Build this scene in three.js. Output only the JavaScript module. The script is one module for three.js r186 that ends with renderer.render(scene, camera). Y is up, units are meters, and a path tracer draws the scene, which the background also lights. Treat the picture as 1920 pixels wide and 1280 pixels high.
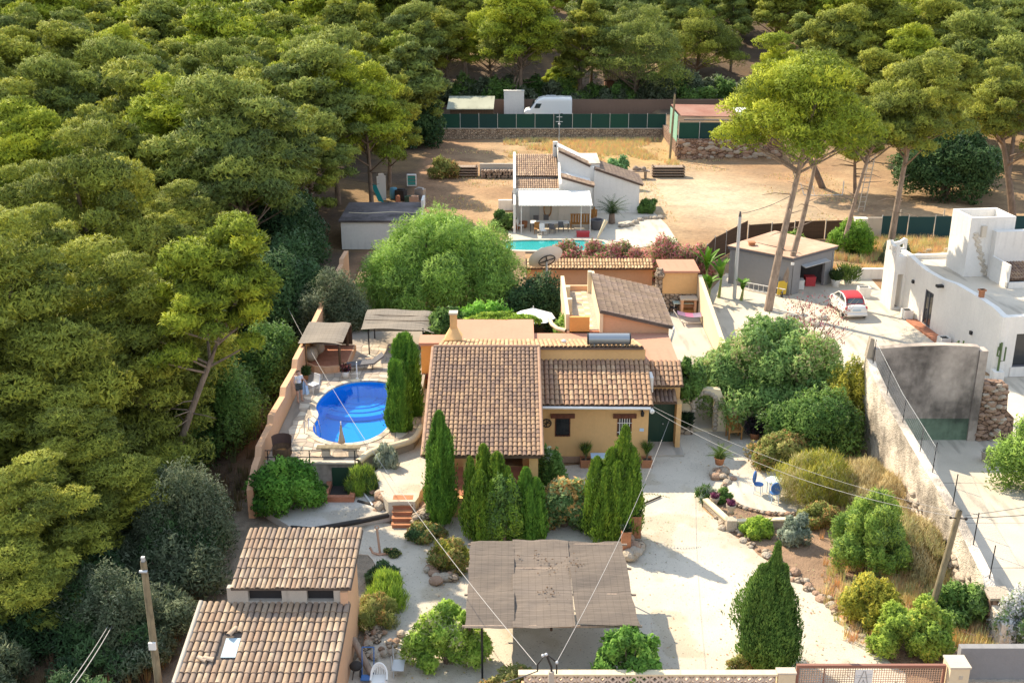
import * as THREE from 'three';
import { mergeGeometries } from 'three/addons/utils/BufferGeometryUtils.js';
import { MarchingCubes } from 'three/addons/objects/MarchingCubes.js';

// ---------------------------------------------------------------- camera, sky, sun, exposure
const scene = new THREE.Scene();
const EYE = 24, PITCH = 20.1 * Math.PI / 180, FOCAL = 2159;      // a drone 24 m above the drive, looking down 20 degrees; focal length in photo pixels
const camera = new THREE.PerspectiveCamera(2 * Math.atan(640 / FOCAL) * 180 / Math.PI, 1.5, 1, 2000);
camera.position.set(0, EYE, 0);
camera.rotation.x = -PITCH;
scene.add(camera);
const SUN = new THREE.Vector3(-0.74, 1, -0.74).normalize();      // behind and to the left, 44 degrees up
{ // a hazy summer sky: deep overhead, whitish towards the horizon and around the sun
  const W = 256, H = 128, d = new Float32Array(W * H * 4), top = [0.34, 0.44, 0.60], low = [0.78, 0.78, 0.76], earth = [0.34, 0.29, 0.23];
  for (let j = 0; j < H; j++) for (let i = 0; i < W; i++) {
    const el = ((j + 0.5) / H - 0.5) * Math.PI, az = ((i + 0.5) / W - 0.5) * 2 * Math.PI, y = Math.sin(el), c = Math.max(0, Math.cos(az) * Math.cos(el) * SUN.x + y * SUN.y + Math.sin(az) * Math.cos(el) * SUN.z), k = Math.pow(1 - Math.max(0, y), 2.2), halo = 0.35 * c ** 6 + 0.5 * c ** 40;
    for (let q = 0; q < 3; q++) d[(j * W + i) * 4 + q] = y < -0.01 ? earth[q] : top[q] + (low[q] - top[q]) * k + halo * [1, 0.95, 0.85][q];
    d[(j * W + i) * 4 + 3] = 1;
  }
  const t = new THREE.DataTexture(d, W, H, THREE.RGBAFormat, THREE.FloatType); t.mapping = THREE.EquirectangularReflectionMapping; t.magFilter = THREE.LinearFilter; t.needsUpdate = true;
  scene.background = t; scene.environment = t;
}
const sun = new THREE.DirectionalLight(0xffedcf, 4.4);
sun.name = 'sun';
sun.position.copy(SUN).multiplyScalar(200).add(new THREE.Vector3(0, 0, -70));
sun.target.position.set(0, 0, -70);
sun.castShadow = true;
sun.shadow.radius = 1;
sun.shadow.mapSize.set(4096, 4096);
Object.assign(sun.shadow.camera, { left: -120, right: 120, top: 120, bottom: -120, near: 1, far: 500 });
scene.add(sun, sun.target);
const renderer = new THREE.WebGLRenderer({ antialias: true });
renderer.toneMapping = THREE.LinearToneMapping;
renderer.toneMappingExposure = 1.95;
renderer.shadowMap.enabled = true;
// ---------------------------------------------------------------- helpers
function rng(seed) { let a = seed >>> 0; return () => { a = (a + 0x6D2B79F5) | 0; let t = Math.imul(a ^ (a >>> 15), 1 | a); t = (t + Math.imul(t ^ (t >>> 7), 61 | t)) ^ t; return ((t ^ (t >>> 14)) >>> 0) / 4294967296; }; }
const lerp = (a, b, t) => a + (b - a) * t, clamp = (x, a = 0, b = 1) => Math.min(b, Math.max(a, x));
const sstep = (a, b, x) => { const t = clamp((x - a) / (b - a)); return t * t * (3 - 2 * t); };
const v3 = (x, y, z) => new THREE.Vector3(x, y, z);
const CP = Math.cos(PITCH), SP = Math.sin(PITCH);
// survey: the point at height h that photo point (px, py) shows; the point it shows on the upright plane at depth z
function ray(px, py) { const x = (px - 960) / FOCAL, y = (640 - py) / FOCAL; return [x, y * CP - SP, -y * SP - CP]; }
function at(px, py, h = 0) { const d = ray(px, py), t = (h - EYE) / d[1]; return [d[0] * t, h, d[2] * t]; }
function up(px, py, z) { const d = ray(px, py), t = z / d[2]; return [d[0] * t, EYE + d[1] * t, z]; }

const hash2 = (x, y, s) => { let h = Math.imul(x, 374761393) ^ Math.imul(y, 668265263) ^ Math.imul(s, 2147483647 - 1013); h = Math.imul(h ^ (h >>> 13), 1274126177); return ((h ^ (h >>> 16)) >>> 0) / 4294967296; };
function vnoise(x, y, s = 1, per = 0) {
  let xi = Math.floor(x), yi = Math.floor(y); const fx = x - xi, fy = y - yi, u = fx * fx * (3 - 2 * fx), w = fy * fy * (3 - 2 * fy);
  const m = per ? (k) => ((k % per) + per) % per : (k) => k, h = (a, b) => hash2(m(a), m(b), s);
  return lerp(lerp(h(xi, yi), h(xi + 1, yi), u), lerp(h(xi, yi + 1), h(xi + 1, yi + 1), u), w);
}
function fbm(x, y, s = 1, oct = 4, per = 0) { let a = 0, f = 0.5, k = 0; for (let i = 0; i < oct; i++) { a += f * vnoise(x, y, s + i, per); k += f; x *= 2; y *= 2; per *= 2; f *= 0.5; } return a / k; }
const enc = (c) => { c = clamp(c); return Math.round(255 * (c <= 0.0031308 ? 12.92 * c : 1.055 * c ** (1 / 2.4) - 0.055)); };
// a tiling texture, size metres across; fn(u, v) in 0..1 returns a grey or an rgb in linear light
function tex(n, metres, fn, data = false) {
  const d = new Uint8Array(n * n * 4);
  for (let j = 0; j < n; j++) for (let i = 0; i < n; i++) {
    let c = fn((i + 0.5) / n, (j + 0.5) / n); if (typeof c === 'number') c = [c, c, c];
    const o = (j * n + i) * 4; for (let k = 0; k < 3; k++) d[o + k] = data ? Math.round(255 * clamp(c[k])) : enc(c[k]); d[o + 3] = 255;
  }
  const t = new THREE.DataTexture(d, n, n, THREE.RGBAFormat);
  t.wrapS = t.wrapT = THREE.RepeatWrapping; t.magFilter = THREE.LinearFilter; t.minFilter = THREE.LinearMipmapLinearFilter; t.generateMipmaps = true;
  if (!data) t.colorSpace = THREE.SRGBColorSpace;
  t.repeat.set(1 / metres, 1 / metres); t.needsUpdate = true; return t;
}
const P = (f) => f;
const sp = (u, v, n, s) => hash2(Math.floor(u * n), Math.floor(v * n), s);          // one value per grain
const TX = {
  gravel: tex(1024, 13, (u, v) => { const a = fbm(u * 5, v * 5, 3, 5, 5), b = sp(u, v, 512, 5), c = sp(u, v, 256, 9), d = fbm(u * 18, v * 18, 4, 3, 18), e = sstep(0.56, 0.7, fbm(u * 9, v * 9, 8, 4, 9)); return [1, 0.985 - 0.03 * e, 0.965 - 0.09 * e].map((k) => k * clamp(0.70 + 0.34 * a + 0.12 * (b - 0.5) - 0.13 * e + 0.16 * (d - 0.5) + (c > 0.975 ? -0.25 : 0))); }),
  gravelH: tex(512, 5, (u, v) => sp(u, v, 200, 5) * 0.6 + 0.4 * fbm(u * 24, v * 24, 6, 3, 24), true),
  soil: tex(512, 9, (u, v) => { const a = fbm(u * 5, v * 5, 31, 5, 5), b = sp(u, v, 256, 15), c = fbm(u * 40, v * 40, 12, 2, 40); return [1, 0.97, 0.92].map((k) => k * clamp(0.55 + 0.38 * a + 0.3 * (c - 0.5) + 0.22 * (b - 0.5))); }),
  soilH: tex(512, 9, (u, v) => 0.6 * fbm(u * 30, v * 30, 12, 4, 30) + 0.4 * sp(u, v, 256, 15), true),
  stucco: tex(512, 6, (u, v) => { const a = fbm(u * 4, v * 4, 51, 5, 4), b = fbm(u * 50, v * 50, 52, 2, 50), st = fbm(u * 22, v * 2, 53, 3, 2); return [1, 0.99, 0.975].map((k) => k * clamp(0.82 + 0.16 * a + 0.07 * (b - 0.5) - 0.06 * sstep(0.58, 0.8, st))); }),
  stuccoH: tex(256, 2, (u, v) => fbm(u * 32, v * 32, 55, 3, 32), true),
  concrete: tex(512, 7, (u, v) => { const a = fbm(u * 5, v * 5, 61, 5, 5), b = fbm(u * 14, v * 3, 62, 4, 3), c = sp(u, v, 256, 63); return [1, 0.985, 0.955].map((k) => k * clamp(0.70 + 0.26 * a - 0.22 * sstep(0.5, 0.75, b) + 0.08 * (c - 0.5))); }),
  grime: tex(512, 8, (u, v) => { const a = fbm(u * 6, v * 6, 71, 5, 6), b = fbm(u * 20, v * 5, 72, 4, 5), c = fbm(u * 40, v * 40, 73, 3, 40); const d = clamp(0.62 + 1.0 * (a - 0.5) - 0.16 * sstep(0.5, 0.75, b) + 0.3 * (c - 0.5), 0.22, 1); return [d, d * 0.95, d * 0.9]; }),
  tile: tex(256, 1.3, (u, v) => { const a = fbm(u * 5, v * 5, 81, 4, 5), b = fbm(u * 26, v * 26, 82, 2, 26); return [1, 0.97 + 0.03 * a, 0.93 + 0.07 * a].map((k) => k * clamp(0.66 + 0.34 * a + 0.22 * (b - 0.5) - 0.25 * sstep(0.66, 0.8, b))); }),
  reed: tex(512, 2.4, (u, v) => { const r = hash2(7, Math.floor(v * 128), 91), a = fbm(u * 6, v * 40, 92, 3, 6), s = Math.abs((u * 10) % 1 - 0.5) > 0.46 ? 0.8 : 1; return [1, 0.955, 0.9].map((k) => k * s * clamp(0.55 + 0.35 * r + 0.25 * (a - 0.5))); }),
  reedH: tex(512, 2.4, (u, v) => Math.abs(Math.sin(v * 128 * Math.PI)) * 0.6 + 0.4 * hash2(7, Math.floor(v * 128), 91), true),
  bark: tex(256, 1.5, (u, v) => { const a = fbm(u * 24, v * 5, 95, 4, 5), b = fbm(u * 6, v * 6, 96, 3, 6); return [1, 0.93, 0.86].map((k) => k * clamp(0.35 + 0.65 * a + 0.3 * (b - 0.5))); }),
  rust: tex(512, 6, (u, v) => { const a = fbm(u * 3, v * 3, 97, 5, 3), b = fbm(u * 26, v * 26, 98, 3, 26); return [0.95 + 0.1 * a, 0.72 + 0.5 * (a - 0.4), 0.62 + 0.6 * (a - 0.4)].map((k) => clamp(k * (0.72 + 0.3 * a + 0.25 * (b - 0.5)))); }),
};
function vor(u, v, n, s) {                                              // tiling cells: [edge distance, id]
  const x = u * n, y = v * n, xi = Math.floor(x), yi = Math.floor(y); let d1 = 9, d2 = 9, id = 0;
  for (let j = -1; j < 2; j++) for (let i = -1; i < 2; i++) { const cx = ((xi + i) % n + n) % n, cy = ((yi + j) % n + n) % n, h = hash2(cx, cy, s); const px = xi + i + 0.15 + 0.7 * h, py = yi + j + 0.15 + 0.7 * hash2(cx, cy, s + 1), d = Math.hypot((px - x) * 0.8, (py - y) * 1.25); if (d < d1) { d2 = d1; d1 = d; id = h; } else if (d < d2) d2 = d; }
  return [d2 - d1, id];
}
TX.rubble = tex(512, 4, (u, v) => { const [e, id] = vor(u, v, 15, 5), a = fbm(u * 30, v * 30, 7, 3, 30), k = sstep(0.02, 0.2, e) * 0.75 + 0.25; return [1, 0.93 + 0.07 * id, 0.86 + 0.1 * id].map((c) => c * clamp(k * (0.5 + 0.42 * id) + 0.2 * (a - 0.5))); });
TX.rubbleH = tex(512, 4, (u, v) => { const [e, id] = vor(u, v, 15, 5); return clamp(sstep(0, 0.3, e) * (0.6 + 0.4 * id)); }, true);

const lin = (r, g, b) => new THREE.Color().setRGB(r, g, b);
function mat(c, o = {}) { const { metres, ...r } = o; const m = new THREE.MeshStandardMaterial({ color: lin(...c), roughness: 0.9, ...r }); return m; }
const M = {
  ochre: mat([0.76, 0.475, 0.215], { map: TX.stucco, bumpMap: TX.stuccoH, bumpScale: 0.006 }),
  orange: mat([0.78, 0.38, 0.11], { map: TX.stucco, bumpMap: TX.stuccoH, bumpScale: 0.006 }),
  peach: mat([0.72, 0.43, 0.26], { map: TX.stucco, bumpMap: TX.stuccoH, bumpScale: 0.006 }),
  cream: mat([0.78, 0.66, 0.46], { map: TX.stucco, bumpMap: TX.stuccoH, bumpScale: 0.006 }),
  white: mat([0.82, 0.80, 0.76], { map: TX.stucco, bumpMap: TX.stuccoH, bumpScale: 0.008 }),
  roofPaint: mat([0.54, 0.275, 0.185], { map: TX.stucco, bumpMap: TX.stuccoH, bumpScale: 0.004 }),
  verge: mat([0.46, 0.29, 0.20], { map: TX.tile }),
  redTile: mat([0.46, 0.19, 0.11], { map: TX.tile }),
  pan: mat([0.15, 0.10, 0.075], { map: TX.tile, roughness: 1 }),
  panGrey: mat([0.14, 0.115, 0.10], { map: TX.tile, roughness: 1 }),
  tile: new THREE.MeshStandardMaterial({ vertexColors: true, roughness: 0.88, map: TX.tile }),
  oldTile: mat([0.26, 0.18, 0.125], { map: TX.tile, bumpMap: TX.soilH, bumpScale: 0.03 }),
  gravel: mat([0.60, 0.545, 0.46], { map: TX.gravel, bumpMap: TX.gravelH, bumpScale: 0.012, roughness: 1 }),
  gravelGrey: mat([0.56, 0.53, 0.49], { map: TX.gravel, bumpMap: TX.gravelH, bumpScale: 0.012, roughness: 1 }),
  concrete: mat([0.55, 0.50, 0.44], { map: TX.concrete, bumpMap: TX.stuccoH, bumpScale: 0.004 }),
  paleConcrete: mat([0.66, 0.595, 0.50], { map: TX.concrete, bumpMap: TX.stuccoH, bumpScale: 0.004 }),
  grime: mat([0.52, 0.465, 0.42], { map: TX.grime, bumpMap: TX.stuccoH, bumpScale: 0.01 }),
  rubble: mat([0.50, 0.40, 0.31], { map: TX.rubble, bumpMap: TX.rubbleH, bumpScale: 0.06 }),
  rubbleRed: mat([0.40, 0.26, 0.19], { map: TX.rubble, bumpMap: TX.rubbleH, bumpScale: 0.06 }),
  reed: mat([0.20, 0.172, 0.153], { map: TX.reed, bumpMap: TX.reedH, bumpScale: 0.012, roughness: 1, side: THREE.DoubleSide }),
  thatch: mat([0.33, 0.30, 0.265], { map: TX.reed, bumpMap: TX.reedH, bumpScale: 0.012, roughness: 1, side: THREE.DoubleSide }),
  wood: mat([0.16, 0.10, 0.06], { map: TX.bark }),
  poleWood: mat([0.34, 0.30, 0.20], { map: TX.bark }),
  teak: mat([0.52, 0.27, 0.08], { map: TX.bark }),
  bark: mat([0.30, 0.235, 0.19], { map: TX.bark, bumpMap: TX.bark, bumpScale: 0.02 }),
  barkPale: mat([0.44, 0.36, 0.30], { map: TX.bark, bumpMap: TX.bark, bumpScale: 0.02 }),
  darkGrey: mat([0.13, 0.13, 0.145], { map: TX.stucco }),
  midGrey: mat([0.27, 0.27, 0.28], { map: TX.stucco, bumpMap: TX.stuccoH, bumpScale: 0.006 }),
  rust: mat([0.52, 0.42, 0.33], { map: TX.rust }),
  black: mat([0.015, 0.015, 0.018], { roughness: 0.6 }),
  dark: mat([0.03, 0.026, 0.024], { roughness: 0.8 }),
  iron: mat([0.035, 0.035, 0.04], { roughness: 0.5, metalness: 0.6 }),
  steel: mat([0.55, 0.56, 0.58], { roughness: 0.35, metalness: 0.8 }),
  galv: mat([0.50, 0.52, 0.54], { roughness: 0.5, metalness: 0.35 }),
  plasticWhite: mat([0.78, 0.77, 0.74], { roughness: 0.45 }),
  greenDoor: mat([0.012, 0.05, 0.03], { roughness: 0.45 }),
  greenNet: mat([0.012, 0.075, 0.06], { roughness: 1, side: THREE.DoubleSide }),
  brownNet: mat([0.12, 0.075, 0.05], { roughness: 1, map: TX.reed }),
  lintel: mat([0.20, 0.075, 0.045], { map: TX.bark }),
  glass: new THREE.MeshPhysicalMaterial({ color: lin(0.03, 0.035, 0.04), roughness: 0.06, metalness: 0, specularIntensity: 1 }),
  terracotta: mat([0.50, 0.22, 0.11], { map: TX.tile }),
  stone: mat([0.50, 0.43, 0.35], { map: TX.concrete, bumpMap: TX.soilH, bumpScale: 0.05 }),
  stoneRed: mat([0.42, 0.28, 0.20], { map: TX.concrete, bumpMap: TX.soilH, bumpScale: 0.05 }),
  blue: mat([0.05, 0.16, 0.42], { roughness: 0.5 }),
  paleBlue: mat([0.45, 0.60, 0.78], { roughness: 0.7, side: THREE.DoubleSide }),
  red: mat([0.45, 0.04, 0.05], { roughness: 0.7 }),
  pink: mat([0.55, 0.10, 0.22], { roughness: 0.8 }),
};

// geometry -------------------------------------------------------
function prep(g) { if (g.index) g = g.toNonIndexed(); for (const k of Object.keys(g.attributes)) if (!['position', 'normal', 'color'].includes(k)) g.deleteAttribute(k); return g; }
function uvm(g) {                                                       // uv in metres, each face on the plane it lies in most
  const p = g.attributes.position, n = p.count, u = new Float32Array(n * 2), a = v3(), b = v3(), c = v3();
  for (let i = 0; i < n; i += 3) {
    a.fromBufferAttribute(p, i); b.fromBufferAttribute(p, i + 1); c.fromBufferAttribute(p, i + 2);
    const nn = b.clone().sub(a).cross(c.clone().sub(a)), ax = Math.abs(nn.x), ay = Math.abs(nn.y), az = Math.abs(nn.z);
    [a, b, c].forEach((q, k) => { const o = (i + k) * 2; if (ay >= ax && ay >= az) { u[o] = q.x; u[o + 1] = q.z; } else if (ax >= az) { u[o] = q.z; u[o + 1] = q.y; } else { u[o] = q.x; u[o + 1] = q.y; } });
  }
  g.setAttribute('uv', new THREE.BufferAttribute(u, 2)); return g;
}
function merge(list) { list = [].concat(list).map(prep); const anyC = list.some((g) => g.attributes.color); if (anyC) for (const g of list) if (!g.attributes.color) g.setAttribute('color', new THREE.BufferAttribute(new Float32Array(g.attributes.position.count * 3).fill(1), 3)); for (const g of list) if (!g.attributes.normal) g.computeVertexNormals(); return list.length > 1 ? mergeGeometries(list) : list[0]; }
function bx(x0, x1, y0, y1, z0, z1) { const g = new THREE.BoxGeometry(Math.abs(x1 - x0), Math.abs(y1 - y0), Math.abs(z1 - z0)); g.translate((x0 + x1) / 2, (y0 + y1) / 2, (z0 + z1) / 2); return g; }
function tube(pts, r, seg = 6, r2 = r) {                                // tapered pipe through points, closed ends
  pts = pts.map((p) => Array.isArray(p) ? v3(...p) : p); const g = [], pos = [], nor = [], idx = [], n = pts.length;
  for (let i = 0; i < n; i++) {
    const t = (i ? (i < n - 1 ? pts[i + 1].clone().sub(pts[i - 1]) : pts[i].clone().sub(pts[i - 1])) : pts[1].clone().sub(pts[0])).normalize();
    const s = v3().crossVectors(t, Math.abs(t.y) < 0.9 ? v3(0, 1, 0) : v3(1, 0, 0)).normalize(), w = v3().crossVectors(t, s), rr = lerp(r, r2, i / (n - 1));
    for (let k = 0; k < seg; k++) { const a = k / seg * 2 * Math.PI, d = s.clone().multiplyScalar(Math.cos(a)).addScaledVector(w, Math.sin(a)); nor.push(d.x, d.y, d.z); d.multiplyScalar(rr).add(pts[i]); pos.push(d.x, d.y, d.z); }
  }
  for (let i = 0; i < n - 1; i++) for (let k = 0; k < seg; k++) { const a = i * seg + k, b = i * seg + (k + 1) % seg; idx.push(a, b, a + seg, b, b + seg, a + seg); }
  for (let k = 1; k < seg - 1; k++) { idx.push(0, k + 1, k); const o = (n - 1) * seg; idx.push(o, o + k, o + k + 1); }
  const q = new THREE.BufferGeometry(); q.setAttribute('position', new THREE.Float32BufferAttribute(pos, 3)); q.setAttribute('normal', new THREE.Float32BufferAttribute(nor, 3)); q.setIndex(idx); return q;
}
function lathe(prof, seg = 16, x = 0, y = 0, z = 0) { const g = new THREE.LatheGeometry(prof.map((p) => new THREE.Vector2(p[0], p[1])), seg); g.translate(x, y, z); return g; }
function prism(pts, y0, y1, holes = []) {                               // upright prism over a ground outline of [x, z]
  const s = new THREE.Shape(pts.map((p) => new THREE.Vector2(p[0], -p[1])));
  for (const h of holes) s.holes.push(new THREE.Path(h.map((p) => new THREE.Vector2(p[0], -p[1]))));
  const g = new THREE.ExtrudeGeometry(s, { depth: y1 - y0, bevelEnabled: false }); g.rotateX(-Math.PI / 2); g.translate(0, y0, 0); return g;
}
function facade(pts, z, thick, holes = []) {                            // wall seen from the front: outline of [x, y], its outer face at z, going back
  const s = new THREE.Shape(pts.map((p) => new THREE.Vector2(p[0], p[1])));
  for (const h of holes) s.holes.push(new THREE.Path(h.map((p) => new THREE.Vector2(p[0], p[1]))));
  const g = new THREE.ExtrudeGeometry(s, { depth: thick, bevelEnabled: false }); g.translate(0, 0, z - thick); return g;
}
function side(pts, x, thick) {                                          // wall seen from the side: outline of [z, y], from x to x + thick
  const s = new THREE.Shape(pts.map((p) => new THREE.Vector2(p[0], p[1]))), g = new THREE.ExtrudeGeometry(s, { depth: thick, bevelEnabled: false });
  g.rotateY(-Math.PI / 2); g.translate(x + thick, 0, 0); return g;
}
const rect = (x0, x1, y0, y1) => [[x0, y0], [x1, y0], [x1, y1], [x0, y1]];
function blob(r, seed, sx = 1, sy = 1, sz = 1, det = 1) {               // a rough stone
  const g = new THREE.IcosahedronGeometry(r, det), p = g.attributes.position;
  for (let i = 0; i < p.count; i++) { const x = p.getX(i), y = p.getY(i), z = p.getZ(i), k = 0.72 + 0.5 * vnoise(x / r * 1.4 + 9 + seed, y / r * 1.4 + z / r * 1.1 + 9, seed); p.setXYZ(i, x * k * sx, y * k * sy, z * k * sz); }
  g.computeVertexNormals(); return g;
}
function ball(r, x = 0, y = 0, z = 0, sy = 1, seg = 12) { const g = new THREE.SphereGeometry(r, seg, Math.max(6, seg * 0.6 | 0)); g.scale(1, sy, 1); g.translate(x, y, z); return g; }
function cyl(r0, r1, h, x, y, z, seg = 12) { const g = new THREE.CylinderGeometry(r1, r0, h, seg); g.translate(x, y + h / 2, z); return g; }

// scene graph ----------------------------------------------------
const used = {}, BASE = new WeakMap();
function numbered(n) { const k = used[n] = (used[n] ?? -1) + 1; return k ? `${n}_${String(k).padStart(3, '0')}` : n; }
function info(o, label, category, group, kind) { o.userData = {}; if (label) o.userData.label = label; if (category) o.userData.category = category; if (group) o.userData.group = group; if (kind) o.userData.kind = kind; return o; }
function thing(name, label, category, base = [0, 0, 0], group, turn = 0) { const o = new THREE.Group(); o.name = numbered(name); o.position.set(...base); o.rotation.y = turn; info(o, label, category, group); BASE.set(o, base); scene.add(o); return o; }
function shade(o) { o.castShadow = o.receiveShadow = true; return o; }
// a part from shapes in world metres (own = true: in the thing's own axes)
function part(name, geos, m, parent, own = false, label, kind) {
  const g = merge(geos), b = BASE.get(parent); if (!own && b) g.translate(-b[0], -b[1], -b[2]);
  const o = shade(new THREE.Mesh(m.map || m.bumpMap ? uvm(g) : g, m)); o.name = name; BASE.set(o, own ? null : b); if (label) o.userData.label = label; if (kind) o.userData.kind = kind; parent.add(o); return o;
}
function single(name, geos, m, base, label, category, group, kind, turn = 0) {  // a thing that is one mesh, shapes in its own axes
  const g = merge(geos), o = shade(new THREE.Mesh(m.map || m.bumpMap ? uvm(g) : g, m)); o.name = numbered(name); o.position.set(...base); o.rotation.y = turn; info(o, label, category, group, kind); scene.add(o); return o;
}
function struct(name, geos, m, label) { const o = single(name, geos, m, [0, 0, 0], label, null, null, 'structure'); return o; }
function copy(src, name, base, label, turn = 0, s = 1) { const o = src.clone(); o.name = numbered(name); o.position.set(...base); o.rotation.y = turn; if (s.length) o.scale.set(...s); else o.scale.setScalar(s); o.userData = { ...src.userData }; if (label) o.userData.label = label; scene.add(o); return o; }
const hide = (src) => { scene.remove(src); used[src.name.replace(/_\d{3}$/, '')]--; return src; };   // a model that is only copied
// ---------------------------------------------------------------- the ground
const GY = -0.03;                                                       // bare soil lies a little under the laid surfaces
function hillAt(x, z) {
  let h = GY;
  const rise = sstep(-134.3, -134.9, z) * (1 - sstep(17.6, 18.2, x)) * 1.2 + sstep(-122.2, -122.8, z) * sstep(17.6, 18.2, x) * (1 - sstep(29.4, 33, x)) * 1.9 + sstep(29.4, 33, x) * sstep(-112, -135, z) * 1.5 * 0.9;
  h += rise;
  const d = Math.max(0, -z - 158); h += d * 0.115 + 0.00035 * d * d;
  const wild = Math.max(sstep(-12.6, -18, x), sstep(-136, -150, z), sstep(34, 42, x) * sstep(-60, -100, z));
  h += wild * ((fbm(x * 0.09 + 40, z * 0.09 + 40, 21, 3) - 0.5) * 1.6) + sstep(-20, -70, x) * 3.5 * sstep(-60, -120, z);
  h += (fbm(x * 0.5 + 7, z * 0.5, 23, 2) - 0.5) * 0.06 * wild;
  return h;
}
function groundColor(x, z) {
  const n = fbm(x * 0.16 + 3, z * 0.16, 24, 4), n2 = fbm(x * 0.6, z * 0.6 + 5, 25, 3);
  const mix = (a, b, t) => a.map((k, i) => lerp(k, b[i], clamp(t)));
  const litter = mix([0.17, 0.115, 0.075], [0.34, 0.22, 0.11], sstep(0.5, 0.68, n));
  let field = mix([0.62, 0.43, 0.25], [0.50, 0.31, 0.17], sstep(0.4, 0.65, n));
  const track = Math.exp(-(((x - 19 - (z + 104) * 0.25) / 8) ** 2) - ((z + 104) / 11) ** 2);
  field = mix(field, [0.82, 0.70, 0.52], clamp(track * 1.1 - 0.3 * (n2 - 0.4)));
  const straw = sstep(-116, -121, z) * sstep(-2, 6, x) * (1 - sstep(16.5, 18.5, x)) + 0.7 * sstep(24, 30, x) * sstep(-78, -84, z) * (1 - sstep(-90, -97, z));
  field = mix(field, [0.64, 0.44, 0.19], clamp(straw) * (0.2 + 1.1 * n2));
  field = mix(field, [0.42, 0.23, 0.13], sstep(0, -9, x) * 0.8);
  let c = field;
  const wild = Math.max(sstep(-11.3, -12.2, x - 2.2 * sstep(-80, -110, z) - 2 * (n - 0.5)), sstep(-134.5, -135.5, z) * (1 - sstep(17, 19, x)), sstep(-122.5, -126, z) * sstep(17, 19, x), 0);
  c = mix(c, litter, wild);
  c = mix(c, mix([0.36, 0.22, 0.13], [0.55, 0.38, 0.2], n2), sstep(33, 40, x) * sstep(-98, -104, z) * (1 - sstep(-128, -134, z)));
  if (z > -56 && x > 8.5 && x < 18) c = mix([0.46, 0.31, 0.21], [0.60, 0.42, 0.20], sstep(0.42, 0.62, n));
  if (z > -45 && x < -4 && x > -12) c = mix([0.34, 0.27, 0.2], [0.5, 0.42, 0.33], n2);
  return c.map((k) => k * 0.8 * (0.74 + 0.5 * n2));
}
{
  const xs = [], zs = [];
  for (let x = -190; x < -46; x += 4) xs.push(x); for (let x = -46; x < 66; x += 0.8) xs.push(x); for (let x = 66; x <= 230; x += 4) xs.push(x);
  for (let z = 6; z > -28; z -= 4) zs.push(z); for (let z = -28; z > -170; z -= 0.7) zs.push(z); for (let z = -170; z >= -520; z -= 5) zs.push(z);
  const pos = [], col = [], idx = [], uv = [], W = xs.length;
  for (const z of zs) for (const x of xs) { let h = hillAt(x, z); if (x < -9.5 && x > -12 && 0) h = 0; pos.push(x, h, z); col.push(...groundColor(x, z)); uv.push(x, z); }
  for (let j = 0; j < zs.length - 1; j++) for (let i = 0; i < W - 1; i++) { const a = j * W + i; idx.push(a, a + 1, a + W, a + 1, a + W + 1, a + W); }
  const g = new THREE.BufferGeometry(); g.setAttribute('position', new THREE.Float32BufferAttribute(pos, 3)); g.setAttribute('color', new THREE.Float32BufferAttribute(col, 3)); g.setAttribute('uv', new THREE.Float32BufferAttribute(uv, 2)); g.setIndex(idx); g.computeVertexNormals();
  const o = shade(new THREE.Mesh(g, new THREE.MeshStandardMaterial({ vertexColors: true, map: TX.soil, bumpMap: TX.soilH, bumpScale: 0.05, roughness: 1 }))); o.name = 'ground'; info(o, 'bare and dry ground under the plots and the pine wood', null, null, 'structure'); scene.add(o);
}
// laid surfaces, each a thin sheet over the soil
const px = (list, h = 0) => list.map(([a, b]) => { const p = at(a, b, h); return [p[0], p[2]]; });
const wob = (pts, seed, amp, step = 0.5) => { const out = []; for (let i = 0; i < pts.length; i++) { const a = pts[i], b = pts[(i + 1) % pts.length], L = Math.hypot(b[0] - a[0], b[1] - a[1]), n = Math.max(1, Math.round(L / step)); for (let k = 0; k < n; k++) { const t = k / n, q = amp * (vnoise(i * 7 + k * 0.7, seed, seed) - 0.5) * 2; out.push([lerp(a[0], b[0], t) - (b[1] - a[1]) / L * q, lerp(a[1], b[1], t) + (b[0] - a[0]) / L * q]); } } return out; };
struct('driveway', prism(wob(px([[640, 1280], [690, 1200], [735, 1150], [730, 1090], [690, 1040], [560, 1030], [560, 985], [700, 975], [735, 985], [800, 985], [860, 930], [1000, 930], [1010, 880], [1225, 850], [1225, 815], [1300, 812], [1345, 790], [1460, 800], [1470, 860], [1520, 900], [1400, 930], [1325, 925], [1318, 950], [1385, 1010], [1440, 1050], [1520, 1110], [1600, 1180], [1700, 1262], [1700, 1330], [640, 1330]]), 3, 0.12), -0.06, 0), M.gravel, 'pale cream gravel drive sweeping from the gate to the yellow house');
struct('neighbour_driveway', prism([[11.9, -60], [12.5, -73], [15.5, -80], [19, -76], [23, -79], [25.6, -78.5], [25.4, -72], [26.6, -60], [25, -52.2], [17.6, -52.2]], -0.06, 0.004), M.paleConcrete, 'pale paved yard around the parked car');
struct('court_floor', prism([[17.5, -31], [17.4, -51.4], [24, -51.6], [25.5, -60], [44, -60], [44, -31]], -0.06, -0.002), M.paleConcrete, 'pale concrete floor of the old ball court and yard beside it');
for (const z of [-46.9, -43.2, -39.6, -36.2]) struct('floor_joint', bx(18, 33, -0.003, 0.002, z - 0.02, z + 0.02), M.grime, 'thin dark joint line across the concrete court floor');
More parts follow.
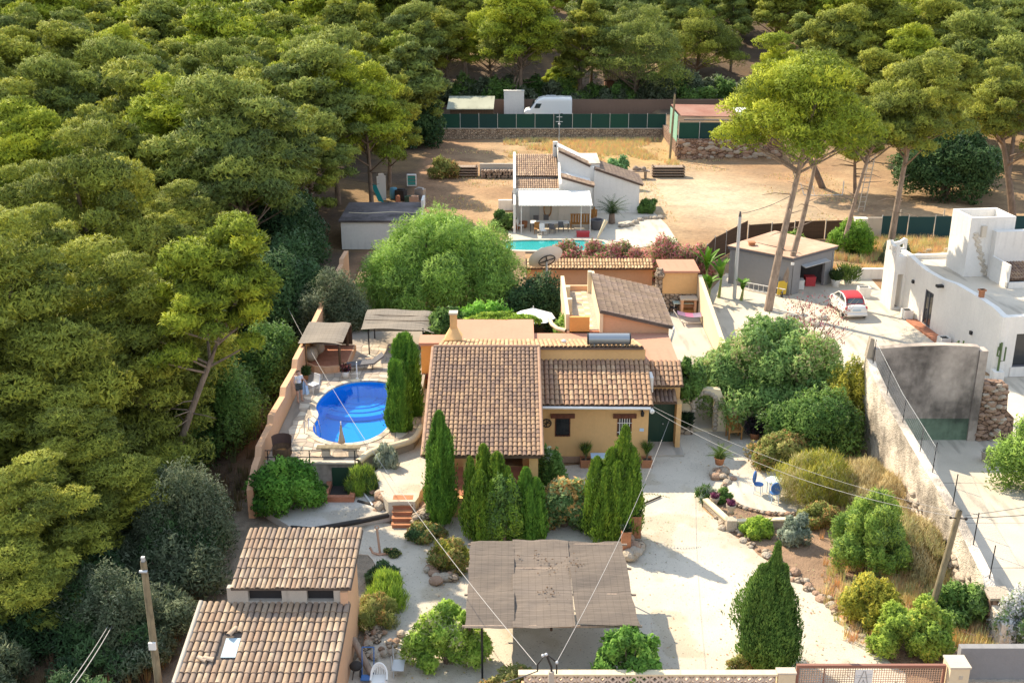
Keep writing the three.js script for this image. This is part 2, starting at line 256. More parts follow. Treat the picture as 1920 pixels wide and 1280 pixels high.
struct('round_patio', (() => { const c = at(1455, 925, 0.0); const g = new THREE.CylinderGeometry(1, 1, 0.1, 40); g.scale(2.15, 1, 1.75); g.translate(c[0], -0.038, c[2]); return g; })(), M.paleConcrete, 'round pale patio with the blue table');
struct('back_terrace', prism([[-0.3, -95], [-0.3, -85.6], [8.7, -86.3], [13.2, -88.5], [13.0, -94], [12.3, -99.3], [11.1, -99], [7.1, -98.5], [7.1, -95]], -0.06, 0.006), M.paleConcrete, 'cream paved terrace in front of the white house');
struct('side_yard', prism([[8.35, -53], [8.35, -64], [9.6, -71.3], [12, -71.3], [12, -60], [10.5, -52.3]], -0.06, 0.002), M.concrete, 'grey paved side yard right of the yellow house');
struct('back_road', prism([[-12, -139], [60, -139], [60, -145], [-12, -145]], 1.1, 1.235), M.concrete, 'grey lane behind the green screen fence');

// raised ground at the left of the house
const DECK = 1.4, PATH = 0.85, LOW = 0.3;
const poolPts = (() => { const k = px([[722, 717], [690, 714], [655, 717], [625, 727], [602, 745], [592, 762], [596, 780], [586, 800], [590, 815], [612, 827], [645, 832], [685, 827], [712, 815], [728, 800], [745, 782], [752, 755], [750, 730]], DECK).map((p) => v3(p[0], 0, p[1])); return new THREE.CatmullRomCurve3(k, true, 'centripetal').getPoints(72).slice(0, -1).map((p) => [p.x, p.z]); })();
const grow = (pts, d) => { const cx = pts.reduce((a, p) => a + p[0], 0) / pts.length, n = pts.length; return pts.map((p, i) => { const a = pts[(i + n - 1) % n], b = pts[(i + 1) % n], tx = b[0] - a[0], tz = b[1] - a[1], L = Math.hypot(tx, tz); let nx = tz / L, nz = -tx / L; return [p[0] + nx * d * grow.s, p[1] + nz * d * grow.s]; }); };
grow.s = 1; { const g1 = grow(poolPts, 0.3), area = (q) => q.reduce((a, p, i) => { const b = q[(i + 1) % q.length]; return a + p[0] * b[1] - b[0] * p[1]; }, 0); if (Math.abs(area(g1)) < Math.abs(area(poolPts))) grow.s = -1; }
const deckEdge = px([[672, 868], [690, 850], [715, 840], [745, 833], [775, 822], [790, 800]], DECK);
const deckPts = [[-10.95, -46.2], [-6.85, -46.2], ...deckEdge.slice(1), [-4.6, -54], [-4.6, -63.5], [-10.95, -63.5]];
struct('pool_deck', prism(deckPts, 0, DECK, [grow(poolPts, 0.28)]), mat([0.36, 0.31, 0.26], { map: TX.concrete }), 'raised paved deck around the blue pool');
struct('lower_terrace', prism([[-10.95, -46.2], [-10.95, -44.1], [-9.2, -42.3], [-8.3, -42.15], [-5.2, -43.4], [-5.6, -44.4], [-6.3, -46.2]], -0.05, LOW), M.gravelGrey, 'grey gravel terrace below the pool deck');
struct('upper_path', prism(wob([[-6.1, -46.3], [-5.7, -44.4], [-5.25, -43.5], [-4.1, -43.5], [-3.95, -44.4], [-3.7, -46], [-3.7, -56], [-4.7, -56], [-4.7, -49.2], [-5.6, -48.2]], 5, 0.05), -0.05, PATH), M.gravel, 'raised gravel path between the pool deck and the house');
struct('yard_soil', prism([[-10.9, -63.4], [-10.9, -84], [1, -84], [1, -65], [3, -64.5], [3, -58], [-4.6, -58], [-4.6, -63.4]], -0.05, 0.5), mat([0.36, 0.24, 0.15], { map: TX.soil, bumpMap: TX.soilH, bumpScale: 0.05 }), 'brown garden soil behind the pool under the feathery tree');
// ---------------------------------------------------------------- roof tiles
const TINT = { main: [[0.288, 0.192, 0.138], [0.248, 0.168, 0.126], [0.312, 0.207, 0.145], [0.232, 0.156, 0.122], [0.368, 0.243, 0.16], [0.272, 0.176, 0.126], [0.336, 0.223, 0.149], [0.432, 0.289, 0.182]], wing: [[0.453, 0.289, 0.178], [0.412, 0.253, 0.158], [0.495, 0.326, 0.206], [0.371, 0.224, 0.146], [0.47, 0.302, 0.186], [0.346, 0.216, 0.146], [0.519, 0.359, 0.23], [0.428, 0.277, 0.178]], light: [[0.558, 0.381, 0.21], [0.508, 0.338, 0.18], [0.592, 0.423, 0.243], [0.473, 0.304, 0.167], [0.542, 0.347, 0.188], [0.575, 0.389, 0.226], [0.457, 0.296, 0.167], [0.525, 0.364, 0.201]], barn: [[0.408, 0.303, 0.224], [0.359, 0.256, 0.186], [0.458, 0.352, 0.255], [0.318, 0.24, 0.186], [0.425, 0.312, 0.217], [0.384, 0.268, 0.19], [0.49, 0.383, 0.279], [0.294, 0.22, 0.175]] };
function tileShape(w, len, tint, seg = 6) {                             // one barrel tile, +z down the slope, wider at its lower end, with a thick lower lip
  const pos = [], idx = [], r0 = w * 0.40, r1 = w * 0.50, t = 0.018, ring = (r, z, lift) => { for (let k = 0; k <= seg; k++) { const a = Math.PI * k / seg; pos.push(-Math.cos(a) * r, Math.sin(a) * r * 0.74 + lift, z); } };
  ring(r0, -len / 2, 0.0); ring(r1, len / 2, 0.024); ring(r1, len / 2, 0.024); ring(r1 - t, len / 2, 0.024 - t * 0.3);
  const q = (a, b) => { for (let k = 0; k < seg; k++) { const i = a * (seg + 1) + k, j = b * (seg + 1) + k; idx.push(i, j, i + 1, i + 1, j, j + 1); } };
  q(0, 1); q(2, 3);
  const g = new THREE.BufferGeometry(); g.setAttribute('position', new THREE.Float32BufferAttribute(pos, 3)); g.setIndex(idx); g.computeVertexNormals();
  const u = []; for (let i = 0; i < pos.length; i += 3) u.push(pos[i] + tint[0] * 9, pos[i + 2] + tint[1] * 7); g.setAttribute('uv', new THREE.Float32BufferAttribute(u, 2));
  g.setAttribute('color', new THREE.Float32BufferAttribute(Array.from({ length: pos.length / 3 }, () => tint).flat(), 3)); return g;
}
// tiles over a sloping rectangle: O top corner, A along the ridge, D down the slope (vectors with their lengths)
function tileRoof(roof, O, A, D, cols, rows, tints, single = 0, seed = 1, skip = null, seg = 6) {
  const R = rng(seed), w = A.length(), l = D.length(), a = A.clone().normalize(), d = D.clone().normalize(), n = v3().crossVectors(d, a).normalize(); if (n.y < 0) n.negate();
  const pitch = w / cols, exp = l / rows, shapes = tints.map((t) => tileShape(pitch * 0.94, exp * 1.22, t, seg)), b = BASE.get(roof) || [0, 0, 0], bulk = [], mtx = new THREE.Matrix4(), q = new THREE.Quaternion(); let left = single;
  mtx.makeBasis(v3().crossVectors(n, d), n, d); q.setFromRotationMatrix(mtx);
  for (let r = rows - 1; r >= 0; r--) for (let c = 0; c < cols; c++) {
    if (skip && skip((c + 0.5) / cols, (r + 0.5) / rows)) { R(); R(); continue; }
    const patch = vnoise(c * 0.33 + seed, r * 0.33, seed + 3), k = clamp(Math.floor((patch * 0.95 + R() * 0.28) * 8 - 0.8), 0, 7), order = Math.floor(k);
    const p = O.clone().addScaledVector(a, (c + 0.5) * pitch + (R() - 0.5) * 0.012).addScaledVector(d, (r + 0.5) * exp + (R() - 0.5) * 0.05).addScaledVector(n, 0.012 + R() * 0.008).sub(v3(...b));
    const rot = q.clone().multiply(new THREE.Quaternion().setFromEuler(new THREE.Euler((R() - 0.5) * 0.03, (R() - 0.5) * 0.05, (R() - 0.5) * 0.06)));
    if (left > 0) { left--; const m = shade(new THREE.Mesh(shapes[order], M.tile)); m.name = 'roof_tile'; m.position.copy(p); m.quaternion.copy(rot); roof.add(m); }
    else { const g = shapes[order].toNonIndexed(); g.applyMatrix4(mtx.compose(p, rot, v3(1, 1, 1))); bulk.push(g); }
  }
  if (bulk.length) { const m = shade(new THREE.Mesh(mergeGeometries(bulk), M.tile)); m.name = 'roof_tiles'; m.userData.kind = 'stuff'; roof.add(m); }
}
function slab(O, A, D, t = 0.12) {                                      // a sloping slab with its top in the plane of O, A, D
  const n = v3().crossVectors(D, A).normalize(); if (n.y < 0) n.negate(); const k = n.multiplyScalar(-t), c = [O, O.clone().add(A), O.clone().add(A).add(D), O.clone().add(D)], e = c.map((p) => p.clone().add(k)), pos = [];
  const q = (p, s, r, o) => pos.push(...p.toArray(), ...s.toArray(), ...r.toArray(), ...p.toArray(), ...r.toArray(), ...o.toArray());
  q(c[0], c[3], c[2], c[1]); q(e[0], e[1], e[2], e[3]); for (let i = 0; i < 4; i++) { const j = (i + 1) % 4; q(c[i], c[j], e[j], e[i]); }
  const g = new THREE.BufferGeometry(); g.setAttribute('position', new THREE.Float32BufferAttribute(pos, 3)); g.computeVertexNormals(); return g;
}
function windowPart(house, x0, x1, y0, y1, z, frameMat, opts = {}) {    // frame, dark pane, bars and lintel in a wall facing +z whose face is at z
  const w = part('window', [bx(x0, x1, y0, y0 + 0.05, z - 0.12, z + 0.015), bx(x0, x1, y1 - 0.05, y1, z - 0.12, z + 0.015), bx(x0, x0 + 0.05, y0 + 0.05, y1 - 0.05, z - 0.12, z + 0.015), bx(x1 - 0.05, x1, y0 + 0.05, y1 - 0.05, z - 0.12, z + 0.015)], frameMat, house);
  part('pane', bx(x0 + 0.05, x1 - 0.05, y0 + 0.05, y1 - 0.05, z - 0.11, z - 0.07), M.glass, w);
  if (opts.bars) part('bars', Array.from({ length: opts.bars }, (_, i) => { const x = lerp(x0, x1, (i + 1) / (opts.bars + 1)); return bx(x - 0.012, x + 0.012, y0, y1, z + 0.03, z + 0.054); }).concat([0.25, 0.75].map((k) => bx(x0, x1, lerp(y0, y1, k) - 0.012, lerp(y0, y1, k) + 0.012, z + 0.055, z + 0.075))), opts.barMat || M.iron, w);
  if (opts.lintel) part('lintel', bx(x0 - 0.2, x1 + 0.2, y1 + 0.003, y1 + 0.2, z - 0.05, z + 0.1), M.lintel, w);
  return w;
}
// ---------------------------------------------------------------- the yellow house
{
  const H = thing('yellow_house', 'ochre house with terracotta barrel tile roofs in the middle of the plot', 'house', [1.4, 0, -48]);
  const walls = part('wall', [
    facade([[-3.55, 0], [1.1, 0], [1.1, 4.05], [-3.55, 4.05]], -48.3, 0.25, [rect(-2.8, -1.9, 0.9, 2.9), rect(-0.9, 0.5, 0.05, 2.2)]),           // back wall of the porch
    side([[-54.7, 0], [-48.3, 0], [-48.3, 4.12], [-51.05, 4.86], [-54.7, 3.85]], -3.55, 0.25), side([[-51.2, 0], [-48.3, 0], [-48.3, 4.12], [-51.05, 4.86], [-51.2, 4.86]], 0.85, 0.25),
    side([[-48.3, 0], [-43.7, 0], [-43.7, 0.9], [-48.3, 0.9]], -3.55, 0.22), side([[-48.3, 0], [-43.7, 0], [-43.7, 0.9], [-48.3, 0.9]], 0.88, 0.22),
    facade([[1.1, 0], [6.35, 0], [6.35, 3.15], [1.1, 3.15]], -49, 0.3, [rect(2.0, 2.72, 1.35, 2.3), rect(4.9, 5.58, 1.35, 2.3)]),
    side([[-54.7, 0], [-49.3, 0], [-49.3, 3.1], [-51.2, 4.2], [-51.2, 4.85], [-54.7, 3.85]], 6.05, 0.3),
    bx(1.1, 6.05, 3.9, 4.86, -51.42, -51.2), bx(-3.3, 6.05, 0, 3.8, -54.7, -54.45), bx(6.35, 8.1, 0, 3.15, -51.4, -51.2), bx(7.87, 8.1, 0, 2.35, -51.2, -50.45), bx(6.35, 6.6, 0, 2.35, -51.2, -50.9), bx(7.85, 8.1, 0, 3.3, -54, -51.4)], M.ochre, H);
  part('porch_pillar', [bx(-3.55, -3.15, 0.9, 2.85, -44.1, -43.7)], M.ochre, H); part('porch_pillar', [bx(-2.05, -1.78, 0.9, 2.85, -43.95, -43.7)], M.ochre, H); part('porch_pillar', [bx(0.72, 1.1, 0.9, 2.85, -44.1, -43.7)], M.ochre, H);
  part('porch_parapet', [bx(-3.55, 1.1, 0, 0.9, -43.95, -43.7)], M.ochre, H); part('porch_beam', [bx(-3.55, 1.1, 2.85, 3.0, -43.95, -43.72)], M.lintel, H); part('porch_floor', [bx(-3.3, 0.88, 0, 0.12, -48.3, -43.95)], M.redTile, H);
  part('plinth', [bx(1.1, 6.38, 0, 0.32, -49, -48.94)], M.stoneRed, H);
  // roofs
  const add = (name, O, A, D, cols, rows, tints, single, seed, t = 0.12, skip) => { O = v3(...O); A = v3(...A); D = v3(...D); const r = part(name, slab(O, A, D, t), M.pan, H); tileRoof(r, O, A, D, cols, rows, tints, single, seed, skip); return r; };
  const big = add('roof', [-3.7, 5.0, -51.05], [4.92, 0, 0], [0, -1.98, 7.6], 25, 27, TINT.main, 300, 5, 0.14);
  for (const x of [1.26, -3.74]) part('verge', tube([[x, 5.02, -51.05], [x, 3.05, -43.42]], 0.085, 8), M.verge, big);
  part('ridge', Array.from({ length: 15 }, (_, i) => tube([[-3.7 + i * 0.33, 5.05, -51.08], [-3.34 + i * 0.33, 5.07, -51.08]], 0.085, 8)), M.verge, big);
  const wing = add('roof', [1.28, 4.3, -51.2], [5.2, 0, 0], [0, -1.12, 2.78], 23, 9, TINT.wing, 0, 8);
  part('gutter', [tube([[1.2, 3.1, -48.33], [6.35, 3.06, -48.33]], 0.07, 8), tube([[6.4, 3.06, -48.35], [6.4, 2.75, -48.6], [6.4, 2.7, -48.9]], 0.055, 8), lathe([[0.02, 0], [0.11, 0], [0.11, 0.1], [0.02, 0.1]], 10).rotateX(Math.PI / 2).translate(6.4, 2.95, -48.3)], M.plasticWhite, H);
  const rear = add('roof', [-3.55, 5.0, -51.12], [9.8, 0, 0], [0, -1.05, -3.75], 46, 12, TINT.light, 0, 11);
  add('roof', [6.45, 3.95, -52.0], [1.72, 0, 0], [0, -0.75, 1.3], 8, 5, TINT.wing, 0, 14);
  add('porch_roof', [6.66, 2.78, -51.18], [1.2, 0, 0], [0, -0.3, 0.8], 6, 2, TINT.main, 0, 17);
  // windows, door
  windowPart(H, 2.0, 2.72, 1.35, 2.3, -49, M.lintel, { bars: 4, lintel: true }); windowPart(H, 4.9, 5.58, 1.35, 2.3, -49, M.lintel, { bars: 5, lintel: true, barMat: M.plasticWhite });
  const d = part('door', [bx(6.6, 7.87, 0.03, 2.25, -51.2, -51.12), bx(7.22, 7.25, 0.05, 2.25, -51.12, -51.10)], M.greenDoor, H); part('handle', ball(0.04, 7.33, 1.05, -51.09), M.steel, d);
  part('doorstep', [bx(6.3, 8.2, 0, 0.1, -51.1, -49.6)], M.concrete, H); part('number_plate', [bx(5.95, 6.15, 1.62, 1.76, -49, -48.97)], M.paleBlue, H);
  // wall lamp, chimney
  part('wall_lamp', [bx(6.0, 6.05, 2.6, 2.75, -49, -48.8), lathe([[0.03, 0.18], [0.09, 0.1], [0.07, -0.08], [0.02, -0.1]], 8, 6.03, 2.55, -48.78)], M.iron, H);
  const ch = part('chimney', [prism([[-3.35, -54.3], [-2.5, -54.3], [-2.5, -53.5], [-3.35, -53.5]], 3.5, 4.5), (() => { const g = new THREE.CylinderGeometry(0.24, 0.6, 0.5, 4); g.rotateY(Math.PI / 4); g.translate(-2.9, 4.75, -53.9); return g; })(), bx(-3.07, -2.73, 5, 5.75, -54.07, -53.73)], M.ochre, H);
  part('chimney_cap', [bx(-3.12, -2.68, 5.75, 5.84, -54.12, -53.68)], M.paleConcrete, ch);
  // flat roofs behind
  part('flat_roof', [bx(-3.3, 1.15, 3.35, 3.72, -58.9, -54.95)], M.roofPaint, H); part('flat_roof', [bx(1.15, 8.25, 3.2, 3.48, -57.35, -54.95), bx(6.45, 8.25, 3.2, 3.481, -54.95, -52.1)], M.roofPaint, H);
  part('wall', [bx(-3.2, 1.1, 0, 3.35, -58.8, -54.7), bx(1.15, 8.1, 0, 3.2, -57.25, -54.7), bx(6.35, 8.1, 0, 3.2, -54.7, -52.1)], M.ochre, H);
  part('parapet', [tube([[2.05, 3.62, -59.3], [2.15, 3.6, -58.4], [2.4, 3.58, -57.8], [2.85, 3.56, -57.5]], 0.12, 6)], M.cream, H);
  // arched gallery at the left
  const arch = new THREE.Path(); arch.moveTo(-4.25, 0.85); arch.lineTo(-4.25, 2.1); arch.absarc(-3.55, 2.1, 0.7, Math.PI, 0, true); arch.lineTo(-2.85, 0.85);
  const s = new THREE.Shape([[-4.8, 0.85], [-2.5, 0.85], [-2.5, 3.0], [-4.8, 3.0]].map((p) => new THREE.Vector2(...p))); s.holes.push(arch); const ag = new THREE.ExtrudeGeometry(s, { depth: 0.4, bevelEnabled: false, curveSegments: 10 }); ag.translate(0, 0, -57.2);
  const gal = part('arched_gallery', [ag, bx(-4.8, -4.45, 0.85, 3.0, -58.0, -57.2)], M.orange, H); part('flat_roof', [bx(-4.9, -3.3, 3.0, 3.16, -58.0, -56.7)], M.roofPaint, gal);
}
{ // the rear wing with its roof terrace
  const H = thing('rear_house', 'ochre rear wing with a roof terrace and a brown tile roof sloping right', 'house', [5.5, 0, -60]);
  part('wall', [facade([[4.8, 0], [8.3, 0], [8.3, 3.72], [4.8, 4.55]], -57.4, 0.3), bx(2.9, 4.8, 0, 3.55, -64.6, -57.4), bx(4.8, 8.3, 0, 3.6, -63.8, -57.7)], M.peach, H);
  const O = v3(4.62, 4.78, -63.95), A = v3(0, 0, 6.8), D = v3(3.85, -0.9, 0), r = part('roof', slab(O, A, D, 0.12), M.panGrey, H); tileRoof(r, O, A, D, 34, 12, [[0.33, 0.235, 0.165], [0.30, 0.21, 0.15], [0.36, 0.26, 0.18], [0.28, 0.2, 0.145], [0.39, 0.28, 0.2], [0.31, 0.22, 0.17], [0.34, 0.25, 0.19], [0.42, 0.31, 0.23]], 0, 31, null, 5);
  part('gutter', [tube([[8.52, 3.86, -63.95], [8.52, 3.84, -57.1], [8.5, 3.7, -56.95], [8.36, 3.05, -57.0]], 0.06, 6)], M.plasticWhite, H);
  part('terrace_floor', [bx(3.05, 4.65, 3.55, 3.6, -64.4, -57.6)], M.concrete, H);
  { const fl = H.children[H.children.length - 1]; for (let i = 0; i < 5; i++) for (let j = 0; j < 20; j++) part('floor_tile', bx(3.07 + i * 0.32, 3.37 + i * 0.32, 3.6, 3.612, -64.35 + j * 0.335, -64.04 + j * 0.335), [M.cream, M.stone, M.peach][(i * 7 + j * 5 + (i * j) % 3) % 3], fl); }
  part('parapet', [bx(2.85, 3.05, 3.2, 4.45, -64.6, -57.6)], M.cream, H); part('parapet', [bx(3.05, 4.1, 3.2, 4.35, -57.6, -57.4)], M.orange, H); part('parapet', [bx(4.62, 4.8, 3.55, 4.75, -64.6, -57.25)], M.cream, H); part('parapet', [bx(3.05, 4.62, 3.55, 3.9, -64.6, -64.4)], M.peach, H);
  part('post', [bx(3.05, 3.3, 3.6, 4.5, -62.6, -62.3)], M.cream, H); part('post', [bx(3.05, 3.3, 3.6, 4.5, -60.3, -60.0)], M.cream, H); part('post', [bx(4.4, 4.62, 3.6, 4.9, -64.2, -63.9)], M.cream, H);
  for (let i = 0; i < 3; i++) part('step', [bx(4.1, 4.62, 3.2, 3.56 - i * 0.12, -57.6 + i * 0.22, -57.38 + i * 0.22)], M.redTile, H);
}
{ // back boundary wall with a tiled coping, annex
  const W = thing('boundary_wall', 'ochre garden wall with a wide coping of light tiles before the oleanders', 'wall', [5.2, 0, -74]);
  part('wall', [bx(1, 9.4, 0, 2.3, -74.2, -73.9), bx(0.2, 3.1, 0, 1.5, -72, -71.7)], M.peach, W);
  const O = v3(1, 2.62, -74.45), A = v3(8.4, 0, 0), D = v3(0, -0.32, 1.1), r = part('coping', slab(O, A, D, 0.1), M.pan, W); tileRoof(r, O, A, D, 40, 3, TINT.light, 0, 41, null, 5);
  const N = thing('annex', 'small ochre outhouse with a flat terracotta roof behind the side yard', 'outhouse', [10.8, 0, -72.5]);
  part('wall', [bx(9.75, 12, 0, 2.65, -73.7, -71.3)], M.ochre, N); part('flat_roof', [bx(9.6, 12.12, 2.65, 2.78, -73.9, -71.15)], M.roofPaint, N); part('stone_base', [bx(9.75, 12, 0, 1.2, -71.3, -71.22)], M.rubble, N);
  part('flue', [cyl(0.3, 0.22, 2.9, 9.55, 0, -71.4, 8), ball(0.34, 9.55, 2.5, -71.3)], M.rubble, N);
  const B = thing('barbecue', 'small brick barbecue against the outhouse wall', 'barbecue', [11.4, 0, -70.7]); part('hearth', [bx(10.9, 11.05, 0, 1.05, -71.1, -70.4), bx(11.75, 11.9, 0, 1.05, -71.1, -70.4), bx(11.05, 11.75, 0, 1.05, -71.1, -71.0)], M.peach, B); part('slab', [bx(10.85, 11.95, 1.05, 1.15, -71.12, -70.35)], M.paleConcrete, B); part('firebox', [bx(11.05, 11.75, 0, 0.35, -71.0, -70.45)], M.teak, B);
  const Y = thing('yard_wall', 'cream rendered wall dividing the side yard from the parking yard', 'wall', [12.15, 0, -66]); part('wall', [side([[-71.3, 0], [-61.5, 0], [-61.5, 1.15], [-71.3, 2.5]], 12.02, 0.25)], M.cream, Y);
}
{ // wall with an archway right of the house
  const W = thing('archway_wall', 'ochre garden wall with a round arched passage beside the green door', 'wall', [10.4, 0, -52.1]);
  const arch = new THREE.Path(); arch.moveTo(9.05, 0.02); arch.lineTo(9.05, 1.5); arch.absarc(9.55, 1.5, 0.5, Math.PI, 0, true); arch.lineTo(10.05, 0.02);
  const s = new THREE.Shape([[8.1, 0], [12.9, 0], [12.9, 1.5], [10.6, 1.5], [10.3, 2.25], [8.8, 2.35], [8.1, 2.2]].map((p) => new THREE.Vector2(...p))); s.holes.push(arch); const g = new THREE.ExtrudeGeometry(s, { depth: 0.35, bevelEnabled: false, curveSegments: 10 }); g.translate(0, 0, -52.35);
  part('wall', g, M.cream, W);
  W.position.z -= 0.5;
  for (let i = 0; i < 11; i++) { const a = Math.PI * i / 10; part('arch_stone', blob(0.13, i + 3, 1, 1, 0.8).translate(9.55 - Math.cos(a) * 0.6, 1.5 + Math.sin(a) * 0.6, -51.97), M.stone, W); }
  for (let i = 0; i < 6; i++) for (const x of [8.98, 10.13]) part('arch_stone', blob(0.13, i + x, 1, 1, 0.8).translate(x, 0.15 + i * 0.24, -51.97), M.stone, W);
}
// ---------------------------------------------------------------- the tiled barn at the lower left
{
  const H = thing('garage', 'long outbuilding with two worn barrel tile roofs and a clerestory', 'outbuilding', [-7.8, 0, -32.5]);
  part('wall', [side([[-35.6, 0], [-29.0, 0], [-29.0, 1.25], [-33.2, 2.25], [-33.25, 2.9], [-35.6, 3.6]], -5.75, 0.25)], M.peach, H);
  part('wall', [bx(-10.3, -5.75, 0, 1.3, -29.4, -29.15), bx(-10.35, -10.1, 0, 1.25, -33.2, -29.4), bx(-9.2, -5.75, 0, 3.4, -35.6, -35.35)], M.peach, H);
  part('clerestory', [facade(rect(-9.55, -5.75, 2.0, 3.04), -33.3, 0.22, [rect(-8.85, -7.72, 2.52, 2.97), rect(-6.88, -5.98, 2.52, 2.97)])], M.concrete, H);
  part('opening', [bx(-8.9, -7.67, 2.46, 3.02, -33.62, -33.5)], M.black, H); part('opening', [bx(-6.93, -5.93, 2.46, 3.02, -33.62, -33.5)], M.black, H);
  { const O = v3(-9.28, 3.82, -35.85), A = v3(4.02, 0, 0), D = v3(-0.12, -0.75, 2.6), r = part('roof', slab(O, A, D, 0.12), M.panGrey, H); tileRoof(r, O, A, D, 24, 6, TINT.barn, 60, 51); }
  { const O = v3(-10.45, 2.44, -33.32), A = v3(5.02, 0, 0), D = v3(-0.1, -0.98, 4.1), r = part('roof', slab(O, A, D, 0.12), M.panGrey, H);
    const hole = (u, v) => u > 0.215 && u < 0.335 && v > 0.33 && v < 0.58; tileRoof(r, O, A, D, 24, 10, TINT.barn, 240, 52, hole);
    const c = (u, v, k) => O.clone().addScaledVector(A, u).addScaledVector(D, v).add(v3(0, k, 0)); const L = v3().subVectors(c(0.33, 0, 0), c(0.235, 0, 0)), E = v3().subVectors(c(0, 0.56, 0), c(0, 0.37, 0));
    part('skylight', slab(c(0.24, 0.375, 0.05), L, E, 0.03), mat([0.36, 0.46, 0.52], { roughness: 0.35 }), r);
    part('broken_tile', (() => { const g = tileShape(0.2, 0.4, [0.5, 0.38, 0.28]); g.rotateX(0.24); g.rotateY(-0.5); const p = c(0.275, 0.33, 0.14); g.translate(p.x, p.y, p.z); return g; })(), M.tile, r); for (const [u, v, a] of [[0.13, 0.6, 1.2], [0.17, 0.6, 1.5], [0.1, 0.86, 1.7], [0.2, 0.9, 1.1], [0.14, 0.92, 1.4]]) part('broken_tile', (() => { const g = tileShape(0.2, 0.34, [0.56, 0.44, 0.33]); g.rotateX(0.24); g.rotateY(a); const p = c(u, v, 0.12); g.translate(p.x, p.y, p.z); return g; })(), M.tile, r);
    part('verge', [tube([c(0, 0, 0.06), c(0, 1, 0.06)], 0.09, 6)], M.concrete, r); }
  const pole = single('fallen_post', tube([[0, 0.62, 0], [0.42, 0.3, 0.7], [0.78, 0.1, 1.3]], 0.13, 8), M.barkPale, [-5.5, 0, -33.9], 'thick pale post leaning against the corner of the barn', 'post');
}
{ // reed covered carport
  const C = thing('carport', 'flat carport roofed with faded grey brown reed mats', 'carport', [1.3, 0, -35.1]);
  const xs = [-1.5, 0.05, 2.06, 4.0], zs = [-37.95, -32.35], R = rng(77);
  for (let i = 0; i < 3; i++) {
    const w = xs[i + 1] - xs[i] + 0.06, l = zs[1] - zs[0], g = new THREE.PlaneGeometry(w, l, 14, 40); g.rotateX(-Math.PI / 2); const p = g.attributes.position;
    for (let k = 0; k < p.count; k++) { const x = p.getX(k) + (xs[i] + xs[i + 1]) / 2, z = p.getZ(k) + (zs[0] + zs[1]) / 2, t = (z - zs[0]) / l; const skew = (x > 3.9 ? 1 : x < -1.45 ? -1 : 0) * (0.03 + 0.08 * (vnoise(z * 1.7, i, 3) - 0.4)); p.setXYZ(k, x + skew + (i === 2 ? 0.12 * t : 0), 2.16 + 0.06 * Math.sin(t * Math.PI * 3.4 + i * 1.3 + x * 0.4) * (0.4 + vnoise(x * 0.9, i + 3, 8)) + 0.14 * (fbm(x * 1.3, z * 1.9, 9 + i, 3) - 0.5) + i * 0.012, z + 0.05 * (vnoise(x * 3, z, 5) - 0.5)); }
    g.computeVertexNormals(); const u = g.clone(); const m = part('reed_mat', u, [M.reed, mat([0.24, 0.205, 0.18], { map: TX.reed, bumpMap: TX.reedH, bumpScale: 0.012, roughness: 1, side: THREE.DoubleSide }), M.reed][i], C);
  }
  { const db = [], Rd = rng(21); for (let i = 0; i < 80; i++) { const c = i % 4, x = [0.9, 1.4, 2.3, 1.2][c] + (Rd() - 0.5) * 2.2 * Rd(), z = [-36.6, -35.9, -36.2, -34.3][c] + (Rd() - 0.5) * 1.8 * Rd(), g = new THREE.TetrahedronGeometry(0.018 + 0.03 * Rd()); g.scale(1.4, 0.5, 1); g.rotateY(Rd() * 6); g.translate(x, 2.24 + 0.02 * Rd(), z); db.push(g); } part('fallen_cones', db, M.wood, C, false, null, 'stuff'); }
  for (const z of [-37.8, -36.1, -34.4, -32.5]) part('cross_pole', tube([[-1.65, 2.08, z], [4.3, 2.08, z]], 0.045, 6), M.barkPale, C);
  for (const x of [-1.4, 1.3, 3.95]) part('rafter', tube([[x, 2.0, -37.9], [x, 2.0, -32.4]], 0.045, 6), M.wood, C);
  for (const [x, z] of [[-1.0, -37.6], [1.3, -37.6], [3.85, -37.6], [-1.0, -32.55], [3.85, -32.55]]) part('post', cyl(0.035, 0.035, 1.98, x, 0, z, 8), M.iron, C);
}
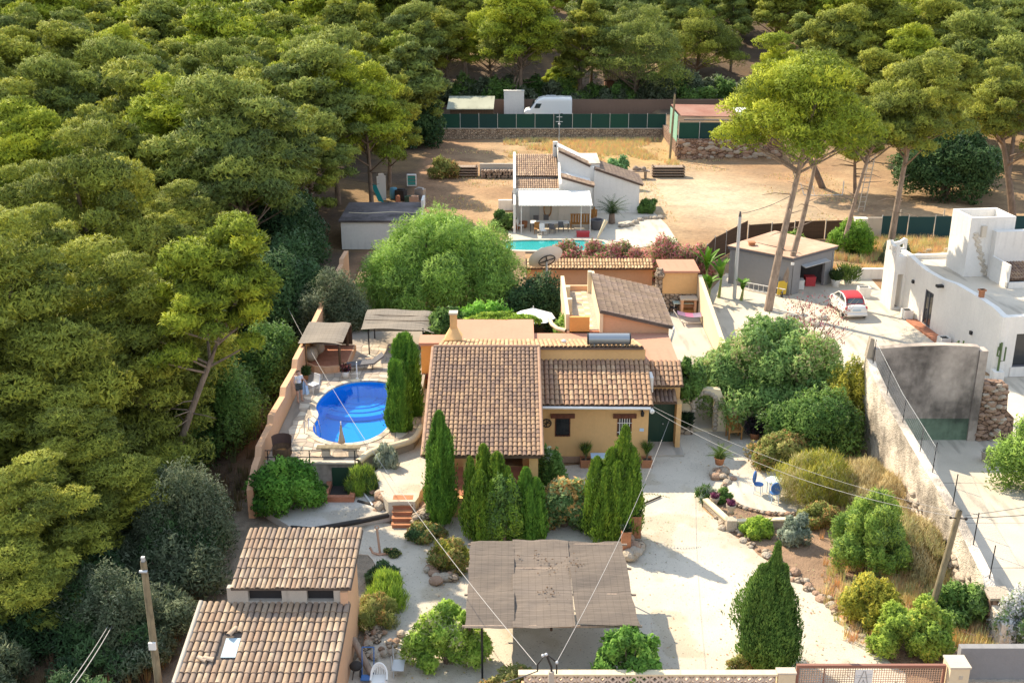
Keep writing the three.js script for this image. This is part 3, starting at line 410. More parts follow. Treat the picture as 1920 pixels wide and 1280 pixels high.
{ // shade roofs by the pool
  const G = thing('pool_gazebo', 'thatched shade roof on dark posts over a round brick platform', 'gazebo', [-10.1, DECK, -58.5]);
  const g = new THREE.PlaneGeometry(2.3, 3.3, 10, 14); g.rotateX(-Math.PI / 2); const p = g.attributes.position; for (let k = 0; k < p.count; k++) { const x = p.getX(k), z = p.getZ(k); p.setXYZ(k, x - 10.1 + (-z) * 0.02, 3.1 + 0.03 * Math.sin(x * 3 + z) - Math.max(0, x - 0.8) * 0.25, z - 58.55); } g.computeVertexNormals();
  part('thatch', g, M.thatch, G); for (const [x, z] of [[-11.0, -57.1], [-9.15, -57.1], [-11.0, -60], [-9.15, -60]]) part('post', cyl(0.08, 0.07, 3.0 - DECK, x, DECK, z, 8), M.wood, G);
  part('beam', [tube([[-11.25, 3.02, -57.1], [-8.95, 3.02, -57.1]], 0.05, 6), tube([[-11.25, 3.02, -60], [-8.95, 3.02, -60]], 0.05, 6)], M.wood, G);
  const pl = [[-11, -60.2], [-11, -57.4], [-10.5, -56.9], [-9.9, -56.75], [-9.3, -56.9], [-8.75, -57.5], [-8.7, -60.2]];
  part('platform', [prism(pl, DECK, DECK + 0.38)], M.peach, G); part('platform_floor', [prism(pl.map(([x, z]) => [lerp(-9.85, x, 0.92), lerp(-58.5, z, 0.92)]), DECK + 0.38, DECK + 0.40)], M.redTile, G); part('screen', [bx(-10.9, -8.9, DECK + 0.4, 2.9, -60.3, -60.2)], M.brownNet, G);
  part('side_wall', [side([[-60.1, DECK], [-57.2, DECK], [-57.2, 2.9], [-60.1, 2.9]], -11.1, 0.15)], M.ochre, G);
  const Rm = thing('ramada', 'wide grey thatched awning on thin poles behind the cypresses', 'awning', [-6.3, DECK, -61]);
  const h = new THREE.PlaneGeometry(4.0, 3.1, 16, 12); h.rotateX(-Math.PI / 2); const q = h.attributes.position; for (let k = 0; k < q.count; k++) { const x = q.getX(k), z = q.getZ(k); q.setXYZ(k, x - 6.28, 3.02 + 0.05 * Math.sin(x * 1.7 + z * 2) - Math.max(0, x - 1.4) * 0.4 - 0.03 * z, z - 60.95); } h.computeVertexNormals(); part('thatch', h, M.thatch, Rm);
  for (const [x, z] of [[-7.9, -59.6], [-4.9, -59.6], [-7.9, -62.3], [-4.9, -62.3]]) part('post', cyl(0.04, 0.04, 2.95 - DECK, x, DECK, z, 6), M.iron, Rm);
  part('lath', [tube([[-8.2, 3.1, -60.6], [-4.5, 3.1, -60.4]], 0.02, 5)], M.wood, Rm); part('lath', [tube([[-8.2, 3.06, -61.6], [-4.5, 3.06, -61.3]], 0.02, 5)], M.wood, Rm);
}
{ // pool
  const Pl = thing('swimming_pool', 'kidney shaped swimming pool of bright blue water in the paved deck', 'pool', [-7.8, DECK, -52]);
  const basin = mat([0.002, 0.31, 0.74], { roughness: 0.5 });
  const inner = poolPts, wallG = (() => { const pos = []; for (let i = 0; i < inner.length; i++) { const a = inner[i], b = inner[(i + 1) % inner.length]; pos.push(a[0], DECK, a[1], b[0], DECK, b[1], b[0], 0.05, b[1], a[0], DECK, a[1], b[0], 0.05, b[1], a[0], 0.05, a[1]); } const g = new THREE.BufferGeometry(); g.setAttribute('position', new THREE.Float32BufferAttribute(pos, 3)); g.computeVertexNormals(); return g; })();
  basin.side = THREE.DoubleSide;
  part('basin', [wallG, prism(grow(inner, 0.1), 0.02, 0.06)], basin, Pl);
  const c = at(672, 716, DECK); for (let i = 0; i < 4; i++) { const g = new THREE.CylinderGeometry(1, 1.02, 0.22, 32); g.scale(0.9 + i * 0.45, 1, 0.7 + i * 0.45); g.translate(c[0], DECK - 1.02 - i * 0.06, c[2]); const pts = g.attributes.position; part('pool_step', g, basin, Pl); }
  const w = prism(grow(inner, 0.02), DECK - 0.125, DECK - 0.12); part('water', w, new THREE.MeshPhysicalMaterial({ color: lin(0.6, 0.9, 1), transmission: 1, thickness: 0, roughness: 0.03, ior: 1.33, specularIntensity: 0.45, bumpMap: tex(256, 3, (u, v) => fbm(u * 8, v * 8, 13, 3, 8), true), bumpScale: 0.008 }), Pl);
  // coping stones round the pool
  const o0 = grow(inner, -0.02), o1 = grow(inner, 0.30), N = inner.length; for (let i = 0; i < N; i += 2) { const k = (j) => j % N, q = [o0[i], o0[k(i + 1)], o0[k(i + 2)], o1[k(i + 2)], o1[k(i + 1)], o1[i]]; const cx = q.reduce((a, p) => a + p[0], 0) / 6, cz = q.reduce((a, p) => a + p[1], 0) / 6; part('coping_stone', prism(q.map((p) => [lerp(cx, p[0], 0.97), lerp(cz, p[1], 0.97)]), DECK - 0.05, DECK + 0.035 + 0.004 * hash2(i, 1, 3)), [M.paleConcrete, M.cream, M.stone][i % 5 === 0 ? 2 : i % 3 === 0 ? 1 : 0], Pl); }
  const lad = thing('pool_ladder', 'bright steel handrail curving into the near left of the pool', 'handrail', at(578, 806, DECK)); for (const d of [0, 0.4]) part('rail', tube([[0 - d * 0.3, 0, d], [0.02 - d * 0.3, 0.6, d], [0.25 - d * 0.3, 0.75, d], [0.5 - d * 0.3, 0.5, d], [0.6 - d * 0.3, -0.3, d]], 0.025, 6), M.steel, lad, true);
  const sh = at(668, 716, DECK); single('pool_shower', [cyl(0.1, 0.08, 0.08, 0, 0, 0), cyl(0.03, 0.03, 0.85, 0, 0.08, 0), tube([[0, 0.9, 0], [0.02, 1.0, 0.04], [0.02, 0.98, 0.12]], 0.03, 6)], M.plasticWhite, [sh[0], DECK, sh[2] - 0.35], 'short white stand pipe at the far edge of the pool', 'stand pipe');
  // paving stones of the deck
  const deck = scene.getObjectByName('pool_deck'), inP = (pt, poly) => { let r = false; for (let i = 0, j = poly.length - 1; i < poly.length; j = i++) { const [xi, yi] = poly[i], [xj, yj] = poly[j]; if ((yi > pt[1]) !== (yj > pt[1]) && pt[0] < (xj - xi) * (pt[1] - yi) / (yj - yi) + xi) r = !r; } return r; };
  const cell = 0.5, outer = grow(inner, 0.04), gm = [[0.64, 0.55, 0.45], [0.50, 0.42, 0.34], [0.72, 0.64, 0.53], [0.44, 0.38, 0.33], [0.62, 0.48, 0.37]].map((q) => mat(q, { map: TX.concrete, bumpMap: TX.stuccoH, bumpScale: 0.01 })); let n = 0;
  const J = (i, j) => [-11 + (i + (hash2(i, j, 4) - 0.5) * 0.55) * cell, -46.2 - (j + (hash2(i, j, 5) - 0.5) * 0.55) * cell];
  for (let j = 0; j < 30; j++) for (let i = 0; i < 14; i++) { let q = [J(i, j), J(i + 1, j), J(i + 1, j + 1), J(i, j + 1)]; const c2 = [q.reduce((a, p) => a + p[0], 0) / 4, q.reduce((a, p) => a + p[1], 0) / 4]; if (n >= 300 || !inP(c2, deckPts) || inP(c2, outer) || q.some((p) => inP(p, outer) || !inP(p, deckPts))) continue; n++; part('paving_stone', prism(q.map((p) => [lerp(c2[0], p[0], 0.92), lerp(c2[1], p[1], 0.92)]), DECK - 0.02, DECK + 0.012 + 0.008 * hash2(i, j, 8)), gm[Math.floor(hash2(i, j, 9) * 5)], deck); }
}
{ // garden walls and steps round the pool deck
  const W = thing('pool_wall', 'peach rendered wall with a wavy stepped top left of the pool', 'wall', [-11.1, 0, -54]);
  const prof = [[-43.6, 0], [-43.6, 1.35], [-44.8, 1.9], [-45.5, 2.0], [-45.8, 2.35], [-48.3, 2.3], [-48.6, 2.6], [-51.3, 2.4], [-51.7, 2.72], [-54.6, 2.55], [-55, 2.9], [-58, 2.85], [-63.5, 2.9], [-63.6, 3.1], [-72, 3.0], [-72.2, 3.3], [-74.5, 3.2], [-74.5, 0]];
  part('wall', side(prof, -11.25, 0.28), M.peach, W);
  const F = thing('deck_wall', 'stained retaining wall carrying the pool deck above the gravel terrace', 'wall', [-8.9, 0, -46.1]); part('wall', [bx(-10.95, -6.9, 0, DECK - 0.02, -46.2, -46.05)], M.grime, F); part('edge', [bx(-10.95, -6.85, DECK - 0.02, DECK + 0.04, -46.3, -46.02)], M.paleConcrete, F);
  const e = [[-6.85, -46.2], ...deckEdge.slice(1)]; const E2 = thing('deck_coping', 'cream rounded coping curving along the planted edge of the deck', 'coping', [-5.8, 0, -47.5]); part('coping', tube(new THREE.CatmullRomCurve3(e.map((p) => v3(p[0], DECK - 0.02, p[1]))).getPoints(24), 0.16, 8), M.cream, E2); part('wall', tube(new THREE.CatmullRomCurve3(e.map((p) => v3(p[0], 0.7, p[1]))).getPoints(20), 0.1, 6), M.grime, E2);
  // railing on the deck wall
  const Rl = thing('deck_railing', 'thin black iron railing along the front of the pool deck', 'railing', [-8.9, DECK, -46.1]); for (const [y, k] of [[2.05, 0], [1.72, 1]]) part('rail', tube([[-10.9, y, -46.0], [-6.75, y, -46.0]], 0.022, 6), M.iron, Rl); for (const x of [-10.8, -8.95, -6.95]) part('post', tube([[x, 0.75, -46.0], [x, 2.06, -46.0]], 0.025, 6), M.iron, Rl);
  const Bn = thing('deck_bench', 'weathered plank bench behind the pool railing', 'bench', [-7.75, DECK, -46.7]); part('seat', [bx(-8.75, -6.8, DECK + 0.42, DECK + 0.48, -46.95, -46.6)], M.poleWood, Bn); for (const x of [-8.35, -7.15]) part('leg', [bx(x - 0.18, x + 0.18, DECK, DECK + 0.42, -46.9, -46.65)], M.paleConcrete, Bn);
  // cellar door and its sunken well
  const D = thing('cellar_door', 'dark green cellar door in the deck wall behind a brick kerb', 'door', [-7.55, 0, -46]); part('door', [bx(-8.0, -7.1, 0.02, 1.2, -46.04, -45.98)], M.greenDoor, D); part('kerb', [bx(-8.25, -8.02, 0, 0.55, -46.0, -44.7), bx(-7.08, -6.85, 0, 0.55, -46.0, -44.7), bx(-8.25, -6.85, 0, 0.55, -44.7, -44.48)], M.redTile, D); part('well_floor', [bx(-8.02, -7.08, LOW, LOW + 0.02, -46, -44.7)], M.dark, D);
  const K = thing('terrace_kerb', 'dark low kerb edging the grey gravel terrace', 'kerb', [-7, 0, -43]); part('kerb', [tube([[-9.2, 0.28, -42.28], [-8.3, 0.28, -42.12], [-6.6, 0.28, -42.75], [-5.25, 0.28, -43.38]], 0.11, 6)], M.dark, K);
  const K2 = single('drain_strip', [tube([[-6.7, 0.32, -44.55], [-6.0, 0.32, -44.2], [-5.75, 0.32, -43.85]], 0.07, 6)], M.dark, [0, 0, 0], 'dark strip of edging beside the white pipe on the gravel', 'edging'); const pip = single('white_pipe', tube([[-6.55, 0.36, -45.3], [-6.0, 0.36, -44.1]], 0.045, 6), M.plasticWhite, [0, 0, 0], 'white plastic pipe lying on the gravel by the rockery', 'pipe');
  const St = thing('brick_steps', 'flight of five terracotta steps rising to the gravel path', 'steps', [-4.65, 0, -43.1]); for (let i = 0; i < 5; i++) { part('step', bx(-5.05, -4.25, 0, 0.17 * (i + 1) - 0.03, -42.75 - 0.24 * i, -43.02 - 0.24 * i - (i === 4 ? 0.15 : 0)), M.redTile, St); part('tread', bx(-5.08, -4.22, 0.17 * (i + 1) - 0.03, 0.17 * (i + 1), -42.72 - 0.24 * i, -43.0 - 0.24 * i - (i === 4 ? 0.15 : 0)), M.terracotta, St); }
  const rockM = [M.stone, M.stoneRed, M.rubble], protos = [];
  const rock = (x, y, z, r, s, label, group) => { const g = blob(r, s, 1 + 0.4 * hash2(s, 1, 2), 0.7 + 0.3 * hash2(s, 2, 2), 1 + 0.3 * hash2(s, 3, 2)); return single('rock', g, rockM[s % 3], [x, y, z], label, 'rock', group); };
  const R = rng(9); for (let i = 0; i < 46; i++) { const t = R(), x = -6.25 + 0.75 * t + (R() - 0.5) * 0.55, z = -46.9 + 3.2 * t + (R() - 0.5) * 0.7; rock(x, 0.15 + 0.55 * R(), z, 0.12 + 0.12 * R(), i + 1, 'rough tan rock in the rockery between pool deck and steps', 'rocks of the rockery left of the steps'); }
  for (let i = 0; i < 18; i++) rock(-4.1 + R() * 0.6, 0.15 + 0.5 * R(), -44.2 + R() * 1.6, 0.13 + 0.13 * R(), 60 + i, 'grey rock in the low wall right of the brick steps', 'rocks right of the brick steps');
  for (let i = 0; i < 40; i++) rock(-5.25 + R() * 1.35 * (0.3 + R()), 0.05 + 0.12 * R(), -35.6 + R() * 2.1, 0.06 + 0.10 * R(), 90 + i, 'pale rubble stone heaped beside the barn wall', 'rubble stones beside the barn');
  const edge = px([[1322, 935], [1350, 985], [1385, 1010], [1420, 1035], [1450, 1055], [1480, 1080], [1515, 1105], [1545, 1130], [1580, 1160], [1615, 1190], [1655, 1225]]), cur = new THREE.CatmullRomCurve3(edge.map((p) => v3(p[0], 0, p[1])));
  for (let i = 0; i < 62; i++) { const p = cur.getPointAt(i / 61); rock(p.x + 0.1 + (R() - 0.3) * 0.5, 0.03, p.z + (R() - 0.5) * 0.3, 0.07 + 0.11 * R(), 140 + i, 'small edging stone between the drive and the planted bed', 'edging stones along the drive'); }
  const c = at(1455, 925, 0); for (let i = 0; i < 34; i++) { const a = Math.PI * (0.75 + 1.2 * i / 33); rock(c[0] + 2.35 * Math.cos(a), 0.04, c[2] - 1.95 * Math.sin(a) * -1 * -1, 0.08 + 0.08 * R(), 220 + i, 'small stone in the ring edging the round patio', 'edging stones of the round patio'); }
  for (let i = 0; i < 14; i++) rock(9.15 + R() * 0.9, 0.06 + 0.1 * R(), -48.0 + R() * 0.8, 0.12 + 0.16 * R(), 260 + i, 'tan boulder in the heap under the potted cycad', 'boulders under the potted cycad');
  for (let i = 0; i < 12; i++) { const p = at(880 + R() * 60 - 60, 1078 + R() * 26 - 10, 0); rock(p[0] - 0.4, 0.1, p[2], 0.12 + 0.12 * R(), 280 + i, 'brown stone in the low wall beside the carport', 'stones left of the carport'); }
  for (let i = 0; i < 10; i++) { const p = at(1180, 1040, 0); rock(p[0] + R() * 0.5, 0.12 + 0.35 * R(), p[2] + (R() - 0.5) * 1.2, 0.16 + 0.12 * R(), 300 + i, 'brown stone in the pier under the terracotta pots', 'stones right of the carport'); }
}
// ---------------------------------------------------------------- white house at the back
{
  const H = thing('white_villa', 'white villa with stepped tile roofs and a pale awning beyond the oleanders', 'house', [5.5, 0, -97]);
  part('wall', [bx(0.3, 4.1, 0, 2.8, -101.2, -95), side([[-101.4, 0], [-94.9, 0], [-94.9, 2.95], [-96.6, 3.5], [-97.4, 3.7], [-101.4, 4.75]], 0.1, 0.22), side([[-101.4, 0], [-94.9, 0], [-94.9, 3.3], [-96.6, 3.8], [-97.4, 4.1], [-101.4, 5.3]], 3.95, 0.2),
    facade([[4.15, 0], [6.75, 0], [6.75, 3.0], [4.15, 3.75]], -95, 3.5, [rect(4.5, 5.2, 0, 0.01)]), facade([[3.95, 0], [7.1, 0], [7.1, 3.95], [6.6, 4.05], [3.95, 5.35]], -98.5, 4.5), facade([[7.1, 0], [11.05, 0], [11.05, 2.5], [7.6, 3.7], [7.1, 3.7]], -98.2, 0.3), bx(7.1, 11.05, 0, 2.5, -102.5, -98.5), bx(5.6, 7.6, 0, 4.15, -103.4, -98.9)], M.white, H);
  const add = (O, A, D, c, r, s, t) => { O = v3(...O); A = v3(...A); D = v3(...D); const f = part('roof', slab(O, A, D, 0.12), M.pan, H); tileRoof(f, O, A, D, c, r, t || TINT.light, 0, s, null, 4); };
  const old = [[0.44, 0.30, 0.21], [0.38, 0.26, 0.18], [0.50, 0.35, 0.24], [0.34, 0.235, 0.17], [0.47, 0.33, 0.22], [0.41, 0.28, 0.2], [0.53, 0.39, 0.27], [0.36, 0.25, 0.18]];
  add([0.32, 4.55, -101.2], [3.62, 0, 0], [0, -1.1, 3.9], 20, 10, 61, old); add([0.32, 3.2, -96.9], [3.65, 0, 0], [0, -0.5, 1.75], 20, 5, 62, old);
  add([4.05, 5.4, -99.9], [0, 0, 1.5], [2.7, -1.3, 0], 6, 6, 63, old); add([4.15, 3.85, -96.4], [0, 0, 1.5], [2.75, -0.78, 0], 7, 7, 64, old); add([7.2, 3.9, -102.6], [0, 0, 4.5], [4.15, -1.42, 0], 22, 12, 65, [[0.30, 0.22, 0.165], [0.26, 0.19, 0.15], [0.33, 0.24, 0.18], [0.24, 0.175, 0.14], [0.35, 0.26, 0.19], [0.28, 0.2, 0.155], [0.31, 0.23, 0.17], [0.38, 0.28, 0.2]]);
  part('flat_roof', [bx(5.55, 7.65, 4.15, 4.25, -103.45, -98.85)], M.paleConcrete, H);
  const ch = part('chimney', [bx(3.6, 4.0, 3.6, 5.75, -101.1, -100.7)], M.white, H); part('flue_opening', [bx(3.72, 3.88, 5.3, 5.5, -100.72, -100.68)], M.black, ch);
  const aw = part('awning', [slab(v3(0.55, 2.8, -94.6), v3(5.95, 0, 0), v3(0, -0.38, 3.75), 0.05)], M.plasticWhite, H); for (let i = 0; i < 24; i++) part('awning_rib', tube([[0.65 + i * 0.25, 2.82, -94.6], [0.65 + i * 0.25, 2.44, -90.85]], 0.02, 4), M.plasticWhite, aw);
  for (const x of [0.75, 5.6, 6.35]) part('awning_post', tube([[x, 0, -91.1], [x, 2.38, -91.1]], 0.04, 6), M.plasticWhite, H);
  part('wall', [bx(0.1, 0.3, 0, 2.4, -95, -91.2)], M.white, H); const d = part('door', [bx(1.5, 2.3, 0, 2.0, -95, -94.93)], M.galv, H); part('window', [bx(0.0, 0.09, 0.9, 1.9, -98.6, -97.8)], M.darkGrey, H); part('low_wall', [bx(-1.2, 0.1, 0, 0.9, -99.5, -99.2)], M.white, H);
  const mr = thing('oval_mirror', 'tall oval frame leaning on the white wall under the awning', 'mirror', [3.0, 0.5, -94.85]); const tg = new THREE.TorusGeometry(0.5, 0.07, 6, 20); tg.scale(0.62, 1.25, 1); tg.translate(0, 0.65, 0); part('frame', tg, M.teak, mr, true); const mg = new THREE.CylinderGeometry(0.48, 0.48, 0.02, 20); mg.rotateX(Math.PI / 2); mg.scale(0.62, 1.25, 1); mg.translate(0, 0.65, 0); part('glass', mg, M.paleConcrete, mr, true);
  single('roof_aerial', [tube([[0, 0, 0], [0, 3.4, 0]], 0.025, 5), tube([[-0.3, 2.4, 0], [0.3, 2.4, 0]], 0.02, 4), tube([[-0.25, 2.8, 0], [0.25, 2.8, 0]], 0.02, 4), ball(0.1, 0, 2.2, 0)], M.galv, [4.1, 5.2, -100.2], 'thin aerial mast on the roof of the white villa', 'aerial');
}
{ // small pool of the villa
  const B = thing('villa_pool', 'long turquoise swimming pool half hidden by pink oleanders', 'pool', [3.6, 0, -87]); const water = new THREE.MeshPhysicalMaterial({ color: lin(0.7, 0.95, 0.95), transmission: 1, thickness: 0, roughness: 0.04, ior: 1.33 });
  const out = []; for (let i = 0; i < 40; i++) { const a = i / 40 * Math.PI * 2, c = Math.cos(a), s2 = Math.sin(a); out.push([3.4 + Math.sign(c) * Math.abs(c) ** 0.45 * 4.0, -87.2 + Math.sign(s2) * Math.abs(s2) ** 0.45 * 1.55]); }
  const big = out.map(([x, z]) => [3.4 + (x - 3.4) * 1.08, -87.2 + (z + 87.2) * 1.2]); part('coping', prism(big, 0, 0.14, [out]), M.paleConcrete, B); part('basin', prism(out, 0.005, 0.02), mat([0.02, 0.42, 0.44]), B); part('water', prism(out, 0.09, 0.095), water, B);
}
// ---------------------------------------------------------------- grey garage, court walls, white house at the right
{
  const G = thing('grey_garage', 'dark grey garage with a rusty flat roof and its door half open', 'garage', [18.9, 0, -76]);
  const FL = [18.85, -74.6], FR = [22.5, -77.5], BR = [19.2, -81.4], BL = [15.2, -77.5], t = 0.2, seg = (a, b, y0, y1, k0 = 0, k1 = 1, th = t) => { const A = [lerp(a[0], b[0], k0), lerp(a[1], b[1], k0)], B = [lerp(a[0], b[0], k1), lerp(a[1], b[1], k1)], L = Math.hypot(B[0] - A[0], B[1] - A[1]), nx = -(B[1] - A[1]) / L * th, nz = (B[0] - A[0]) / L * th; return prism([A, B, [B[0] - nx, B[1] - nz], [A[0] - nx, A[1] - nz]], y0, y1); };
  part('wall', [seg(BL, FL, 0, 2.5), seg(FR, BR, 0, 2.5), seg(BR, BL, 0, 2.5), seg(FL, FR, 0, 2.5, 0.05, 0.22), seg(FL, FR, 0, 2.5, 0.8, 0.95), seg(FL, FR, 1.95, 2.5, 0.22, 0.8)], M.midGrey, G);
  part('fascia', [seg([15.05, -77.5], [18.85, -74.42], 2.5, 2.68, 0, 1, 0.1), seg([18.85, -74.42], [22.7, -77.5], 2.5, 2.68, 0, 1, 0.1)], M.darkGrey, G);
  part('roof', prism([[15.0, -77.55], [18.85, -74.38], [22.75, -77.5], [19.2, -81.65]], 2.68, 2.74), M.rust, G);
  part('garage_door', (() => { const a = [lerp(18.85, 22.5, 0.22), lerp(-74.6, -77.5, 0.22)], b = [lerp(18.85, 22.5, 0.8), lerp(-74.6, -77.5, 0.8)]; return slab(v3(a[0] - 0.3, 2.1, a[1] - 0.5), v3(b[0] - a[0], 0, b[1] - a[1]), v3(0.55, -0.18, 0.85), 0.05); })(), M.galv, G);
  part('floor', prism([[18.6, -75], [22.1, -77.6], [19.2, -81], [15.6, -77.6]], 0.01, 0.03), M.concrete, G); part('flood_light', bx(18.75, 18.95, 2.25, 2.42, -74.4, -74.3), M.plasticWhite, G);
  single('roof_vent', [bx(-0.2, 0.2, 0, 0.2, -0.2, 0.2), bx(-0.25, 0.25, 0.2, 0.25, -0.25, 0.25)], M.terracotta, [16.7, 2.74, -77.6], 'small brick vent standing on the rusty garage roof', 'vent');
  for (const [k, m, l] of [[0.35, M.plasticWhite, 'white box stored just inside the grey garage'], [0.62, M.red, 'red crate stored just inside the grey garage']]) single('storage_box', [bx(-0.35, 0.35, 0, 0.6, -0.3, 0.3), bx(-0.37, 0.37, 0.6, 0.66, -0.32, 0.32)], m, [lerp(18.85, 22.5, k) - 0.3, 0.03, lerp(-74.6, -77.5, k) - 0.6], l, 'box');
}
{ // the old ball court
  const C = thing('court_end_wall', 'tall weathered concrete end wall of the ball court with a green painted base', 'wall', [19.8, 0, -51.7]);
  const topP = []; for (let i = 0; i <= 16; i++) { const x = lerp(17.3, 22.35, i / 16); topP.push([x, 4.62 + 0.32 * Math.sin(Math.PI * (0.12 + 0.62 * i / 16)) + 0.03 * vnoise(i, 2, 4)]); }
  part('wall', facade([[17.3, 1.15], [22.35, 1.15], ...topP.reverse()], -51.5, 0.4), M.grime, C); part('painted_base', facade(rect(17.3, 22.35, 0, 1.15), -51.5, 0.4), mat([0.20, 0.30, 0.22], { map: TX.grime }), C); part('buttress', [bx(22.35, 22.75, 0, 4.7, -52.0, -51.4)], M.grime, C);
  part('stub', [facade([[17.0, 4.3], [17.35, 4.3], [17.3, 5.25], [17.12, 5.3]], -51.55, 0.35)], M.stone, C);
  const Rb = thing('rubble_buttress', 'ragged stone wall stepping down beside the court end wall', 'wall', [23.3, 0, -51.6]); part('wall', facade([[22.75, 0], [24.6, 0], [24.5, 1.2], [24.1, 1.6], [24.0, 2.8], [23.8, 3.05], [22.75, 3.1]], -51.45, 0.45), M.rubbleRed, Rb); const Rr = rng(4); for (let i = 0; i < 70; i++) { const x = 22.85 + Rr() * 1.1, y = Rr() * 2.95; part('stone', blob(0.11 + 0.07 * Rr(), i, 1.3, 0.7, 0.8).translate(x, y, -51.42), i % 3 ? M.stoneRed : M.stone, Rb); }
  const S = thing('court_side_wall', 'long whitewashed side wall of the ball court sloping down to the street', 'wall', [17.3, 0, -44]);
  const prof = [[-51.9, 0], [-51.9, 4.4], [-51.2, 3.95], [-49, 3.45], [-47.2, 3.2], [-45, 2.95], [-42.8, 2.7], [-41, 2.55], [-39.7, 2.4], [-37.8, 2.0], [-36.3, 1.7], [-35.6, 1.2], [-34.2, 1.0], [-34.2, 0]]; part('wall', side(prof.map(([z, y]) => [z, y]), 17.05, 0.4), mat([0.98, 0.90, 0.79], { map: TX.grime, bumpMap: TX.soilH, bumpScale: 0.06 }), S); part('pier', [bx(17.0, 17.75, 0, 1.35, -35.9, -35.2)], M.rubbleRed, S); part('pier_cap', [bx(16.95, 17.8, 1.35, 1.45, -35.95, -35.15)], M.stone, S);
  const Rs = rng(44); for (let i = 0; i < 60; i++) { const z = lerp(-46, -36, Rs()); part('stone', blob(0.12 + 0.1 * Rs(), i, 0.7, 0.8, 1.2).translate(17.0, Rs() * 1.2, z), M.stone, S); }
  const F = thing('wire_fence', 'sagging wire mesh fence on thin posts along the top of the side wall', 'fence', [17.5, 0, -43]); const fz = [-51.4, -49, -46.6, -44.2, -42.6, -40.2, -37.9, -36.2], topY = (z) => { for (let i = 0; i < prof.length - 1; i++) if (z >= prof[i][0] && z <= prof[i + 1][0] && prof[i + 1][0] > prof[i][0]) return lerp(prof[i][1], prof[i + 1][1], (z - prof[i][0]) / (prof[i + 1][0] - prof[i][0])); return 1; };
  for (const z of fz) part('post', tube([[17.3, topY(z) - 0.1, z], [17.33, topY(z) + (z > -43 ? 1.35 : 1.2), z]], 0.022, 5), M.iron, F);
  const mesh = []; for (let z = -51.4; z < -42.6; z += 0.16) { const y = topY(z), h = 1.15; mesh.push(tube([[17.3, y, z], [17.3, y + h, z + 0.6]], 0.0045, 3), tube([[17.3, y, z + 0.6], [17.3, y + h, z]], 0.0045, 3)); } mesh.push(tube([[17.3, topY(-51.4) + 1.15, -51.4], [17.3, topY(-47) + 1.15, -47], [17.3, topY(-42.6) + 1.15, -42.6]], 0.008, 4)); part('mesh_wire', mesh, M.galv, F);
}
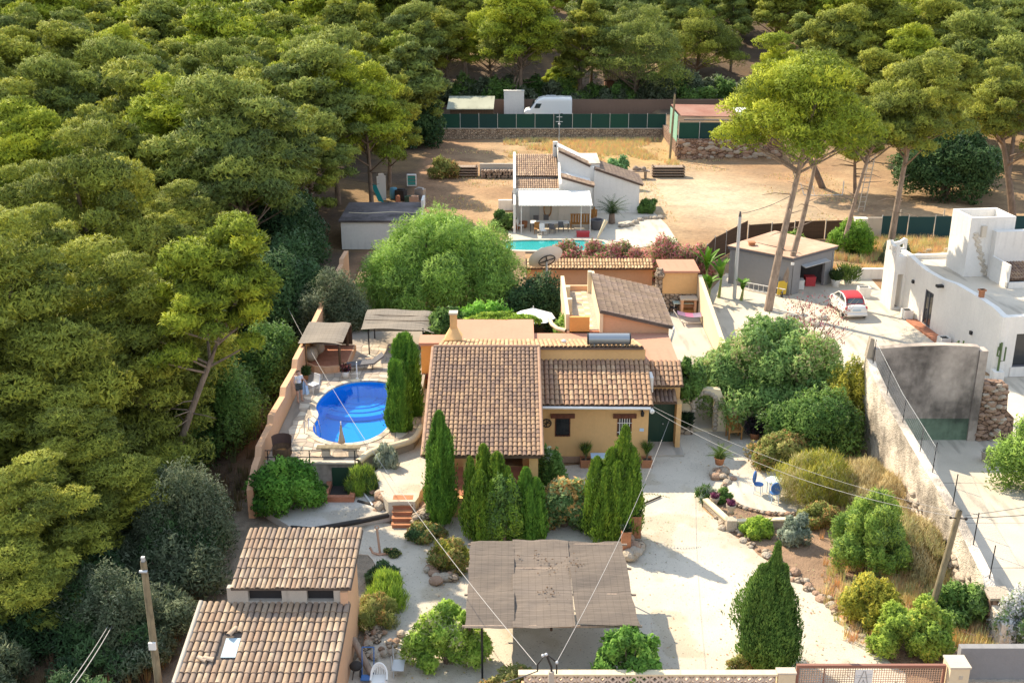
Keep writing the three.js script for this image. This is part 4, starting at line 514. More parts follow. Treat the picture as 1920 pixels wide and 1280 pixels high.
{ // white house at the right, turned a little
  const ang = 0.115, H = thing('white_house', 'large white rendered house with a roof terrace at the right edge', 'house', [26.95, 0, -59.7], null, ang); BASE.set(H, null); // its own axes: x right, z back is negative
  const wallTop = [[-13.3, 3.75], [-12.2, 3.75], [-10.6, 3.55], [-9.4, 3.45], [-7.5, 3.5], [-5.6, 3.75], [-3.4, 3.8], [-1.2, 3.75], [0, 3.55]];
  const L = new THREE.Shape([[-13.3, 0], [0, 0], ...wallTop.slice().reverse()].map((p) => new THREE.Vector2(...p))); L.holes.push(new THREE.Path(rect(-9.1, -8.0, 0.12, 2.35).map((p) => new THREE.Vector2(...p)))); const lg = new THREE.ExtrudeGeometry(L, { depth: 0.35, bevelEnabled: false }); lg.rotateY(-Math.PI / 2); lg.translate(0.35, 0, 0);
  const corner = new THREE.CylinderGeometry(0.8, 0.8, 3.55, 20, 1, false, -Math.PI / 2 * 1, Math.PI / 2); 
  part('wall', [lg, facade([[0.34, 0], [9, 0], [9, 3.7], [0.34, 3.55]], 0, 0.4, [rect(0.95, 2.6, 0.62, 2.55)]), bx(0.35, 9, 3.0, 3.12, -13.2, -0.4), bx(9, 9.3, 0, 3.7, -13.3, 0), bx(0.3, 9, 0, 3.4, -13.3, -13), (() => { const c = new THREE.CylinderGeometry(0.3, 0.34, 3.56, 16); c.translate(0.24, 1.78, -0.24); return c; })()], M.white, H, true);
  part('terrace_floor', bx(0.35, 9, 3.12, 3.14, -13, -0.4), M.paleConcrete, H, true);
  const w = part('window', [bx(0.95, 2.6, 0.6, 0.66, -0.25, 0.02), bx(1.98, 2.06, 0.66, 2.55, -0.2, -0.1)], M.darkGrey, H, true); part('pane', bx(0.95, 2.6, 0.66, 2.55, -0.18, -0.14), M.glass, w, true); part('sill', bx(0.85, 2.7, 0.02, 0.6, 0.0, 0.06), M.white, H, true);
  const w2 = part('door', [bx(0.02, 0.12, 0.12, 0.2, -9.1, -8.0), bx(0.02, 0.12, 2.27, 2.35, -9.1, -8.0), bx(0.02, 0.12, 0.12, 2.35, -9.1, -9.02), bx(0.02, 0.12, 0.12, 2.35, -8.08, -8.0), bx(0.02, 0.1, 0.12, 2.35, -8.58, -8.52)], M.darkGrey, H, true); part('pane', bx(0.06, 0.1, 0.15, 2.33, -9.08, -8.02), M.glass, w2, true);
  part('side_step', [bx(-0.7, 0, 0, 0.12, -9.8, -3.2)], M.redTile, H, true); for (const [z, y] of [[-10.8, 2.2], [-3.0, 1.5]]) part('wall_light', bx(-0.12, 0, y, y + 0.2, z - 0.1, z + 0.1), M.black, H, true); part('flood_light', bx(-0.4, 0, 3.1, 3.25, -7.2, -6.9), M.black, H, true);
  for (const [x, z, y] of [[0.2, -2.9, 3.75], [0.4, -0.2, 0]]) if (y) part('finial', [bx(x - 0.12, x + 0.12, y, y + 0.5, z - 0.12, z + 0.12), bx(x - 0.2, x + 0.2, y + 0.42, y + 0.5, z - 0.15, z + 0.15)], M.terracotta, H, true);
  // balustrade with wavy openings above the porch at the far end
  const B = new THREE.Shape([[0, 0], [2.2, 0], [2.2, 1.15], [1.9, 1.25], [1.4, 0.95], [0.8, 0.85], [0.2, 1.0], [0, 1.05]].map((p) => new THREE.Vector2(...p))); B.holes.push(new THREE.Path([[0.3, 0.25], [1.0, 0.2], [0.9, 0.6], [0.35, 0.7]].map((p) => new THREE.Vector2(...p))), new THREE.Path([[1.25, 0.25], [1.9, 0.25], [1.85, 0.8], [1.4, 0.6]].map((p) => new THREE.Vector2(...p)))); const bg = new THREE.ExtrudeGeometry(B, { depth: 0.22, bevelEnabled: false });
  bg.scale(0.6, 0.66, 1); const b1 = bg.clone(); b1.translate(-0.75, 3.6, -13.7); const b2 = bg.clone(); b2.rotateY(Math.PI / 2); b2.translate(-0.75, 3.6, -12.12); part('balustrade', [b1, b2], M.white, H, true);
  part('porch', [facade(rect(-0.75, 0, 0, 3.6), -12.1, 0.3, [rect(-0.5, -0.12, 0.1, 2.4)]), side([[-13.75, 0], [-12.4, 0], [-12.4, 3.6], [-13.75, 3.6]], -0.75, 0.25), bx(-0.5, 0.3, 3.45, 3.6, -13.75, -12.4)], M.white, H, true);
  // stair tower and upper block
  part('tower', [bx(2.2, 5.1, 3.14, 6.9, -9.0, -8.8), bx(2.2, 2.4, 3.14, 6.9, -11.2, -9.0), bx(2.4, 5.1, 3.14, 6.9, -11.2, -11.0), bx(4.9, 5.1, 3.14, 6.9, -11.0, -9.0), bx(2.4, 4.9, 6.1, 6.2, -11, -9), bx(3.7, 9, 3.14, 6.1, -8.8, -8.3), bx(3.6, 3.72, 3.14, 4.6, -8.3, -6.2)], M.white, H, true);
  part('drain_box', [bx(2.9, 3.2, 5.7, 6.4, -8.8, -8.6)], M.paleConcrete, H, true); const R = rng(6); for (let i = 0; i < 26; i++) part('wall_stone', blob(0.13 + 0.05 * R(), i, 1.1, 0.6, 0.6).translate(2.5 + i * 0.04 + (i % 4 < 2 ? 0.12 : 0) + 0.06 * R(), 5.9 - i * 0.105, -8.79), M.paleConcrete, H, true);
  { const O = v3(3.8, 4.15, -8.3), A = v3(5, 0, 0), D = v3(0, -0.5, 1.9), r = part('lean_to_roof', slab(O, A, D, 0.1), M.pan, H, true); tileRoof(r, O, A, D, 26, 5, TINT.main, 0, 71, null, 5); }
  part('lean_to_wall', [bx(3.6, 9, 3.14, 3.5, -6.4, -6.2)], M.white, H, true);
  for (const [x, z, l, h] of [[-0.45, -10.3, 'white square planter by the far end of the white house wall', 0.55], [-0.45, -5.2, 'white square planter with a succulent halfway along the white house wall', 0.5]]) { const c = Math.cos(ang), s = Math.sin(ang), Pn = thing('planter', l, 'planter', [26.95 + x * c + z * s, 0.06, -59.7 - x * s + z * c], 'white planters along the white house', ang); part('box', [bx(-0.3, 0.3, 0, h, -0.3, -0.25), bx(-0.3, 0.3, 0, h, 0.25, 0.3), bx(-0.3, -0.25, 0, h, -0.25, 0.25), bx(0.25, 0.3, 0, h, -0.25, 0.25)], M.white, Pn, true); part('soil', bx(-0.25, 0.25, 0, h - 0.06, -0.25, 0.25), M.dark, Pn, true); }
}
{ // walls and fences behind
  const W = thing('field_wall', 'long rubble stone retaining wall below the green screen at the back of the field', 'wall', [5, 0, -134]); part('wall', [bx(-8.2, 17.9, -0.1, 1.22, -134.6, -134.1)], M.rubble, W); part('cap', [bx(-8.2, 17.95, 1.22, 1.28, -134.65, -134.05)], M.concrete, W);
  const net = (name, label, x0, x1, y0, y1, z, n) => { const F = thing(name, label, 'fence', [(x0 + x1) / 2, y0, z]); for (let i = 0; i < n; i++) { const a = lerp(x0, x1, i / n), b = lerp(x0, x1, (i + 1) / n), g = new THREE.PlaneGeometry(b - a - 0.06, y1 - y0, 8, 3), p = g.attributes.position; for (let k = 0; k < p.count; k++) p.setZ(k, 0.05 * (vnoise(p.getX(k) * 1.4 + i * 5, p.getY(k) + 3, 4) - 0.5)); g.computeVertexNormals(); g.translate((a + b) / 2, (y0 + y1) / 2, z); part('screen_panel', g, new THREE.MeshStandardMaterial({ color: lin(0.012, 0.045 + 0.02 * hash2(i, 1, 1), 0.044), roughness: 1, side: THREE.DoubleSide }), F); } for (let i = 0; i <= n; i++) { const x = lerp(x0, x1, i / n); part('post', tube([[x, y0, z + 0.05], [x, y1 + 0.1, z + 0.05]], 0.035, 5), M.galv, F); } return F; };
  net('green_screen', 'dark green mesh screen fence along the lane in front of the white van', -8.2, 17.9, 1.25, 2.9, -134.35, 12);
  const W2 = thing('red_stone_wall', 'high reddish rubble wall at the far right of the field', 'wall', [23, 0, -122]); part('wall', [bx(17.6, 28.8, -0.1, 2.2, -122.6, -122), bx(17.5, 18.1, -0.1, 1.7, -134.1, -122.6)], M.rubbleRed, W2); const R = rng(12); for (let i = 0; i < 120; i++) part('stone', blob(0.22 + 0.13 * R(), i, 1.3, 0.75, 0.5).translate(17.7 + R() * 11, 0.1 + R() * 2, -121.98), [M.stoneRed, M.rubbleRed, M.stone][i % 3], W2);
  net('green_screen', 'dark green mesh screen fence on top of the reddish stone wall', 17.7, 28.6, 2.2, 3.9, -122.3, 5);
  const Sd = thing('screened_shelter', 'low shelter with a brown sheet roof behind the green screen', 'shelter', [21, 2, -125]); { const zz = -124.5; part('roof', [slab(v3(17.6, 4.9, -128.5), v3(6.4, -0.1, 0), v3(0.6, -0.6, 4.2), 0.08)], mat([0.32, 0.19, 0.15], { map: TX.rust }), Sd); part('white_sheet', [slab(v3(23.8, 4.7, -127.5), v3(2.6, 0, 0), v3(0.9, -0.9, 2.8), 0.06)], M.plasticWhite, Sd); part('post', [cyl(0.06, 0.06, 2.5, 17.8, 1.9, -124.6, 6)], M.wood, Sd); part('post', [cyl(0.06, 0.06, 2.5, 23.9, 1.9, -124.6, 6)], M.wood, Sd); part('beam', [tube([[18.4, 4.0, -123.6], [26, 3.9, -123.6]], 0.09, 6)], M.barkPale, Sd); part('side_screen', [bx(17.55, 17.6, 1.8, 4.6, -128.5, -122.6)], mat([0.22, 0.42, 0.32]), Sd); }
  // brown reed fence from the side yard to behind the grey garage, then the dark screen
  const fence = (name, label, pts, h, m, n) => { const F = thing(name, label, 'fence', [pts[0][0], 0, pts[0][1]]); for (let i = 0; i < pts.length - 1; i++) { const a = pts[i], b = pts[i + 1], L = Math.hypot(b[0] - a[0], b[1] - a[1]), k = Math.max(1, Math.round(L / 2.4)); for (let j = 0; j < k; j++) { const p = [lerp(a[0], b[0], (j + 0.02) / k), lerp(a[1], b[1], (j + 0.02) / k)], q = [lerp(a[0], b[0], (j + 0.98) / k), lerp(a[1], b[1], (j + 0.98) / k)], nx = -(q[1] - p[1]) / L * k * 0.04, nz = (q[0] - p[0]) / L * k * 0.04; part('fence_panel', prism([p, q, [q[0] + nx, q[1] + nz], [p[0] + nx, p[1] + nz]], 0, h * (0.96 + 0.06 * hash2(i, j, 5))), m, F); part('post', cyl(0.04, 0.04, h + 0.08, p[0], 0, p[1], 6), M.galv, F); } } return F; };
  fence('reed_fence', 'brown screened fence running from the outhouse to the grey garage', [[11.9, -74], [13.2, -78.4], [15.1, -83], [18.5, -88]], 1.9, M.brownNet);
  fence('reed_fence', 'dark brown reed fence behind the grey garage', [[18.6, -88.1], [22.5, -89.2], [27.6, -89.8]], 1.5, M.brownNet);
  fence('dark_screen', 'dark blue green screen fence behind the white house at the right', [[29.6, -89.8], [36, -89.8], [44, -90]], 1.8, mat([0.018, 0.06, 0.065], { roughness: 1 }));
  single('meter_box', [bx(-0.45, 0.45, 0, 1.1, -0.25, 0.25), bx(-0.5, 0.5, 1.1, 1.16, -0.3, 0.3)], M.plasticWhite, [27.6, 0.75, -88.8], 'white cabinet standing before the reed fence', 'cabinet'); single('concrete_fence', bx(0, 1.9, 0, 1.7, -0.15, 0), M.concrete, [27.7, 0, -89.7], 'bare concrete panel between reed fence and dark screen', 'panel');
  for (let i = 0; i < 5; i++) single('field_post', cyl(0.06, 0.05, 1.2, 0, 0, 0, 6), M.paleConcrete, [32.5 + i * 3.7, 0.1, -94 - i * 0.15], 'short pale fence post before the dark scrub at the right', 'fence post', 'field fence posts at the right');
  const Rw = thing('low_white_wall', 'low white wall between the parked car and the dry grass', 'wall', [25, 0, -78.5]); part('wall', [bx(23.2, 28, 0, 0.75, -78.8, -78.5)], M.white, Rw);
  const Gw = thing('villa_shed', 'white flat roofed shed with a cracked dark roof beside the feathery tree', 'shed', [-10.3, 0, -89.5]); part('wall', [bx(-13.2, -7.3, 0, 2.15, -92.4, -86.4)], M.white, Gw); part('roof', [bx(-13.35, -7.2, 2.15, 2.3, -92.5, -86.3)], mat([0.20, 0.18, 0.19], { map: TX.grime }), Gw); part('roof_crack', tube([[-12.9, 2.3, -88.9], [-11.5, 2.31, -88.6], [-9.5, 2.31, -89.1], [-7.4, 2.31, -88.7]], 0.04, 4), M.cream, Gw); part('parapet', [bx(-7.3, -7.1, 2.15, 2.9, -92.4, -90.5)], M.white, Gw);
  const Fh = thing('wood_house', 'brown cottage with a tile roof among the pines behind the lane', 'house', [16, 1.3, -157]); part('wall', [bx(12.6, 19.5, 1, 4.0, -160, -155.5)], mat([0.25, 0.13, 0.08], { map: TX.stucco }), Fh); { const O = v3(12.2, 5.7, -159), A = v3(7.6, 0, 0), D = v3(0, -1.6, 4.2), r = part('roof', slab(O, A, D, 0.15), M.pan, Fh); tileRoof(r, O, A, D, 26, 9, TINT.light, 0, 81, null, 4); } part('window', bx(15, 16, 1.9, 2.9, -155.5, -155.42), M.black, Fh);
  const Ls = thing('lane_shed', 'low shed with a pale mossy roof by the lane at the left', 'shed', [-4.5, 1.2, -141]); part('wall', [bx(-7.4, -2.2, 1.1, 2.9, -143, -138.6)], M.wood, Ls); part('roof', [slab(v3(-7.7, 3.7, -143.2), v3(5.6, 0, 0), v3(-0.1, -0.85, 4.8), 0.08)], mat([0.40, 0.42, 0.34], { map: TX.concrete }), Ls);
  const Bw = thing('lane_wall', 'brown garden wall running along the far side of the lane', 'wall', [12, 1.2, -146]); part('wall', [bx(-4, 32, 1.0, 2.9, -146.2, -145.8)], mat([0.22, 0.14, 0.10], { map: TX.stucco }), Bw);
  const Gp = thing('gate_pillar', 'tall white gate pillar beside the forked pine trunk', 'pillar', [0.2, 1.2, -144.5]); part('pillar', [bx(-1.0, 1.5, 1.1, 4.1, -145, -144.4)], M.white, Gp); part('cap', [bx(-1.05, 1.55, 4.1, 4.2, -145.05, -144.35)], M.white, Gp);
  const stack = (x0, x1, z, l) => { const S = thing('pallet_stack', l, 'pallets', [(x0 + x1) / 2, 0, z]); for (let i = 0; i < 4; i++) part('plank', bx(x0, x1, 0.15 + i * 0.26, 0.25 + i * 0.26, z - 0.5, z + 0.5), M.barkPale, S); for (const x of [x0 + 0.15, x1 - 0.15]) part('stringer', bx(x - 0.06, x + 0.06, 0, 1.1, z - 0.45, z + 0.45), M.wood, S); }; stack(-6.2, -3.4, -113.5, 'row of weathered planks stacked left of the white villa'); stack(13.9, 17.2, -113.5, 'row of weathered planks stacked right of the white villa');
  const Lg = thing('log_pile', 'pile of cut logs against a low wall left of the white villa', 'log pile', [-1.3, 0, -113]); part('back_wall', [bx(-3.2, 0.6, 0, 1.3, -113.6, -113.3)], M.concrete, Lg); const Rl = rng(3); for (let i = 0; i < 42; i++) { const g = new THREE.CylinderGeometry(0.14, 0.15, 0.8, 7); g.rotateX(Math.PI / 2); g.rotateY((Rl() - 0.5) * 0.6); g.translate(-3 + (i % 14) * 0.27 + 0.1 * Rl(), 0.15 + Math.floor(i / 14) * 0.27, -112.9); part('log', g, [M.barkPale, M.bark, M.barkPale][i % 3], Lg); }
  single('junk_table', [bx(-1, 1, 0.7, 0.8, -0.5, 0.5), bx(-0.9, -0.7, 0, 0.7, -0.4, 0.4), bx(0.5, 0.7, 0, 0.7, -0.4, 0.4), ball(0.3, -0.4, 0.95, 0), ball(0.28, 0.4, 0.93, 0.1), bx(-0.2, 0.2, 0.8, 1.05, -0.3, 0.1)], M.barkPale, [12.6, 0, -112.6], 'wooden bench piled with white stones right of the villa', 'bench');
}
// ---------------------------------------------------------------- plants
function leafMat(t = 0.35) { return new THREE.MeshPhysicalMaterial({ vertexColors: true, roughness: 0.85, transmission: t, thickness: 0, side: THREE.DoubleSide, specularIntensity: 0.3 }); }
const LEAF = leafMat(0.35), LEAF2 = leafMat(0.45);
// n leaves; samp(R) gives [x, y, z, nx, ny, nz, tone]; each leaf is one small pointed face
function leaves(n, samp, len, wid, cols, R, o = {}) {
  const { out = 0.5, rise = 0.4, wild = 0.9, mixN = 0.5 } = o, pos = new Float32Array(n * 9), nor = new Float32Array(n * 9), col = new Float32Array(n * 9), ax = v3(), w = v3(), f = v3(), N = v3(), nn = v3();
  for (let i = 0; i < n; i++) {
    const s = samp(R); N.set(s[3], s[4], s[5]);
    ax.set(N.x * out + (R() - 0.5) * 2 * wild, N.y * out + rise + (R() - 0.5) * 2 * wild, N.z * out + (R() - 0.5) * 2 * wild).normalize();
    w.set(N.x + (R() - 0.5) * 1.5, N.y + 0.35 + (R() - 0.5) * 1.5, N.z + (R() - 0.5) * 1.5).cross(ax).normalize(); f.crossVectors(ax, w); const flip = f.dot(N) >= 0 ? 1 : 0; if (!flip) f.negate();
    const L = len * (0.6 + 0.8 * R()), W = wid * (0.6 + 0.8 * R()), c = cols[Math.min(cols.length - 1, Math.floor((s[6] ?? R()) * cols.length))], k = 0.8 + 0.4 * R(), h = R();
    nn.copy(N).multiplyScalar(mixN).addScaledVector(f, 1 - mixN).normalize();
    const put = (j, x, y, z) => { const o3 = i * 9 + j * 3; pos[o3] = s[0] + x; pos[o3 + 1] = s[1] + y; pos[o3 + 2] = s[2] + z; nor[o3] = nn.x; nor[o3 + 1] = nn.y; nor[o3 + 2] = nn.z; col[o3] = c[0] * k; col[o3 + 1] = c[1] * k; col[o3 + 2] = c[2] * k; };
    const b = h - 0.5; put(0, -ax.x * L * 0.5 + w.x * W * b, -ax.y * L * 0.5 + w.y * W * b, -ax.z * L * 0.5 + w.z * W * b); put(1 + flip, ax.x * L * 0.1 + w.x * W * 0.6, ax.y * L * 0.1 + w.y * W * 0.6, ax.z * L * 0.1 + w.z * W * 0.6); put(2 - flip, ax.x * L * 0.5 - w.x * W * 0.4, ax.y * L * 0.5 - w.y * W * 0.4, ax.z * L * 0.5 - w.z * W * 0.4);
  }
  const g = new THREE.BufferGeometry(); g.setAttribute('position', new THREE.BufferAttribute(pos, 3)); g.setAttribute('normal', new THREE.BufferAttribute(nor, 3)); g.setAttribute('color', new THREE.BufferAttribute(col, 3)); return g;
}
// clumps [x, y, z, rx, ry, rz, tone]: leaves near their skins, thicker on the upper side
function clumpSampler(cl, under = 0.35, shell = 0.55) {
  const acc = []; let t = 0; for (const c of cl) { t += c[3] * c[4] + c[3] * c[5]; acc.push(t); }
  return (R) => { const k = R() * t; let i = 0; while (acc[i] < k) i++; const c = cl[i]; let x, y, z, d; do { x = R() * 2 - 1; y = R() * 2 - 1; z = R() * 2 - 1; d = Math.hypot(x, y, z); } while (d > 1 || d < 0.05 || (y < 0 && R() > under)); x /= d; y /= d; z /= d; const r = shell + (1 - shell) * Math.sqrt(R()), h = 1 + 0.7 * (vnoise(x * 3.4 + i * 7.3, y * 3.4 + z * 2.9 + i, 5) - 0.5); return [c[0] + x * c[3] * r * h, c[1] + y * c[4] * r * h, c[2] + z * c[5] * r * h, x, y, z, clamp((c[6] ?? 0.5) * 0.6 + 0.4 * R() + 0.12 * (r - 0.8), 0, 0.999)]; };
}
const PINE = [[0.139, 0.173, 0.038], [0.188, 0.227, 0.043], [0.264, 0.303, 0.05], [0.351, 0.382, 0.056], [0.453, 0.452, 0.062]];
const PINE2 = [[0.117, 0.158, 0.047], [0.155, 0.207, 0.056], [0.22, 0.272, 0.063], [0.284, 0.34, 0.069], [0.361, 0.399, 0.078]];
const PINEY = [[0.143, 0.186, 0.024], [0.222, 0.288, 0.03], [0.322, 0.389, 0.037], [0.422, 0.474, 0.043], [0.522, 0.556, 0.048]];
function group2(crown, cm, trunk, tm) { const o = new THREE.Group(); if (crown) { const c = shade(new THREE.Mesh(crown, cm)); c.name = 'crown'; o.add(c); } if (trunk) { const t = shade(new THREE.Mesh(uvm(merge(trunk)), tm)); t.name = 'trunk'; o.add(t); } return o; }
function pineTree({ seed, H, R: rad, cb = 0.45, n, len, wid, cols = PINE, lean = [0, 0], k = 62, tr = 0.2, bark = M.bark, forks = 1, round = 0.6, sq = 1 }) {
  const R = rng(seed), cl = [], wood = [], base = H * cb, bend = (t) => [lean[0] * t + Math.sin(t * 3 + seed) * 0.25 * t, H * 0.74 * t, lean[1] * t + Math.cos(t * 2.6 + seed) * 0.2 * t];
  for (let f = 0; f < forks; f++) { const off = f * 0.7; wood.push(tube(Array.from({ length: 9 }, (_, i) => { const t = i / 8, b = bend(t); return [b[0] + off * (t * 1.3), Math.max(-0.2, b[1] - f * 0.8 * t) - (i ? 0 : 0.2), b[2] + off * 0.5 * t]; }), tr * (1 - f * 0.2), 8, tr * 0.3)); }
  for (let i = 0; i < k; i++) {
    const a = i * 2.399 + R() * 0.9, u = Math.sqrt((i + 0.5) / k), rr = rad * u * (0.72 + 0.34 * R()), top = H - (H - base) * (round * u * u + 0.34 * R() * R() + 0.22 * (vnoise(Math.cos(a) * 1.3 + seed, Math.sin(a) * 1.3, seed) - 0.3)), low = base + (H - base) * 0.12 * (1 - u), y = lerp(low, top, i % 3 === 0 ? 0.1 + 0.6 * R() : 0.7 + 0.3 * R()), s = (0.5 + 0.95 * R() * R() + 0.2 * R()) * rad * 0.27;
    const x = lean[0] * (y / H) + Math.cos(a) * rr, z = lean[1] * (y / H) + Math.sin(a) * rr * sq; cl.push([x, y - s * 0.4, z, s * 1.15, s * 0.68, s * 1.15, R()]);
    const t = clamp((y - 1.2 * s - 0.4 * rr) / (H * 0.74), cb * 0.85, 0.97), b = bend(t); if (i % 3 === 0) wood.push(tube([b, [lerp(b[0], x, 0.5), lerp(b[1], y, 0.4), lerp(b[2], z, 0.5)], [x, y - s * 0.5, z]], tr * 0.33, 5, 0.03));
  }
  if (cb > 0.3) for (let i = 0; i < 7; i++) { const t = cb * (0.45 + 0.6 * R()), b = bend(t), a = R() * 6.3, l = 0.6 + R() * 1.6; wood.push(tube([b, [b[0] + Math.cos(a) * l * 0.6, b[1] + 0.1, b[2] + Math.sin(a) * l * 0.6], [b[0] + Math.cos(a) * l, b[1] + 0.35 * (R() - 0.3), b[2] + Math.sin(a) * l]], 0.04, 4, 0.012)); }
  return group2(leaves(n, clumpSampler(cl, 0.16, 0.72), len, wid, cols, R, { out: 0.05, rise: 0.15, wild: 0.9 }), LEAF, wood, bark);
}
function plant(proto, name, label, category, base, group, turn = 0, s = 1) { const o = proto.clone(); o.name = numbered(name); o.position.set(...base); o.rotation.y = turn; if (Array.isArray(s)) o.scale.set(...s); else o.scale.setScalar(s); info(o, label, category, group); scene.add(o); return o; }
// the wood: near trees fine, far trees coarser
const nearP = [1, 2, 3].map((i) => pineTree({ seed: 100 + i, H: 13, R: 2.75 + 0.28 * i, cb: 0.26, round: 0.66, n: 80000, len: 0.25, wid: 0.075, cols: i === 2 ? PINEY : PINE, k: 66, tr: 0.24, lean: [0.6 - i * 0.4, 0.4] }));
const midP = [1, 2, 3, 4, 5].map((i) => pineTree({ seed: 200 + i, H: 13, R: 2.45 + 0.24 * i, cb: 0.22 + 0.04 * i, round: 0.6, n: 36000, len: 0.34, wid: 0.11, cols: [PINE, PINE2, PINE, PINEY, PINE2][i - 1], k: 56, tr: 0.22, lean: [0.5 - 0.3 * i, 0.3] }));
const farP = [1, 2, 3, 4, 5].map((i) => pineTree({ seed: 300 + i, H: 12, R: 2.9 + 0.3 * i, cb: 0.24 + 0.04 * i, n: 17000, len: 0.52, wid: 0.19, cols: [PINE2, PINE, PINE2, PINE, PINEY][i - 1], k: 50, tr: 0.2, round: 0.55 + 0.07 * i }));
const ground = (x, z) => hillAt(x, z);
{
  const R = rng(2024), WOOD = 'pines of the wood left of the houses', BACK = 'pines of the wood behind the lane', placed = [];
  const put = (x, z, H, proto, label, group, name = 'pine_tree', h0 = 13) => { placed.push([x, z]); plant(proto, name, label, 'tree', [x, ground(x, z) - 0.1, z], group, R() * 6.28, [H / h0 * (0.92 + 0.16 * R()), H / h0, H / h0 * (0.92 + 0.16 * R())]); };
  const lW = 'pine with a rounded clumpy crown standing in the dense wood at the left', lB = 'pine standing in the wood on the rise behind the lane';
  // foremost pines, placed by their crowns: [photo x of crown, photo y of crown top, depth, proto]
  const low = pineTree({ seed: 177, H: 13, R: 3.8, cb: 0.1, round: 0.5, n: 105000, len: 0.25, wid: 0.075, cols: PINE, k: 90, tr: 0.26 });
  for (const [cx, cy, z, p, rad, lb] of [[215, 405, -48, low, 3.8, 'big dark pine with boughs down to the ground left of the grey green olive'], [75, 335, -53, nearP[2], 3.3, 'bright green pine crown cut by the left edge of the picture'], [-25, 345, -45, low, 4.2, 'dark pine with drooping boughs at the left edge of the picture'], [118, 700, -40.5, low, 2.9, 'lower dark pine above the small grey green tree at the lower left'], [10, 820, -36, low, 2.6, 'lowest pine, cut by the left edge of the picture near the bottom'], [335, 300, -68, nearP[2], 3.8, 'grey green pine with a broad crown behind the foremost pines'], [180, 250, -72, nearP[0], 4.2, 'broad pine behind the bright crown at the left edge'], [-190, 400, -46, low, 4, 'tall pine just outside the left edge of the picture'], [-150, 560, -41, low, 4, 'second tall pine just outside the left edge of the picture'], [-160, 300, -55, low, 4, 'third tall pine just outside the left edge of the picture']]) { const t = up(cx, cy, z), w = rad / (p === low ? 3.8 : p === nearP[0] ? 3.03 : 3.6), h = t[1] / 13; placed.push([t[0], z]); plant(p, 'pine_tree', lb, 'tree', [t[0], ground(t[0], z) - 0.1, z], null, R() * 6.28, [w, h, w]); }
  placed.push([-14.5, -47], [-12.5, -48], [-13, -53]);
  for (let i = 0, n = 0; i < 6000 && n < 128; i++) { const z = -58 - R() * 102, xr = -16.5 + 5.6 * sstep(-82, -104, z), x = xr - Math.pow(R(), 0.9) * (14 + -z * 0.36); if (x < -0.46 * -z - 6 || placed.some((q) => Math.hypot(q[0] - x, q[1] - z) < 3.5)) continue; n++; put(x, z, 10.5 + 6 * R(), z > -72 ? nearP[Math.floor(R() * 3)] : z > -125 ? midP[Math.floor(R() * 5)] : farP[Math.floor(R() * 5)], lW, WOOD, 'pine_tree', z > -125 ? 13 : 12); }
  for (let i = 0, n = 0; i < 9000 && n < 140; i++) { const z = (i % 4 === 0 ? -137 - R() * 20 : -149 - Math.pow(R(), 0.9) * 70), x = (R() - 0.5) * 2 * (-z * 0.47 + 6); if ((z > -147 && x < 33) || placed.some((q) => Math.hypot(q[0] - x, q[1] - z) < 4.2) || (z > -162 && x > 10 && x < 21) || (z > -149 && x > -8 && x < 32)) continue; n++; put(x, z, z > -190 ? 13 + 5 * R() : 10 + 5 * R(), z > -175 ? midP[Math.floor(R() * 5)] : farP[Math.floor(R() * 5)], lB, BACK, 'pine_tree', z > -175 ? 13 : 12); }
  { const im = new THREE.InstancedMesh(farP[0].children[0].geometry, LEAF, 150), o = new THREE.Object3D(), Rw = rng(8); for (let i = 0; i < 150; i++) { const z = -218 - Rw() * 70, x = (Rw() - 0.5) * 2 * (-z * 0.46 + 6), k = 0.85 + 0.4 * Rw(); o.position.set(x, ground(x, z) - 0.2, z); o.rotation.y = Rw() * 6.28; o.scale.set(k, k * (0.9 + 0.2 * Rw()), k); o.updateMatrix(); im.setMatrixAt(i, o.matrix); im.setColorAt(i, lin(0.8 + 0.3 * Rw(), 0.85 + 0.25 * Rw(), 0.9)); } im.castShadow = im.receiveShadow = true; im.name = 'distant_wood'; info(im, 'pine wood covering the hill at the very back', null, null, 'stuff'); scene.add(im); }
  // single pines one can point to
  const solo = (bx0, by0, cx, cy, wpx, opt, label, z0 = null) => { const b = at(bx0, by0, 0), t = up(cx, cy, b[2]), h = (t[1] - ground(b[0], b[2])) * 1.1; const w = wpx / 2 * (up(1000, 500, b[2])[0] / 40); const pr = pineTree({ seed: bx0 + by0, H: h, R: w, lean: [t[0] - b[0], 0], n: 52000, len: 0.28, wid: 0.09, k: 46, ...opt }); plant(pr, 'pine_tree', label, 'tree', [b[0], ground(b[0], b[2]), b[2]]); };
  solo(312, 905, 442, 432, 235, { cb: 0.5, tr: 0.2, bark: M.barkPale, cols: PINEY, round: 0.5, k: 60 }, 'yellow green pine with a flat wide crown and pale trunk left of the gazebo');
  for (let i = 0, n = 0; i < 400 && n < 13; i++) { const z = -114 - R() * 40, x = 37 + R() * 32; if (placed.some((q) => Math.hypot(q[0] - x, q[1] - z) < 6) || Math.hypot(x - 40, z + 104) < 8) continue; n++; put(x, z, 12 + 4.5 * R(), midP[Math.floor(R() * 5)], 'pine standing on the dry brown ground at the far right', 'pines on the dry ground at the far right'); }
  solo(1440, 582, 1530, 84, 262, { cb: 0.58, tr: 0.30, bark: M.barkPale, round: 0.7, cols: PINEY, k: 60 }, 'tall leaning pine with a bare pale trunk left of the parked car');
  solo(1466, 552, 1560, 150, 150, { cb: 0.66, tr: 0.25, bark: M.barkPale }, 'second leaning pine trunk close behind the first by the parked car');
  solo(1576, 482, 1650, 190, 150, { cb: 0.66, tr: 0.22, bark: M.barkPale }, 'slender pine leaning right beside the round bush');
